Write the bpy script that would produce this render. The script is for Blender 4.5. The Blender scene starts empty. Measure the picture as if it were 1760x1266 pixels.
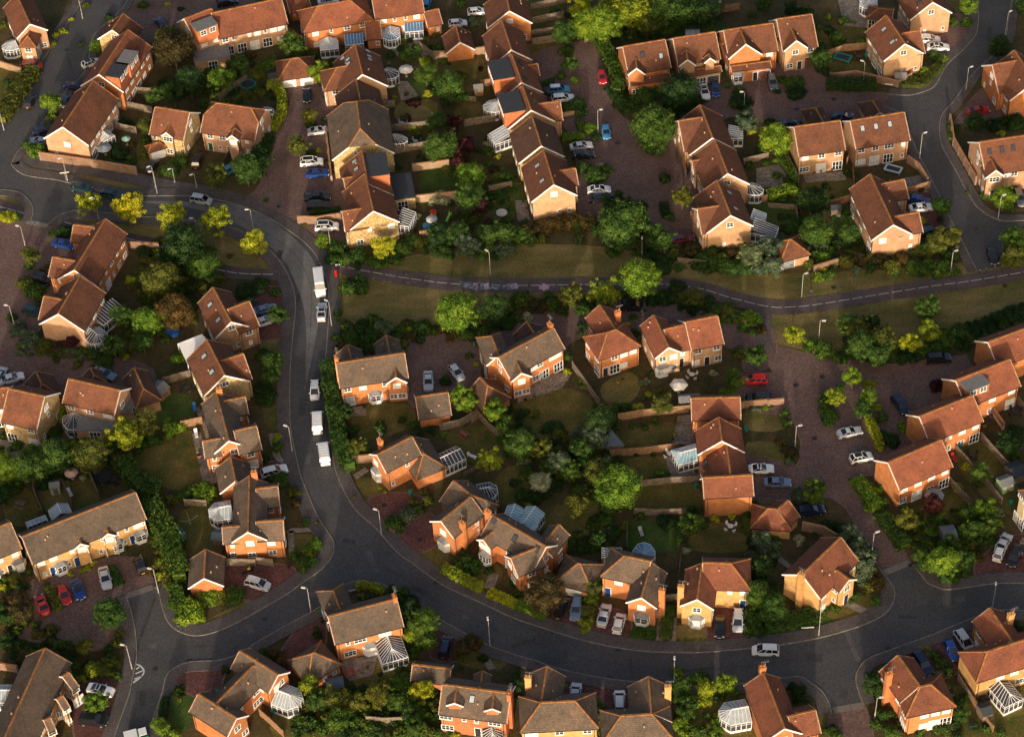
import bpy, bmesh, math, random
from mathutils import Vector, Matrix
random.seed(7)
S = bpy.context.scene
COL = S.collection
R = math.radians

# ------------------------------------------------------------------ camera, sky, sun
W0, H0, F0 = 1760.0, 1266.0, 3823.0
TH, ROLL, CH = R(45), R(3.1), 280.0
CAMP = Vector((0, -CH / math.tan(TH), CH))
r0 = Vector((1, 0, 0)); v0 = Vector((0, math.cos(TH), -math.sin(TH))); u0 = Vector((0, math.sin(TH), math.cos(TH)))
CR = math.cos(ROLL) * r0 - math.sin(ROLL) * u0
CU = math.sin(ROLL) * r0 + math.cos(ROLL) * u0
cam = bpy.data.objects.new('camera', bpy.data.cameras.new('camera'))
COL.objects.link(cam)
m = Matrix((CR, CU, -v0)).transposed().to_4x4(); m.translation = CAMP
cam.matrix_world = m
cam.data.sensor_width = 36; cam.data.lens = 36 * F0 / W0
cam.data.clip_start = 1; cam.data.clip_end = 6000
S.camera = cam

SUN_EL, SUN_AZ = R(10), R(7)          # low evening sun behind the viewer, a little to the left
sd = Vector((-math.sin(SUN_AZ) * math.cos(SUN_EL), -math.cos(SUN_AZ) * math.cos(SUN_EL), math.sin(SUN_EL)))
sl = bpy.data.lights.new('sun', 'SUN'); sl.energy = 2.8; sl.angle = R(1.4); sl.color = (1.0, 0.86, 0.70)
so = bpy.data.objects.new('sun', sl); COL.objects.link(so)
so.rotation_euler = sd.to_track_quat('Z', 'Y').to_euler(); so.location = (0, -300, 200)
wd = bpy.data.worlds.new('World'); S.world = wd; wd.use_nodes = True
nt = wd.node_tree; bg = nt.nodes['Background']
sky = nt.nodes.new('ShaderNodeTexSky'); sky.sky_type = 'NISHITA'; sky.sun_disc = False
sky.air_density = 0.7; sky.dust_density = 6.0; sky.ozone_density = 0.2
sky.sun_elevation = SUN_EL; sky.sun_rotation = math.atan2(sd.x, sd.y)
nt.links.new(sky.outputs[0], bg.inputs[0]); bg.inputs[1].default_value = 0.15
S.view_settings.view_transform = 'Standard'; S.view_settings.look = 'None'
S.view_settings.gamma = 1; S.view_settings.use_curve_mapping = False
S.view_settings.exposure = 0.52

# ------------------------------------------------------------------ pixel of the survey grid -> point of the plan
ROWY = [0, 316, 633, 949]
def T(t, x, y): return (440 * int(t[0]) + x / 3.993, ROWY[int(t[1])] + y / 3.993)
def G(p, z=0.0):
    d = v0 * F0 + CR * (p[0] - W0 / 2) - CU * (p[1] - H0 / 2)
    k = (z - CAMP.z) / d.z
    return CAMP + d * k
def PX(w):
    d = w - CAMP; k = F0 / d.dot(v0)
    return (W0 / 2 + d.dot(CR) * k, H0 / 2 - d.dot(CU) * k)
def IDIR(p, a):        # direction on the ground of an angle seen in the picture
    a = R(a); q = (p[0] + 10 * math.cos(a), p[1] - 10 * math.sin(a))
    d = G(q) - G(p); return math.atan2(d.y, d.x)
def MPP(p): return (G(p) - CAMP).dot(v0) / F0      # metres per pixel

# ------------------------------------------------------------------ materials
MATS = {}
def nodes(name):
    m = bpy.data.materials.new(name); m.use_nodes = True
    nt = m.node_tree; return m, nt, nt.nodes['Principled BSDF'], nt.nodes, nt.links
def ramp(N, L, src, stops):
    r = N.new('ShaderNodeValToRGB'); e = r.color_ramp.elements
    while len(e) < len(stops): e.new(0.5)
    for i, (p, c) in enumerate(stops): e[i].position = p; e[i].color = (*c, 1)
    L.new(src, r.inputs[0]); return r.outputs[0]
def noise(N, L, co, scale, detail=4, rough=0.6):
    n = N.new('ShaderNodeTexNoise'); n.inputs['Scale'].default_value = scale
    n.inputs['Detail'].default_value = detail; n.inputs['Roughness'].default_value = rough
    L.new(co, n.inputs['Vector']); return n.outputs['Fac']
def mix(N, L, a, b, f, mode='MIX'):
    m = N.new('ShaderNodeMix'); m.data_type = 'RGBA'; m.blend_type = mode
    for k, v in ((0, f), (6, a), (7, b)):
        if hasattr(v, 'links') or hasattr(v, 'is_linked'): L.new(v, m.inputs[k])
        else: m.inputs[k].default_value = v if k == 0 else (*v, 1)
    return m.outputs[2]
def plain(name, c, rough=0.6, metal=0.0, var=0.12, spec=0.4):
    if name in MATS: return MATS[name]
    m, nt, P, N, L = nodes(name)
    tc = N.new('ShaderNodeTexCoord')
    f = noise(N, L, tc.outputs['Object'], 1.7, 5)
    c2 = tuple(max(0, x * (1 - 2 * var)) for x in c); c3 = tuple(min(1, x * (1 + var)) for x in c)
    L.new(ramp(N, L, f, [(0.3, c2), (0.7, c3)]), P.inputs['Base Color'])
    P.inputs['Roughness'].default_value = rough; P.inputs['Metallic'].default_value = metal
    P.inputs['Specular IOR Level'].default_value = spec
    MATS[name] = m; return m
def ground_mat(name, cols, s1, s2, rough=0.95, streak=None, brick=None, bump=0.0):
    """world-scale noise mottling; optional block pattern"""
    if name in MATS: return MATS[name]
    m, nt, P, N, L = nodes(name)
    tc = N.new('ShaderNodeTexCoord'); co = tc.outputs['Object']
    if streak:
        mp = N.new('ShaderNodeMapping'); mp.inputs['Scale'].default_value = streak; L.new(co, mp.inputs['Vector']); co2 = mp.outputs[0]
    else: co2 = co
    a = noise(N, L, co2, s1, 6, 0.65); b = noise(N, L, co, s2, 5, 0.75)
    A = ramp(N, L, a, [(0.33, cols[0]), (0.5, cols[1]), (0.68, cols[2])])
    B = ramp(N, L, b, [(0.3, (0.45, 0.45, 0.45)), (0.7, (1.45, 1.45, 1.45))])
    c = mix(N, L, A, B, 1.0, 'MULTIPLY')
    if brick:
        bt = N.new('ShaderNodeTexBrick'); L.new(co, bt.inputs['Vector'])
        bt.inputs['Scale'].default_value = 1; bt.inputs['Brick Width'].default_value = brick[0]; bt.inputs['Row Height'].default_value = brick[1]
        bt.inputs['Mortar Size'].default_value = 0.03
        bt.inputs['Color1'].default_value = (1.12, 1.12, 1.12, 1); bt.inputs['Color2'].default_value = (0.86, 0.86, 0.86, 1); bt.inputs['Mortar'].default_value = (0.7, 0.7, 0.7, 1)
        c = mix(N, L, c, bt.outputs['Color'], 1.0, 'MULTIPLY')
    L.new(c, P.inputs['Base Color']); P.inputs['Roughness'].default_value = rough
    P.inputs['Specular IOR Level'].default_value = 0.25
    if bump:
        bp = N.new('ShaderNodeBump'); bp.inputs['Strength'].default_value = bump; bp.inputs['Distance'].default_value = 0.3
        L.new(b, bp.inputs['Height']); L.new(bp.outputs[0], P.inputs['Normal'])
    MATS[name] = m; return m
def roof_mat(name, c1, c2):
    m, nt, P, N, L = nodes(name)
    tc = N.new('ShaderNodeTexCoord'); uv = tc.outputs['UV']
    bt = N.new('ShaderNodeTexBrick'); L.new(uv, bt.inputs['Vector'])
    bt.inputs['Scale'].default_value = 1; bt.inputs['Brick Width'].default_value = 0.33; bt.inputs['Row Height'].default_value = 0.30
    bt.inputs['Mortar Size'].default_value = 0.035; bt.inputs['Mortar Smooth'].default_value = 0.4
    bt.inputs['Color1'].default_value = (*c1, 1); bt.inputs['Color2'].default_value = (*c2, 1)
    bt.inputs['Mortar'].default_value = (*[x * 0.62 for x in c1], 1)
    a = noise(N, L, tc.outputs['Object'], 0.35, 6, 0.7)
    A = ramp(N, L, a, [(0.3, (0.62, 0.66, 0.66)), (0.5, (1, 1, 1)), (0.72, (1.34, 1.24, 1.12))])
    c = mix(N, L, bt.outputs['Color'], A, 1.0, 'MULTIPLY')
    b = noise(N, L, tc.outputs['Object'], 3.1, 5, 0.8)
    B = ramp(N, L, b, [(0.3, (0.75, 0.75, 0.75)), (0.7, (1.22, 1.22, 1.22))])
    c = mix(N, L, c, B, 1.0, 'MULTIPLY')
    oi = N.new('ShaderNodeObjectInfo')
    Rr = ramp(N, L, oi.outputs['Random'], [(0, (0.85, 0.87, 0.88)), (1, (1.12, 1.08, 1.05))])
    c = mix(N, L, c, Rr, 1.0, 'MULTIPLY')
    L.new(c, P.inputs['Base Color']); P.inputs['Roughness'].default_value = 0.85
    P.inputs['Specular IOR Level'].default_value = 0.25
    bp = N.new('ShaderNodeBump'); bp.inputs['Strength'].default_value = 0.5; bp.inputs['Distance'].default_value = 0.05
    L.new(bt.outputs['Fac'], bp.inputs['Height']); bp.invert = True; L.new(bp.outputs[0], P.inputs['Normal'])
    MATS[name] = m; return m
def wall_mat(name, c1, c2, mott=0.0):
    m, nt, P, N, L = nodes(name)
    tc = N.new('ShaderNodeTexCoord'); uv = tc.outputs['UV']
    bt = N.new('ShaderNodeTexBrick'); L.new(uv, bt.inputs['Vector'])
    bt.inputs['Scale'].default_value = 1; bt.inputs['Brick Width'].default_value = 0.45; bt.inputs['Row Height'].default_value = 0.15
    bt.inputs['Mortar Size'].default_value = 0.015
    bt.inputs['Color1'].default_value = (*c1, 1); bt.inputs['Color2'].default_value = (*c2, 1)
    bt.inputs['Mortar'].default_value = (*[x * 0.8 + 0.05 for x in c1], 1)
    a = noise(N, L, tc.outputs['Object'], 0.8 if not mott else 2.6, 6, 0.7)
    k = 0.22 + mott
    A = ramp(N, L, a, [(0.35, (1 - k,) * 3), (0.65, (1 + k * 0.6,) * 3)])
    c = mix(N, L, bt.outputs['Color'], A, 1.0, 'MULTIPLY')
    oi = N.new('ShaderNodeObjectInfo')
    Rr = ramp(N, L, oi.outputs['Random'], [(0, (0.88, 0.86, 0.84)), (1, (1.08, 1.1, 1.12))])
    c = mix(N, L, c, Rr, 1.0, 'MULTIPLY')
    L.new(c, P.inputs['Base Color']); P.inputs['Roughness'].default_value = 0.9
    P.inputs['Specular IOR Level'].default_value = 0.2
    MATS[name] = m; return m
def leaf_mat(name, ca, cb, cc):
    m, nt, P, N, L = nodes(name)
    tc = N.new('ShaderNodeTexCoord'); oi = N.new('ShaderNodeObjectInfo')
    a = noise(N, L, tc.outputs['Object'], 2.2, 3, 0.6)
    A = ramp(N, L, a, [(0.3, ca), (0.5, cb), (0.72, cc)])
    b = noise(N, L, tc.outputs['Object'], 14, 2, 0.6)
    B = ramp(N, L, b, [(0.32, (0.45, 0.48, 0.5)), (0.68, (1.65, 1.6, 1.5))])
    c = mix(N, L, A, B, 1.0, 'MULTIPLY')
    Rr = ramp(N, L, oi.outputs['Random'], [(0, (0.7, 0.78, 0.8)), (0.5, (1, 1, 1)), (1, (1.3, 1.15, 0.85))])
    c = mix(N, L, c, Rr, 1.0, 'MULTIPLY')
    L.new(c, P.inputs['Base Color']); P.inputs['Roughness'].default_value = 0.7
    P.inputs['Specular IOR Level'].default_value = 0.2
    tr = N.new('ShaderNodeBsdfTranslucent'); L.new(c, tr.inputs['Color'])
    ms = N.new('ShaderNodeMixShader'); ms.inputs[0].default_value = 0.14
    L.new(P.outputs[0], ms.inputs[1]); L.new(tr.outputs[0], ms.inputs[2])
    L.new(ms.outputs[0], N['Material Output'].inputs[0])
    MATS[name] = m; return m

ROOFS = {'b': roof_mat('brown_tiles', (0.20, 0.082, 0.046), (0.15, 0.062, 0.037)),
         'r': roof_mat('red_tiles', (0.27, 0.098, 0.055), (0.21, 0.075, 0.043)),
         'g': roof_mat('grey_brown_tiles', (0.165, 0.122, 0.090), (0.118, 0.088, 0.068)),
         'd': roof_mat('dark_brown_tiles', (0.14, 0.075, 0.052), (0.11, 0.058, 0.042))}
WALLS = {'t': wall_mat('tan_brick', (0.54, 0.31, 0.175), (0.45, 0.25, 0.135)),
         'o': wall_mat('orange_brick', (0.58, 0.22, 0.075), (0.48, 0.17, 0.055)),
         'r': wall_mat('red_brick', (0.50, 0.16, 0.06), (0.40, 0.12, 0.045)),
         'y': wall_mat('yellow_brick', (0.60, 0.34, 0.125), (0.50, 0.275, 0.095)),
         's': wall_mat('mottled_yellow_brick', (0.62, 0.44, 0.20), (0.48, 0.31, 0.13), 0.35),
         'p': wall_mat('peach_brick', (0.55, 0.325, 0.17), (0.46, 0.265, 0.135)),
         'G': wall_mat('garden_wall_brick', (0.31, 0.185, 0.115), (0.25, 0.145, 0.09)),
         'H': wall_mat('tan_garden_wall_brick', (0.42, 0.28, 0.17), (0.35, 0.23, 0.14)),
         'c': wall_mat('cream_render', (0.72, 0.56, 0.34), (0.70, 0.54, 0.32))}
RIDGE = plain('ridge_tile_clay', (0.40, 0.17, 0.05), 0.85, var=0.3)
WHITE = plain('white_upvc', (0.86, 0.85, 0.83), 0.4, var=0.04)
DARKP = plain('dark_plastic', (0.03, 0.03, 0.035), 0.5)
LEAD = plain('grey_lead', (0.22, 0.22, 0.23), 0.7)
FELT = plain('black_felt_roof', (0.045, 0.05, 0.06), 0.8)
FELTG = plain('grey_felt_roof', (0.20, 0.20, 0.20), 0.8)
GLASS = plain('window_glass', (0.03, 0.035, 0.04), 0.08, spec=0.8, var=0.3)
BLIND = plain('window_blind', (0.74, 0.71, 0.66), 0.3, spec=0.6)
BLUEG = plain('blue_door_paint', (0.01, 0.05, 0.16), 0.4)
GREEND = plain('green_door_paint', (0.02, 0.10, 0.05), 0.4)
REDD = plain('maroon_door_paint', (0.10, 0.02, 0.015), 0.4)
CW = plain('conservatory_glass_white', (0.40, 0.45, 0.49), 0.15, spec=0.7)
CB = plain('conservatory_glass_blue', (0.10, 0.24, 0.42), 0.12, spec=0.8)
CT = plain('conservatory_glass_pale_blue', (0.26, 0.46, 0.55), 0.12, spec=0.8)
CC = plain('conservatory_glass_clear', (0.06, 0.06, 0.07), 0.08, spec=0.8)
WOOD = plain('fence_wood', (0.21, 0.16, 0.115), 0.9, var=0.3)
WOODO = plain('orange_fence_wood', (0.31, 0.18, 0.095), 0.9, var=0.25)
TRUNK = plain('bark', (0.13, 0.09, 0.06), 0.95, var=0.3)
GALV = plain('galvanised_steel', (0.50, 0.47, 0.43), 0.45, 0.3)
LAMPG = plain('lamp_lens', (0.85, 0.82, 0.75), 0.3)
LEAVES = {
 'g': leaf_mat('mid_green_leaves', (0.024, 0.056, 0.010), (0.050, 0.102, 0.016), (0.10, 0.165, 0.024)),
 'd': leaf_mat('dark_green_leaves', (0.012, 0.034, 0.009), (0.026, 0.060, 0.014), (0.050, 0.092, 0.018)),
 'l': leaf_mat('lime_green_leaves', (0.06, 0.125, 0.012), (0.12, 0.21, 0.018), (0.23, 0.31, 0.03)),
 'o': leaf_mat('olive_leaves', (0.045, 0.062, 0.012), (0.095, 0.112, 0.018), (0.17, 0.175, 0.028)),
 'y': leaf_mat('yellow_leaves', (0.15, 0.20, 0.014), (0.34, 0.36, 0.020), (0.56, 0.53, 0.035)),
 'Y': leaf_mat('yellow_green_leaves', (0.11, 0.16, 0.012), (0.24, 0.29, 0.018), (0.44, 0.43, 0.025)),
 's': leaf_mat('silver_green_leaves', (0.05, 0.08, 0.045), (0.10, 0.14, 0.075), (0.20, 0.24, 0.13)),
 'p': leaf_mat('purple_leaves', (0.025, 0.008, 0.012), (0.05, 0.014, 0.018), (0.09, 0.025, 0.025)),
 'r': leaf_mat('russet_leaves', (0.030, 0.030, 0.010), (0.070, 0.050, 0.016), (0.125, 0.078, 0.025)),
 'w': leaf_mat('cream_flowering_leaves', (0.14, 0.18, 0.06), (0.34, 0.34, 0.20), (0.60, 0.55, 0.38))}
CNAME = {'g': 'mid-green', 'd': 'dark green', 'l': 'lime green', 'o': 'olive', 'y': 'bright yellow', 'Y': 'yellow-green', 's': 'silvery green', 'p': 'purple-leaved', 'r': 'russet', 'w': 'cream-flowered'}

# ------------------------------------------------------------------ mesh helpers
def autouv(me):
    uvl = me.uv_layers.new(name='UVMap')
    Z = Vector((0, 0, 1))
    for p in me.polygons:
        n = p.normal
        t = Z.cross(n)
        if t.length < 0.05: t = Vector((1, 0, 0))
        t.normalize(); b = n.cross(t)
        for li in p.loop_indices:
            co = me.vertices[me.loops[li].vertex_index].co
            uvl.data[li].uv = (co.dot(t), co.dot(b))
class MB:
    def __init__(s): s.v = []; s.f = []; s.m = []
    def add(s, vs, fs, mi=0):
        o = len(s.v); s.v += [tuple(x) for x in vs]; s.f += [tuple(o + i for i in f) for f in fs]; s.m += [mi] * len(fs)
    def box(s, c, d, rot=0.0, mi=0, zr=False):
        ca, sa = math.cos(rot), math.sin(rot); vs = []
        for z in (-.5, .5):
            for x, y in ((-.5, -.5), (.5, -.5), (.5, .5), (-.5, .5)):
                X, Y = x * d[0], y * d[1]
                vs.append((c[0] + X * ca - Y * sa, c[1] + X * sa + Y * ca, c[2] + z * d[2]))
        s.add(vs, [(3, 2, 1, 0), (4, 5, 6, 7), (0, 1, 5, 4), (1, 2, 6, 5), (2, 3, 7, 6), (3, 0, 4, 7)], mi)
    def beam(s, p, q, w, h, mi=0):
        p = Vector(p); q = Vector(q); d = (q - p)
        if d.length < 1e-4: return
        d.normalize(); side = d.cross(Vector((0, 0, 1)))
        if side.length < 1e-3: side = Vector((1, 0, 0))
        side.normalize(); up = side.cross(d); vs = []
        for e in (p, q):
            for a, b in ((-1, -1), (1, -1), (1, 1), (-1, 1)): vs.append(e + side * a * w / 2 + up * b * h / 2)
        s.add(vs, [(0, 1, 2, 3), (7, 6, 5, 4), (0, 4, 5, 1), (1, 5, 6, 2), (2, 6, 7, 3), (3, 7, 4, 0)], mi)
    def cyl(s, c, r, h, n=10, r2=None, axis='z', mi=0):
        r2 = r if r2 is None else r2; vs = []
        for i, (rr, t) in enumerate(((r, 0), (r2, h))):
            for k in range(n):
                a = 2 * math.pi * k / n; x, y = rr * math.cos(a), rr * math.sin(a)
                vs.append((c[0] + x, c[1] + y, c[2] + t) if axis == 'z' else (c[0] + x, c[1] + t - h / 2, c[2] + y))
        fs = [(k, (k + 1) % n, n + (k + 1) % n, n + k) for k in range(n)]
        fs += [tuple(range(n - 1, -1, -1)), tuple(range(n, 2 * n))]
        s.add(vs, fs, mi)
    def poly(s, pts, z0, z1, mi=0):
        n = len(pts); vs = [(p[0], p[1], z0) for p in pts] + [(p[0], p[1], z1) for p in pts]
        s.add(vs, [tuple(range(n - 1, -1, -1)), tuple(range(n, 2 * n))] + [(k, (k + 1) % n, n + (k + 1) % n, n + k) for k in range(n)], mi)
    def mesh(s, name, mats, uv=False, fix=True):
        me = bpy.data.meshes.new(name); me.from_pydata(s.v, [], s.f)
        for mm in (mats if isinstance(mats, (list, tuple)) else [mats]): me.materials.append(mm)
        if any(s.m): me.polygons.foreach_set('material_index', s.m)
        if fix:
            bm = bmesh.new(); bm.from_mesh(me); bmesh.ops.recalc_face_normals(bm, faces=bm.faces[:]); bm.to_mesh(me); bm.free()
        if uv: autouv(me)
        me.update(); return me
    def build(s, name, mats, parent=None, uv=False, loc=(0, 0, 0), rz=0, fix=True):
        return link(name, s.mesh(name, mats, uv, fix), parent, loc, rz)
def link(name, me, parent=None, loc=(0, 0, 0), rz=0):
    o = bpy.data.objects.new(name, me); COL.objects.link(o)
    o.location = loc; o.rotation_euler = (0, 0, rz)
    if parent: o.parent = parent
    return o
def empty(name, loc, rz=0):
    o = bpy.data.objects.new(name, None); COL.objects.link(o); o.location = loc; o.rotation_euler = (0, 0, rz); o.empty_display_size = 0.5
    return o
def tag(o, label, cat, group=None, kind=None):
    if label: o['label'] = label
    if cat: o['category'] = cat
    if group: o['group'] = group
    if kind: o['kind'] = kind
AUTO = []      # things whose label is worked out from what stands next to them
def auto(o, desc, noun, cat, px, group=None):
    o['category'] = cat
    if group: o['group'] = group
    AUTO.append((o, desc, noun, px))
LAND = []      # (px, phrase)
def inst(name, me, parent, loc, rz=0, mat=None, scale=None):
    o = link(name, me, parent, loc, rz)
    if mat is not None:
        o.material_slots[0].link = 'OBJECT'; o.material_slots[0].material = mat
    if scale: o.scale = scale
    return o
# ------------------------------------------------------------------ ground, roads, paths
def smooth(P, n=5, closed=False):
    out = []; N_ = len(P)
    for i in range(N_ if closed else N_ - 1):
        g = (lambda k: P[k % N_]) if closed else (lambda k: P[min(max(k, 0), N_ - 1)])
        a, b, c, d = g(i - 1), g(i), g(i + 1), g(i + 2)
        for j in range(n):
            t = j / n
            out.append(tuple(0.5 * ((2 * b[k]) + (-a[k] + c[k]) * t + (2 * a[k] - 5 * b[k] + 4 * c[k] - d[k]) * t * t + (-a[k] + 3 * b[k] - 3 * c[k] + d[k]) * t ** 3) for k in (0, 1)))
    if not closed: out.append(tuple(P[-1][:2]))
    return out
def W2(P): return [tuple(G(p)[:2]) for p in P]
SC = {}
def sheet(name, pts, z, mat, label=None):
    SC[name] = SC.get(name, 0) + 1; z += SC[name] * .0005
    bm = bmesh.new(); vs = [bm.verts.new((x, y, z)) for x, y in pts]
    f = bm.faces.new(vs); f.normal_update()
    if f.normal.z < 0: f.normal_flip()
    bmesh.ops.triangulate(bm, faces=[f], ngon_method='EAR_CLIP')
    me = bpy.data.meshes.new(name); bm.to_mesh(me); bm.free(); me.materials.append(mat)
    o = link(name, me); o['kind'] = 'structure'
    if label: o['label'] = label
    return o
def offset(P, d):
    out = []
    for i in range(len(P)):
        a = P[max(i - 1, 0)]; b = P[min(i + 1, len(P) - 1)]
        t = Vector((b[0] - a[0], b[1] - a[1])); t.normalize()
        out.append((P[i][0] - t.y * d, P[i][1] + t.x * d))
    return out
def strip(name, P, d0, d1, z0, z1, mat, kind='structure'):
    A = offset(P, d0); B = offset(P, d1); mb = MB(); n = len(P)
    vs = [(x, y, z1) for x, y in A] + [(x, y, z1) for x, y in B]
    fs = [(i, i + 1, n + i + 1, n + i) for i in range(n - 1)]
    if z0 < z1:
        vs += [(x, y, z0) for x, y in A] + [(x, y, z0) for x, y in B]
        fs += [(i, i + 1, 2 * n + i + 1, 2 * n + i) for i in range(n - 1)] + [(n + i, n + i + 1, 3 * n + i + 1, 3 * n + i) for i in range(n - 1)]
    mb.add(vs, fs); o = mb.build(name, mat); 
    if kind: o['kind'] = kind
    return o
SOIL = ground_mat('garden_soil', [(0.050, 0.052, 0.016), (0.088, 0.068, 0.026), (0.125, 0.088, 0.040)], 0.22, 2.2, bump=0.6)
DRY = ground_mat('dry_grass', [(0.095, 0.102, 0.024), (0.185, 0.146, 0.046), (0.29, 0.21, 0.085)], 0.10, 2.6, streak=(1, 1.8, 1), bump=0.5)
LAWN = ground_mat('lawn_grass', [(0.075, 0.088, 0.016), (0.135, 0.112, 0.026), (0.22, 0.155, 0.05)], 0.25, 2.8, bump=0.5)
GREENL = ground_mat('green_lawn', [(0.038, 0.078, 0.012), (0.062, 0.105, 0.018), (0.10, 0.125, 0.028)], 0.3, 2.8, bump=0.5)
ASPH = ground_mat('asphalt', [(0.070, 0.069, 0.072), (0.083, 0.081, 0.083), (0.10, 0.096, 0.094)], 0.09, 4.0, 0.85)
ASPHG = ground_mat('glint_asphalt', [(0.14, 0.134, 0.13), (0.17, 0.162, 0.156), (0.20, 0.19, 0.182)], 0.3, 5.0, 0.85)  # paler asphalt colour standing in for sun glint
BRICKP = ground_mat('brick_paving', [(0.150, 0.090, 0.078), (0.190, 0.118, 0.10), (0.225, 0.145, 0.125)], 0.14, 2.4, 0.9, brick=(0.5, 0.25))
BRICKR = ground_mat('red_brick_paving', [(0.125, 0.052, 0.045), (0.16, 0.068, 0.058), (0.20, 0.085, 0.072)], 0.3, 2.4, 0.9, brick=(0.5, 0.25))
FOOT = ground_mat('footway_tarmac', [(0.088, 0.074, 0.071), (0.112, 0.095, 0.09), (0.14, 0.118, 0.11)], 0.25, 4.0, 0.9)
CYCLE = ground_mat('path_tarmac', [(0.090, 0.066, 0.064), (0.115, 0.085, 0.081), (0.14, 0.104, 0.097)], 0.3, 4.0, 0.9)
KERB = plain('kerb_concrete', (0.27, 0.23, 0.19), 0.9, var=0.25)
SLAB = ground_mat('patio_slabs', [(0.20, 0.165, 0.13), (0.27, 0.22, 0.175), (0.33, 0.27, 0.21)], 0.5, 2.0, 0.9, brick=(1.4, 0.7))
PAINT = plain('road_paint', (0.72, 0.70, 0.66), 0.7)

gm = MB(); gm.add([(-2500, -900, 0), (2500, -900, 0), (2500, 4000, 0), (-2500, 4000, 0)], [(0, 1, 2, 3)])
gr = gm.build('ground', SOIL); gr['kind'] = 'structure'

NE = [(19,283),(25,291),(40,301),(62,306),(100,311),(150,324),(208,337),(260,338),(326,338),(363,343),(401,351),(440,365),(478,386),(515,411),(540,436),(552,460),(562,485),(565,515),(563,566),(557,633),(556,665),(560,696),(567,746),(573,796),(585,833),(610,876),(648,911),(681,949),(715,974),(760,1006),(803,1026),(846,1046),(880,1062),(930,1079),(993,1099),(1055,1113),(1105,1120),(1155,1122),(1206,1122),(1256,1118),(1300,1114),(1343,1109),(1408,1097),(1475,1078),(1510,1063),(1528,1049),(1537,1032),(1538,1014),(1530,1000),(1510,974)]
NR = [(1568,972),(1583,989),(1593,1002),(1608,1009),(1628,1014),(1671,1009),(1708,1004),(1760,1003),(1850,1006)]
SR = [(1850,1056),(1760,1049),(1710,1049),(1671,1062),(1631,1078),(1595,1093),(1558,1106),(1523,1119),(1490,1132),(1475,1149),(1470,1167),(1475,1190),(1484,1212)]
SS = [(1430,1226),(1425,1207),(1413,1187),(1395,1174),(1370,1162),(1300,1172),(1200,1178),(1093,1171),(1055,1167),(1005,1159),(955,1147),(918,1134),(880,1123),(841,1109),(796,1086),(753,1062),(713,1042),(678,1016),(653,1002),(615,998),(590,1007),(550,1042),(515,1062),(478,1082),(440,1104),(413,1122),(376,1134),(326,1137),(300,1147),(285,1162),(278,1190),(264,1230),(250,1280),(235,1340)]
SB = [(180,1340),(198,1266),(213,1222),(223,1194),(228,1169),(234,1142),(236,1124),(234,1089),(228,1057),(218,1024)]
SW = [(265,1009),(272,1018),(278,1044),(288,1069),(306,1085),(333,1093),(363,1089),(401,1074),(440,1053),(490,1024),(525,999),(553,979),(571,957),(575,938),(570,923),(550,893),(533,856),(518,818),(508,776),(500,728),(499,666),(500,633),(503,591),(506,561),(509,529),(506,501),(495,471),(483,451),(465,431),(440,412),(411,396),(376,386),(313,377),(238,372),(190,367),(140,362),(120,364),(100,371),(83,386)]
SL = [(54,381),(58,361),(50,344),(33,331),(0,326),(-80,322)]
NL = [(-80,262),(0,208),(25,175),(68,113),(115,45),(140,5),(175,-60)]
NU = [(250,-60),(210,15),(160,63),(148,120),(108,163),(68,218),(30,262),(19,283)]
chains = {k: smooth(W2(v), 4) for k, v in dict(NE=NE, NR=NR, SR=SR, SS=SS, SB=SB, SW=SW, SL=SL, NL=NL, NU=NU).items()}
sheet('road', sum([chains[k] for k in ('NE', 'NR', 'SR', 'SS', 'SB', 'SW', 'SL', 'NL', 'NU')], []), 0.09, ASPH)
RL = [(1681,-60),(1681,0),(1682,33),(1678,60),(1658,85),(1628,113),(1608,148),(1585,160),(1560,165),(1528,163)]
RM = [(1525,185),(1555,200),(1563,225),(1578,263),(1595,295),(1605,316),(1620,346),(1635,379),(1655,416),(1671,449),(1680,466)]
RB = [(1722,459),(1724,430),(1740,400),(1765,385)]
RR = [(1830,378),(1760,380),(1725,381),(1700,372),(1678,356),(1665,336),(1653,316),(1645,300),(1628,270),(1617,248),(1614,218),(1620,195),(1638,175),(1670,130),(1690,110),(1712,90),(1728,62),(1733,30),(1750,-60)]
for k, v in dict(RL=RL, RM=RM, RB=RB, RR=RR).items(): chains[k] = smooth(W2(v), 4)
sheet('road', chains['RL'] + chains['RM'] + chains['RB'] + [tuple(G((1830, 460))[:2])] + chains['RR'], 0.09, ASPH)
# sun glint along the curve, painted as a tapering strip of paler asphalt
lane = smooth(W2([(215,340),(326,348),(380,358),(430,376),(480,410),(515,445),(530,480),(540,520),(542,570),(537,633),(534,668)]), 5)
glint_mb = MB(); n_ = len(lane); A_ = []; B_ = []
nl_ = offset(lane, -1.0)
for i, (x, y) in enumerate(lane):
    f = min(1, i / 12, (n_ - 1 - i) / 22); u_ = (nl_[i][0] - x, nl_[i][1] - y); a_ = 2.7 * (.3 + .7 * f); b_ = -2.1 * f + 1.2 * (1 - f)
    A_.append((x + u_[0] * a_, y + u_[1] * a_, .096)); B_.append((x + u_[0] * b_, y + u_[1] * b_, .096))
glint_mb.add(A_ + B_, [(i, i + 1, n_ + i + 1, n_ + i) for i in range(n_ - 1)]); o = glint_mb.build('sun_glint_strip', ASPHG); o['kind'] = 'structure'
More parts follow.
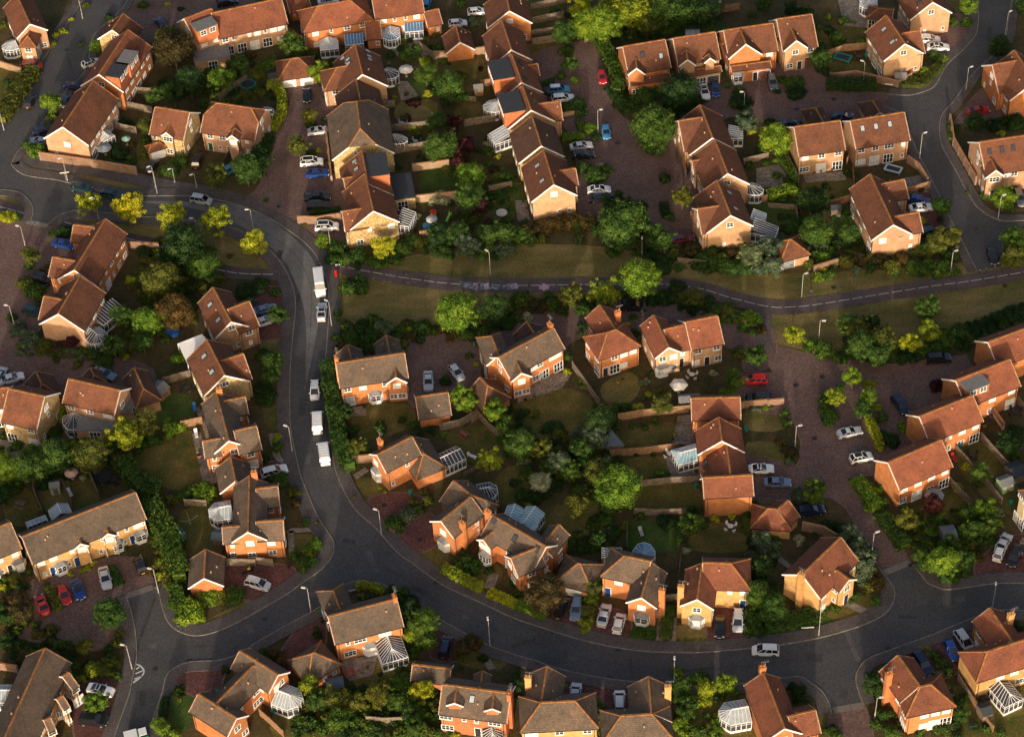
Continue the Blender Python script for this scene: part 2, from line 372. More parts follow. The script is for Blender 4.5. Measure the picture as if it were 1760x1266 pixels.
# tar repairs, service trenches and seams in the carriageway
REP = [ground_mat('dark_tar_patch', [(0.050, 0.049, 0.051), (0.062, 0.060, 0.061), (0.078, 0.074, 0.073)], 0.4, 5.0, 0.85), ground_mat('pale_tar_patch', [(0.095, 0.091, 0.089), (0.11, 0.105, 0.102), (0.13, 0.124, 0.118)], 0.4, 5.0, 0.85)]
rp = [MB(), MB()]; rq = random.Random(9)
for (x, y, w_, d_, k_) in ((520,700,1.2,4,0),(530,790,.8,2,1),(600,930,2.2,1,0),(640,965,1,5,1),(720,1015,3,1.2,0),(800,1060,1,1,1),(900,1105,4,.6,0),(985,1130,1.4,1.4,1),(1085,1145,.6,3,0),(1200,1150,5,.5,0),(1300,1145,1,2,1),(1400,1130,2.5,1.6,0),(1465,1110,.8,6,1),(1560,1060,3,.7,0),(1650,1030,1.6,1.2,1),(1450,1190,1.2,2,0),(255,1060,.5,8,0),(262,1110,1.5,1,1),(350,1110,3,.6,0),(430,1080,1,1.8,1),(245,1200,1,3,0),(540,1020,2,1,1),(80,200,1,2,0),(120,110,.6,5,0),(40,290,2,1,1),(480,440,1,3,0),(515,520,.7,4,0),(1640,400,1,3,1),(1590,230,.5,6,0),(1650,80,2,1,1),(1700,300,1,1,0),(1700,60,.8,5,0),(160,345,3,.6,0)):
    g_ = G((x, y)); rp[k_].box((g_.x, g_.y, .091 + .0001 * len(rp[k_].v) / 8), (w_, d_, .012), rq.uniform(-.4, .4))
for k_ in (0, 1): o = rp[k_].build('road_repair', REP[k_]); o['kind'] = 'structure'
for c_, d0 in (('NE', -3.1), ('SS', -3.0)): strip('road_seam', chains[c_], d0, d0 - .07, .1015, .1015, REP[0])
# pavements and kerbs
for k, side, w in (('NE', 1, 2.3), ('NR', 1, 2.3), ('SR', 1, 2.0), ('SS', 1, 2.0), ('SB', 1, 2.0), ('SW', 1, 2.4), ('SL', 1, 1.8), ('NL', 1, 2.0), ('NU', 1, 1.6), ('RL', -1, 2.0), ('RM', -1, 1.8), ('RR', -1, 1.8)):
    c = chains[k]; sg = side
    strip('kerb', c, 0.0, 0.16 * sg, 0.0, 0.19, KERB)
    strip('pavement', c, 0.16 * sg, w * sg, 0.0, 0.17, FOOT)
# block-paved courts and shared drives (plan polygons)
EDGE = ground_mat('edging_bricks', [(0.14, 0.085, 0.07), (0.19, 0.12, 0.10), (0.24, 0.155, 0.13)], 0.5, 3.0, 0.9)
def court(P, mat=BRICKP, z=0.050, name='paved_court', sm=3):
    q = smooth(W2(P), sm, True); sheet(name, q, z, mat)
    ec = sum(1 for o_ in COL.objects if o_.name.startswith('court_edging')); strip('court_edging', q + [q[0]], -.14, .14, .0745 + ec * .0001, .0745 + ec * .0001, EDGE)
court([(535,140),(500,148),(490,180),(472,238),(447,316),(425,345),(470,380),(520,405),(545,425),(600,415),(600,320),(580,250),(570,180)])
court([(915,95),(988,74),(1024,70),(1040,120),(1060,190),(1100,215),(1170,225),(1200,300),(1200,400),(1150,410),(1080,350),(1000,385),(990,260),(960,200),(930,140)])
court([(1160,240),(1190,150),(1240,140),(1320,110),(1420,120),(1430,150),(1530,162),(1530,187),(1490,205),(1430,215),(1350,220),(1270,200),(1220,215)])
court([(-90,330),(0,345),(50,375),(85,388),(130,395),(135,440),(120,480),(105,530),(72,560),(60,600),(110,618),(200,615),(262,635),(250,670),(110,675),(-90,720)])
court([(1318,560),(1340,596),(1520,628),(1660,610),(1660,660),(1610,690),(1580,760),(1520,815),(1455,822),(1495,873),(1528,913),(1568,972),(1510,974),(1470,900),(1425,853),(1300,860),(1280,780),(1370,800),(1362,720),(1270,700),(1275,640),(1330,640),(1290,590)], sm=2)
court([(690,590),(760,575),(850,562),(930,538),(1050,515),(1110,520),(1190,530),(1290,560),(1330,565),(1330,625),(1280,640),(1260,600),(1100,570),(985,585),(960,620),(830,620),(830,690),(710,700),(700,640)])
court([(20,1089),(62,1064),(50,1000),(208,955),(255,985),(262,1008),(218,1024),(230,1060),(215,1095),(190,1118),(100,1110)])
court([(628,863),(668,846),(715,850),(725,862),(658,893)], BRICKR)
court([(682,921),(740,880),(755,928),(718,950)], BRICKR)
court([(382,974),(470,968),(510,985),(440,1032),(372,1010)], BRICKR)
court([(495,1100),(550,1045),(560,1110),(520,1160),(480,1140)], BRICKR)
court([(300,1150),(385,1130),(370,1200),(320,1190)], BRICKR)
court([(140,1175),(226,1170),(212,1225),(197,1270),(130,1280)], BRICKR)
court([(745,1075),(800,1092),(790,1135),(740,1130)], BRICKR)
court([(935,1020),(1015,1040),(1080,1055),(1075,1108),(1000,1096),(935,1075)], BRICKR)
court([(1220,1050),(1280,1050),(1278,1110),(1222,1115)], BRICKR)
court([(955,1150),(1090,1172),(1085,1215),(1000,1220),(965,1190)], BRICKR)
court([(1530,1120),(1670,1065),(1680,1110),(1640,1160),(1570,1170)], BRICKR)
court([(1673,987),(1720,930),(1780,920),(1800,990)], BRICKR)
court([(1425,1222),(1486,1212),(1500,1300),(1440,1300)])
court([(1640,210),(1690,150),(1720,155),(1722,200),(1650,212)])
court([(420,0),(200,-40),(210,14),(160,62),(240,80),(330,40),(500,20)], sm=2)
court([(1580,30),(1680,30),(1672,75),(1640,95),(1590,90)])
court([(1555,330),(1615,330),(1640,400),(1560,420)], BRICKR)
court([(445,800),(500,790),(505,812),(450,830)], BRICKR)
court([(425,500),(505,500),(505,570),(430,580)], BRICKR)
# lawns and grass
def lawn(P, mat=LAWN, z=0.012): sheet('lawn', smooth(W2(P), 3, True), z, mat)
sheet('park_grass', smooth(W2([(568,463),(700,440),(860,420),(1050,425),(1200,455),(1350,470),(1560,460),(1790,450),(1790,560),(1560,605),(1400,615),(1318,600),(1316,540),(1150,505),(950,512),(850,545),(780,555),(580,560),(572,500)]), 3, True), 0.008, DRY)
sheet('verge', smooth(W2([(95,382),(130,370),(240,378),(376,392),(440,420),(490,470),(440,480),(380,470),(330,450),(220,420),(120,395)]), 3, True), 0.008, DRY)
sheet('verge', smooth(W2([(20,283),(80,290),(240,312),(330,325),(420,345),(480,375),(530,410),(500,410),(400,353),(320,342),(210,340),(60,308)]), 3, True), 0.008, DRY)
sheet('verge', smooth(W2([(-60,315),(0,320),(50,338),(57,365),(30,365),(-60,350)]), 3, True), 0.008, DRY)
for p_, m_ in ((((750,100),(830,90),(840,160),(760,170)), LAWN), (((685,185),(740,170),(750,200),(700,220)), LAWN), (((725,290),(775,290),(790,340),(730,350)), GREENL),
    (((690,175),(745,190),(735,215),(680,205)), DRY), (((690,140),(730,140),(730,170),(690,175)), GREENL), (((790,180),(820,170),(830,200),(780,205)), LAWN),
    (((860,300),(890,310),(895,360),(850,370),(840,330)), GREENL), (((880,700),(955,665),(1020,690),(1000,745),(960,775),(900,750)), LAWN),
    (((610,700),(700,695),(710,730),(640,755),(610,740)), LAWN), (((765,745),(840,730),(870,760),(860,800),(800,790)), LAWN), (((860,810),(910,800),(900,860),(850,860)), LAWN),
    (((1035,660),(1085,640),(1100,670),(1070,700),(1040,690)), DRY), (((1065,745),(1155,725),(1160,765),(1075,768)), LAWN), (((1075,790),(1145,785),(1145,820),(1080,822)), LAWN),
    (((1100,838),(1195,832),(1200,878),(1100,880)), LAWN), (((1075,900),(1160,900),(1160,945),(1080,945)), GREENL), (((1200,900),(1290,905),(1290,945),(1190,945)), LAWN), (((925,880),(1040,860),(1040,930),(960,940)), LAWN),
    (((235,770),(330,740),(345,830),(290,840),(240,800)), LAWN), (((310,880),(385,870),(380,950),(320,955)), LAWN), (((255,690),(320,676),(335,715),(270,730)), GREENL),
    (((10,830),(60,850),(60,900),(10,895)), LAWN), (((65,830),(115,820),(125,870),(80,880)), DRY), (((120,830),(165,825),(170,860),(130,870)), LAWN),
    (((1250,115),(1330,110),(1340,150),(1240,150)), LAWN), (((1395,50),(1480,45),(1485,80),(1410,85)), LAWN), (((1425,105),(1490,110),(1490,130),(1430,135)), LAWN), (((1300,350),(1370,345),(1375,380),(1310,385)), GREENL),
    (((1375,315),(1460,305),(1470,345),(1390,350)), LAWN), (((1440,360),(1475,360),(1480,400),(1430,400)), GREENL), (((1600,860),(1680,850),(1650,920),(1590,920)), LAWN), (((1640,790),(1690,760),(1760,860),(1720,880)), LAWN),
    (((1283,705),(1345,705),(1345,738),(1285,738)), DRY), (((1285,760),(1350,765),(1345,795),(1290,790)), DRY), (((1290,835),(1370,835),(1360,860),(1300,865)), DRY),
    (((365,1060),(440,1025),(445,1045),(370,1078),(330,1080)), DRY), (((300,1190),(335,1175),(330,1240),(295,1260)), GREENL), (((610,820),(665,830),(660,850),(635,860)), LAWN), (((720,945),(770,935),(760,985),(720,975)), LAWN), (((800,960),(860,970),(850,1010),(780,990)), LAWN),
    (((1075,1060),(1135,1060),(1130,1100),(1072,1098)), GREENL), (((1163,1075),(1225,1072),(1222,1100),(1165,1100)), DRY), (((1285,1060),(1420,1045),(1460,1050),(1400,1085),(1290,1100)), GREENL), (((1400,1040),(1500,1020),(1510,1045),(1440,1065)), LAWN),
    (((1200,1180),(1330,1170),(1330,1260),(1200,1262)), LAWN), (((1640,1180),(1780,1160),(1780,1280),(1640,1280)), LAWN), (((480,1215),(560,1220),(560,1266),(470,1266)), LAWN), (((620,1135),(680,1140),(680,1180),(610,1180)), LAWN), (((800,1095),(870,1115),(860,1150),(790,1140)), LAWN),
    (((0,120),(40,110),(60,140),(0,190)), LAWN), (((455,680),(500,670),(500,730),(460,740)), LAWN), (((455,560),(500,560),(500,600),(450,610)), DRY), (((500,920),(550,925),(530,975),(500,960)), LAWN), (((510,1050),(550,1050),(540,1080),(510,1090)), LAWN), (((235,250),(250,245),(260,280),(240,290)), LAWN), (((400,120),(440,110),(440,170),(400,170)), LAWN), (((895,78),(960,72),(960,98),(900,105)), LAWN), (((1460,560),(1430,680),(1450,720),(1480,700)), DRY),
    (((885,5),(960,5),(970,65),(905,70)), LAWN), (((1440,1180),(1460,1200),(1440,1266),(1380,1266)), LAWN), (((1080,10),(1240,40),(1230,60),(1060,60)), GREENL)):
    lawn(list(p_), m_)
def patio(P): sheet('patio', W2(P), 0.070, SLAB)
for P_ in ([(410,740),(430,735),(445,815),(370,830),(352,745),(335,700),(350,700)], [(330,745),(345,742),(370,830),(350,835)], [(1165,715),(1190,712),(1195,768),(1155,760)], [(1145,785),(1200,780),(1205,820),(1150,823)], [(660,70),(720,70),(740,95),(690,105)], [(1440,0),(1480,0),(1500,50),(1450,45)], [(0,755),(70,765),(60,790),(0,800)], [(890,645),(985,640),(965,668),(890,692)], [(605,700),(628,698),(630,714),(606,716)], [(885,345),(905,345),(912,385),(890,380)], [(580,1135),(650,1125),(640,1160),(600,1170)], [(1480,320),(1590,300),(1600,330),(1500,345)], [(1300,290),(1350,280),(1360,320),(1300,325)], [(1380,300),(1450,295),(1455,310),(1385,315)], [(680,140),(700,140),(720,165),(690,175)]):
    patio(P_)
# foot and cycle path with dashed line
pc = smooth(W2([(553,459),(575,457),(628,466),(690,477),(778,488),(880,491),(963,490),(1055,489),(1143,489),(1206,497),(1256,512),(1320,527),(1360,528),(1408,523),(1495,509),(1595,493),(1670,483),(1760,468),(1860,450)]), 6)
strip('cycle_path', pc, -1.9, 1.9, 0.082, 0.082, CYCLE)
pw = smooth(W2([(-60,345),(0,356),(45,368)]), 6); strip('cycle_path', pw, -1.8, 1.8, 0.082, 0.082, CYCLE)
pw2 = smooth(W2([(92,375),(125,386),(218,410),(275,424),(330,450),(386,466),(425,471),(495,472)]), 6); strip('cycle_path', pw2, -1.6, 1.6, 0.082, 0.082, CYCLE)
fw = smooth(W2([(30,272),(100,285),(180,297),(280,318),(380,335),(440,352)]), 6); strip('footway', fw, -1.7, 1.7, 0.080, 0.080, FOOT)
sideb = smooth(W2([(1318,530),(1312,560),(1316,600)]), 6); strip('footway', sideb, -1.3, 1.3, 0.079, 0.079, FOOT)
for p_, w_ in (([(467,745),(480,790),(505,785)], .6), ([(497,912),(535,910)], .5), ([(499,912),(502,950)], .5), ([(1329,952),(1360,976)], .5), ([(1455,1036),(1490,1052)], .7), ([(610,820),(631,806)], .6), ([(835,1130),(846,1150)], .6), ([(1158,1060),(1156,1102)], .5), ([(1135,1065),(1133,1102)], .5), ([(850,985),(840,1012)], .8)):
    strip('garden_path', smooth(W2(p_), 4), -w_, w_, 0.086, 0.086, SLAB)
dash = MB()
def dashes(P, on, off, w=0.07, solid=False):
    P = [Vector((x, y, 0)) for x, y in P]; acc = 0.0; per = on + off
    for a, b in zip(P, P[1:]):
        L_ = (b - a).length; t = 0.0; d = (b - a) / max(L_, 1e-6); nrm = Vector((-d.y, d.x, 0)) * w
        while t < L_:
            ph = (acc + t) % per; step = min((on - ph) if ph < on else (per - ph), L_ - t) + 1e-4
            if ph < on or solid:
                p = a + d * t; q = a + d * (t + step)
                dash.add([(*(p - nrm)[:2], .088), (*(q - nrm)[:2], .088), (*(q + nrm)[:2], .088), (*(p + nrm)[:2], .088)], [(0, 1, 2, 3)])
            t += step
        acc += L_
dashes(pc, 2.0, 0.5, 0.06); dashes(pw, 2, .3, .07); dashes(pw2, 2, .3, .07)
o = dash.build('path_marking', PAINT); o['kind'] = 'structure'
# hatched marking by the kerb, lower left road
hm = MB()
def stroke(mb, P, w, z=.10):
    for a, b in zip(P, P[1:]):
        a = Vector((*a, 0)); b = Vector((*b, 0)); d = (b - a).normalized(); nr = Vector((-d.y, d.x, 0)) * w
        mb.add([(*(a - nr)[:2], z), (*(b - nr)[:2], z), (*(b + nr)[:2], z), (*(a + nr)[:2], z)], [(0, 1, 2, 3)])
stroke(hm, smooth(W2([T('03', *q) for q in ((937, 768), (965, 780), (988, 810), (980, 840), (950, 870), (915, 895))]), 5), .12)
for a, b in (((935, 802), (960, 785)), ((930, 833), (980, 812)), ((922, 870), (975, 848)), ((918, 888), (945, 868))): stroke(hm, W2([T('03', *a), T('03', *b)]), .11)
for P_ in ([(1343,1111),(1408,1099),(1470,1081)],): pass
o = hm.build('road_marking', PAINT); o['kind'] = 'structure'
# rumble strips of setts where block paving meets asphalt
for a, b in (((T('33', 800, 140), T('33', 970, 70))), (T('33', 450, 1085), T('33', 650, 1050)), (T('01', 180, 262), T('01', 325, 290)), (T('03', 870, 300), T('03', 1050, 240))):
    P_ = W2([a, b]); strip('sett_strip', P_, -.6, .6, .100, .100, KERB if b[0] < 400 and b[1] < 400 else plain('grey_setts', (0.20, 0.17, 0.15), .9))
# chalk drawings on the path: squiggles and a flower
rc = random.Random(3)
chalkc = [plain('white_chalk', (0.50, 0.47, 0.50), .9, var=.3), plain('pink_chalk', (0.50, 0.28, 0.38), .9, var=.3), plain('teal_chalk', (0.14, 0.26, 0.27), .9)]
ck = [MB(), MB(), MB()]
def blob(mb, c, r, z, n=9, wob=.35):
    base = []
    for i in range(n * 3):
        a = 2 * math.pi * i / (n * 3); rr = r * (1 + wob * math.cos(n * a / 1.0) * .6 + rc.uniform(-.15, .15)); base.append((c[0] + rr * math.cos(a), c[1] + rr * math.sin(a), z))
    mb.add([(c[0], c[1], z)] + base, [(0, i + 1, (i + 1) % (n * 3) + 1) for i in range(n * 3)])
zz = .086
for i in range(46):
    x = rc.uniform(1420, 1757); y = 678 + (x - 1420) * .035 + rc.uniform(10, 36)
    c = W2([T('11', x, y)])[0]; k = rc.choice([0, 0, 0, 0, 0, 0, 1, 2]); P_ = [c]
    for j in range(rc.randint(2, 6)): P_.append((P_[-1][0] + rc.uniform(-.6, .7), P_[-1][1] + rc.uniform(-.4, .4)))
    zz += .0004; stroke(ck[k], smooth(P_, 3), rc.uniform(.07, .24), zz)
for i in range(26):
    c = W2([T('11', rc.uniform(800, 1350), rc.uniform(620, 690))])[0]
    zz += .0004; stroke(ck[rc.choice([0, 1])], [c, (c[0] + rc.uniform(-.5, .5), c[1] + rc.uniform(-.3, .3))], .05, zz)
c = W2([T('21', 222, 712)])[0]; blob(ck[1], c, 1.0, .12, 7); blob(ck[0], c, .45, .125, 5)
c = W2([T('21', 15, 705)])[0]; blob(ck[0], c, .8, .12, 6); blob(ck[1], c, .4, .125, 5)
for k in range(3): o = ck[k].build('chalk_drawing', chalkc[k], fix=False); o['kind'] = 'structure'
# manhole covers and patches
mh = MB()
for t, x, y in (('03', 1245, 503), ('03', 1065, 800), ('13', 60, 460), ('23', 1085, 655), ('12', 880, 940), ('12', 1125, 1175), ('20', 725, 985), ('32', 372, 60), ('32', 320, 480), ('31', 1430, 312), ('31', 1625, 700), ('30', 450, 683), ('30', 195, 752), ('03', 1300, 745), ('23', 730, 668), ('23', 668, 857), ('11', 155, 157), ('11', 278, 805), ('00', 455, 345), ('33', 820, 660), ('33', 980, 90), ('31', 450, 713), ('13', 1235, 210), ('32', 190, 118)):
    c = G(T(t, x, y)); mh.box((c.x, c.y, .075), (.8, .7, .1), .3)
o = mh.build('drain_covers', plain('cast_iron', (.03, .028, .028), .6)); o['kind'] = 'structure'
# ------------------------------------------------------------------ windows and doors (shared meshes)
WP = {}
def win_proto(t):
    if t in WP: return WP[t]
    fr, gl = MB(), MB()
    def lights(w, h, n, z0=0.0, bar=.07, rows=1):
        gl.box((.02, 0, z0), (.04, w - .05, h - .05, ))
        for z in (z0 - h / 2, z0 + h / 2): fr.box((.04, 0, z), (.08, w + .1, .1))
        for k in range(n + 1): fr.box((.042, -w / 2 + w * k / n, z0), (.076, bar if 0 < k < n else .1, h))
        for k in range(1, rows + 1):
            if rows > 1 and k < rows: fr.box((.044, 0, z0 - h / 2 + h * k / rows), (.07, w, .05))
        fr.box((.07, 0, z0 - h / 2 - .07), (.16, w + .2, .06))
    if t in 'wv': lights(1.25, 1.05, 2, rows=2)
    elif t == 'W': lights(1.9, 1.1, 3, rows=2)
    elif t in 'sz': lights(.62, .85, 1, rows=2)
    elif t == 'D': lights(1.9, 2.05, 3, rows=2, bar=.1)
    elif t in 'dn':
        fr.box((.03, 0, 0), (.06, 1.1, 2.15)); gl.box((.045, 0, -.03), (.07, .86, 2.0))
    elif t in 'Gg':
        fr.box((.02, 0, 0), (.04, 2.7, 2.3)); gl.box((.03, 0, -.05), (.05, 2.45, 2.15))
        for k in range(5): fr.box((.058, 0, -.95 + .42 * k), (.012, 2.4, .02))
    elif t in 'bB':      # canted bay with lead roof
        fp = [(0, -1.25), (.7, -.75), (.7, .75), (0, 1.25)]
        fr.poly(fp, -1.3, -.45); fr.poly([(x * 1.06, y * 1.04) for x, y in fp], .72, .84)
        for a, b in zip(fp, fp[1:]):
            for k in range(3):
                f = k / 2; x, y = a[0] + (b[0] - a[0]) * f, a[1] + (b[1] - a[1]) * f
                fr.box((x, y, .15), (.12, .12, 1.25))
        fr.poly([(x * .99 + .01, y * .99) for x, y in fp], .1, .15)
        gl.poly([(x * .95, y * .95) for x, y in fp], -.44, .71)
    WP[t] = (fr, gl); 
    a = fr.mesh('window_frame', WHITE); b = gl.mesh('pane', GLASS)
    WP[t] = (a, b); return WP[t]
rw = random.Random(11)
BAYROOF = None; DPM = RVM = None
def place(parent, t, pos, ang, blind=False, col=None):
    global BAYROOF
    fr, gl = win_proto(t)
    name = {'d': 'door', 'n': 'door', 'G': 'garage_door', 'g': 'garage_door', 'b': 'bay_window', 'B': 'bay_window', 'D': 'patio_door'}.get(t, 'window')
    o = link(name, fr, parent, pos, ang)
    m = col if col else (BLIND if blind else GLASS)
    inst('door_leaf' if t in 'dngG' else 'pane', gl, o, (0, 0, 0), 0, m)
    if t in 'bB':
        if BAYROOF is None:
            mb = MB(); fp = [(0, -1.32), (.78, -.8), (.78, .8), (0, 1.32)]
            vs = [(x, y, .85) for x, y in fp] + [(0, -.5, 1.45), (0, .5, 1.45)]
            mb.add(vs, [(0, 1, 4), (1, 2, 5, 4), (2, 3, 5), (0, 4, 5, 3), (0, 3, 2, 1)]); BAYROOF = mb.mesh('bay_roof', LEAD)
        link('bay_roof', BAYROOF, o)
    return o
DOORC = {'G': WHITE, 'g': DARKP, 'd': DARKP, 'n': BLUEG}
HOUSES = []
def parse_block(s):
    a = s.split(); t = a[0]; v = list(map(float, a[1:7])); He = float(a[7]); ends = a[8] if len(a) > 8 else 'gg'
    tp = math.tan(R(float(a[9]) if len(a) > 9 else 38))
    A, B, E = T(t, v[0], v[1]), T(t, v[2], v[3]), T(t, v[4], v[5])
    Hr = He + 3
    for _ in range(12):
        a3, b3, e3 = G(A, Hr), G(B, Hr), G(E, He)
        d = (b3 - a3); d.z = 0; L = d.length; d.normalize(); n = Vector((-d.y, d.x, 0))
        hw = abs((e3 - a3).dot(n)); hw = max(1.2, min(hw, 6.5)); Hr = .5 * Hr + .5 * (He + hw * tp)
    return dict(A=a3, B=b3, d=d, n=n, hw=hw, He=He, Hr=Hr, tp=tp, L=L, ends=ends, c=(a3 + b3) / 2)
KH = {'g': 0.0, 'h': 1.0, 'k': 0.42, 'q': 0.0}
def H(lm, roof, wall, blocks, win=None, chim=(), sky=(), dorm=(), flat=(), kind='detached_house', cat='house', ridge=None, trim=True, doorc=None, cells=None):
    bl = [parse_block(b) for b in blocks]
    c0 = bl[0]['c']; ang = math.atan2(bl[0]['d'].y, bl[0]['d'].x)
    root = empty(kind, (c0.x, c0.y, 0))
    off = Vector((c0.x, c0.y, 0))
    rm, wm, tm, cm = MB(), MB(), MB(), MB()
    for i, b in enumerate(bl):
        d, n, hw, He, Hr, tp = b['d'], b['n'], b['hw'], b['He'], b['Hr'], b['tp']
        c = b['c'] - off; c.z = 0
        ka, kb = KH[b['ends'][0]], KH[b['ends'][1]]
        la = b['L'] / 2 + ka * hw; lb = b['L'] / 2 + kb * hw
        b['la'], b['lb'] = la, lb
        def Pt(x, y, z): return c + d * x + n * y + Vector((0, 0, z))
        th = .16
        for sgn in (1, -1):
            za, zb = He + (1 - ka) * (Hr - He), He + (1 - kb) * (Hr - He)
            top = [Pt(-la, hw * sgn, He), Pt(lb, hw * sgn, He)]
            if kb < 1: top.append(Pt(lb, hw * kb * sgn, zb))
            if kb > 0: top.append(Pt(lb - kb * hw, 0, Hr))
            if ka > 0: top.append(Pt(-la + ka * hw, 0, Hr))
            if ka < 1: top.append(Pt(-la, hw * ka * sgn, za))
            seen = []; 
            for p in top:
                if not seen or (p - seen[-1]).length > .02: seen.append(p)
            if (seen[0] - seen[-1]).length < .02: seen.pop()
            k = len(seen); bot = [p - Vector((0, 0, th)) for p in seen]
            rm.add(seen + bot, [tuple(range(k)), tuple(range(2 * k - 1, k - 1, -1))] + [(q, q + k, (q + 1) % k + k, (q + 1) % k) for q in range(k)])
        for e, kk, LL in ((-1, ka, la), (1, kb, lb)):
            if kk > 0:
                z = He + (1 - kk) * (Hr - He)
                tri = [Pt(LL * e, -hw * kk, z), Pt(LL * e, hw * kk, z), Pt((LL - kk * hw) * e, 0, Hr)]
                bt = [p - Vector((0, 0, th)) for p in tri]
                rm.add(tri + bt, [(0, 1, 2), (5, 4, 3), (0, 3, 4, 1), (1, 4, 5, 2), (2, 5, 3, 0)])
        # ridge and hip tiles
        up = Vector((0, 0, .05)); ra, rb = Pt(-la + ka * hw, 0, Hr), Pt(lb - kb * hw, 0, Hr)
        if (rb - ra).length > .3: tm.beam(ra + up, rb + up, .30, .16)
        for e, kk, LL, r_ in ((-1, ka, la, ra), (1, kb, lb, rb)):
            if kk > 0:
                z = He + (1 - kk) * (Hr - He)
                for sy in (-1, 1): tm.beam(Pt(LL * e, sy * hw * kk, z) + up, r_ + up, .24, .12)
            if kk < 1 and trim and b['ends'][0 if e < 0 else 1] != 'q':
                z = He + (1 - kk) * (Hr - He)
                for sy in (-1, 1): cm.beam(Pt((LL + .06) * e, sy * hw, He - .12), Pt((LL + .06) * e, sy * hw * kk, z - .12), .07, .28)
                for sy in (-1, 1): tm.beam(Pt((LL - .02) * e, sy * hw, He + .03), Pt((LL - .02) * e, sy * hw * kk, z + .03), .16, .06)
        for sy in (-1, 1): cm.beam(Pt(-la + .03, sy * (hw + .03), He - .12), Pt(lb - .03, sy * (hw + .03), He - .12), .10, .13, 1)
        # walls
        ins = .32; hw2 = hw - ins; a2, b2 = la - (.22 if ka < 1 else ins), lb - (.22 if kb < 1 else ins)
        b['w'] = (hw2, a2, b2)
        def prof(kk):
            if kk >= 1: return [(-hw2, He + .06), (hw2, He + .06)]
            z = He + (1 - kk) * (Hr - He) - .18
            zz_ = He + ins * tp - .2
            return [(-hw2, zz_), (-hw * kk, z), (hw * kk, z), (hw2, zz_)] if kk > 0 else [(-hw2, zz_), (0, Hr - .18), (hw2, zz_)]
        pa, pb = prof(ka), prof(kb)
        va = [Pt(-a2, y, z) for y, z in pa]; vb = [Pt(b2, y, z) for y, z in pb]
        ba = [Pt(-a2, -hw2, 0), Pt(-a2, hw2, 0)]; bb = [Pt(b2, -hw2, 0), Pt(b2, hw2, 0)]
        wm.add([ba[0]] + va + [ba[1]], [tuple(range(len(va) + 2))])
        wm.add([bb[0]] + vb + [bb[1]], [tuple(range(len(vb) + 1, -1, -1))])
        wm.add([ba[0], bb[0], vb[0], va[0]], [(0, 1, 2, 3)]); wm.add([ba[1], bb[1], vb[-1], va[-1]], [(3, 2, 1, 0)])
    # flat-roofed extensions: "tile cx cy w d h ang"
    for s_ in flat:
        a = s_.split(); p = T(a[0], float(a[1]), float(a[2])); w, dd, h = float(a[3]), float(a[4]), float(a[5])
        g = G(p, h) - off; rz = IDIR(p, float(a[6])); mt = a[7] if len(a) > 7 else 'b'
        wm.box((g.x, g.y, h / 2 - .08), (dd - .1, w - .1, h - .16), rz)
        fb = MB(); fb.box((0, 0, h), (dd + .1, w + .1, .14)); fb.box((0, 0, h + .08), (dd - .3, w - .3, .06))
        fb.build('flat_roof', FELT if mt == 'b' else FELTG, root, loc=(g.x, g.y, 0), rz=rz)
        place(root, 'D', (g.x + math.cos(rz) * (dd / 2 - .05), g.y + math.sin(rz) * (dd / 2 - .05), 1.15), rz)
    W_ = wm.build('wall', WALLS[wall], root, uv=True)
    Rf = rm.build('roof', ROOFS[roof], root, uv=True)
    tm.build('ridge_tiles', ridge or RIDGE, Rf)
    if cm.v: cm.build('bargeboards', [WHITE, DARKP], Rf)
    global DPM, RVM
    if DPM is None:
        mb = MB(); mb.box((0, 0, .5), (.09, .09, 1)); DPM = mb.mesh('downpipe', DARKP); mb = MB(); mb.box((0, 0, .12), (.26, .26, .36)); RVM = mb.mesh('roof_vent', plain('vent_clay', (.42, .25, .16), .8))
    for b in bl:
        hw2, a2, b2 = b['w']; c = b['c'] - off
        if b['He'] > 4:
            for x in (-a2 + .35, b2 - .35):
                s = -1 if b['n'].y > 0 else 1
                p = c + b['d'] * x + b['n'] * s * (hw2 + .04); o = link('downpipe', DPM, root, (p.x, p.y, 0)); o.scale = (1, 1, b['He'])
        if b['L'] > 4:
            for _ in range(2):
                s = rw.choice((-1, 1)); f = rw.uniform(.15, .7); p = b['c'] - off + b['d'] * rw.uniform(-.4, .4) * b['L'] + b['n'] * s * b['hw'] * f; link('roof_vent', RVM, Rf, (p.x, p.y, b['Hr'] - b['hw'] * f * b['tp']))
    root['_c'] = 1
    # openings
    win = win or {}
    # footprint test so nothing is built inside another wing
    def inside(px_, py_, me_):
        for j, q in enumerate(bl):
            if j == me_: continue
            r_ = Vector((px_, py_, 0)) + off - q['c']; r_.z = 0
            x, y = r_.dot(q['d']), r_.dot(q['n'])
            if -q['w'][1] - .05 < x < q['w'][2] + .05 and abs(y) < q['w'][0] + .05: return True
        return False
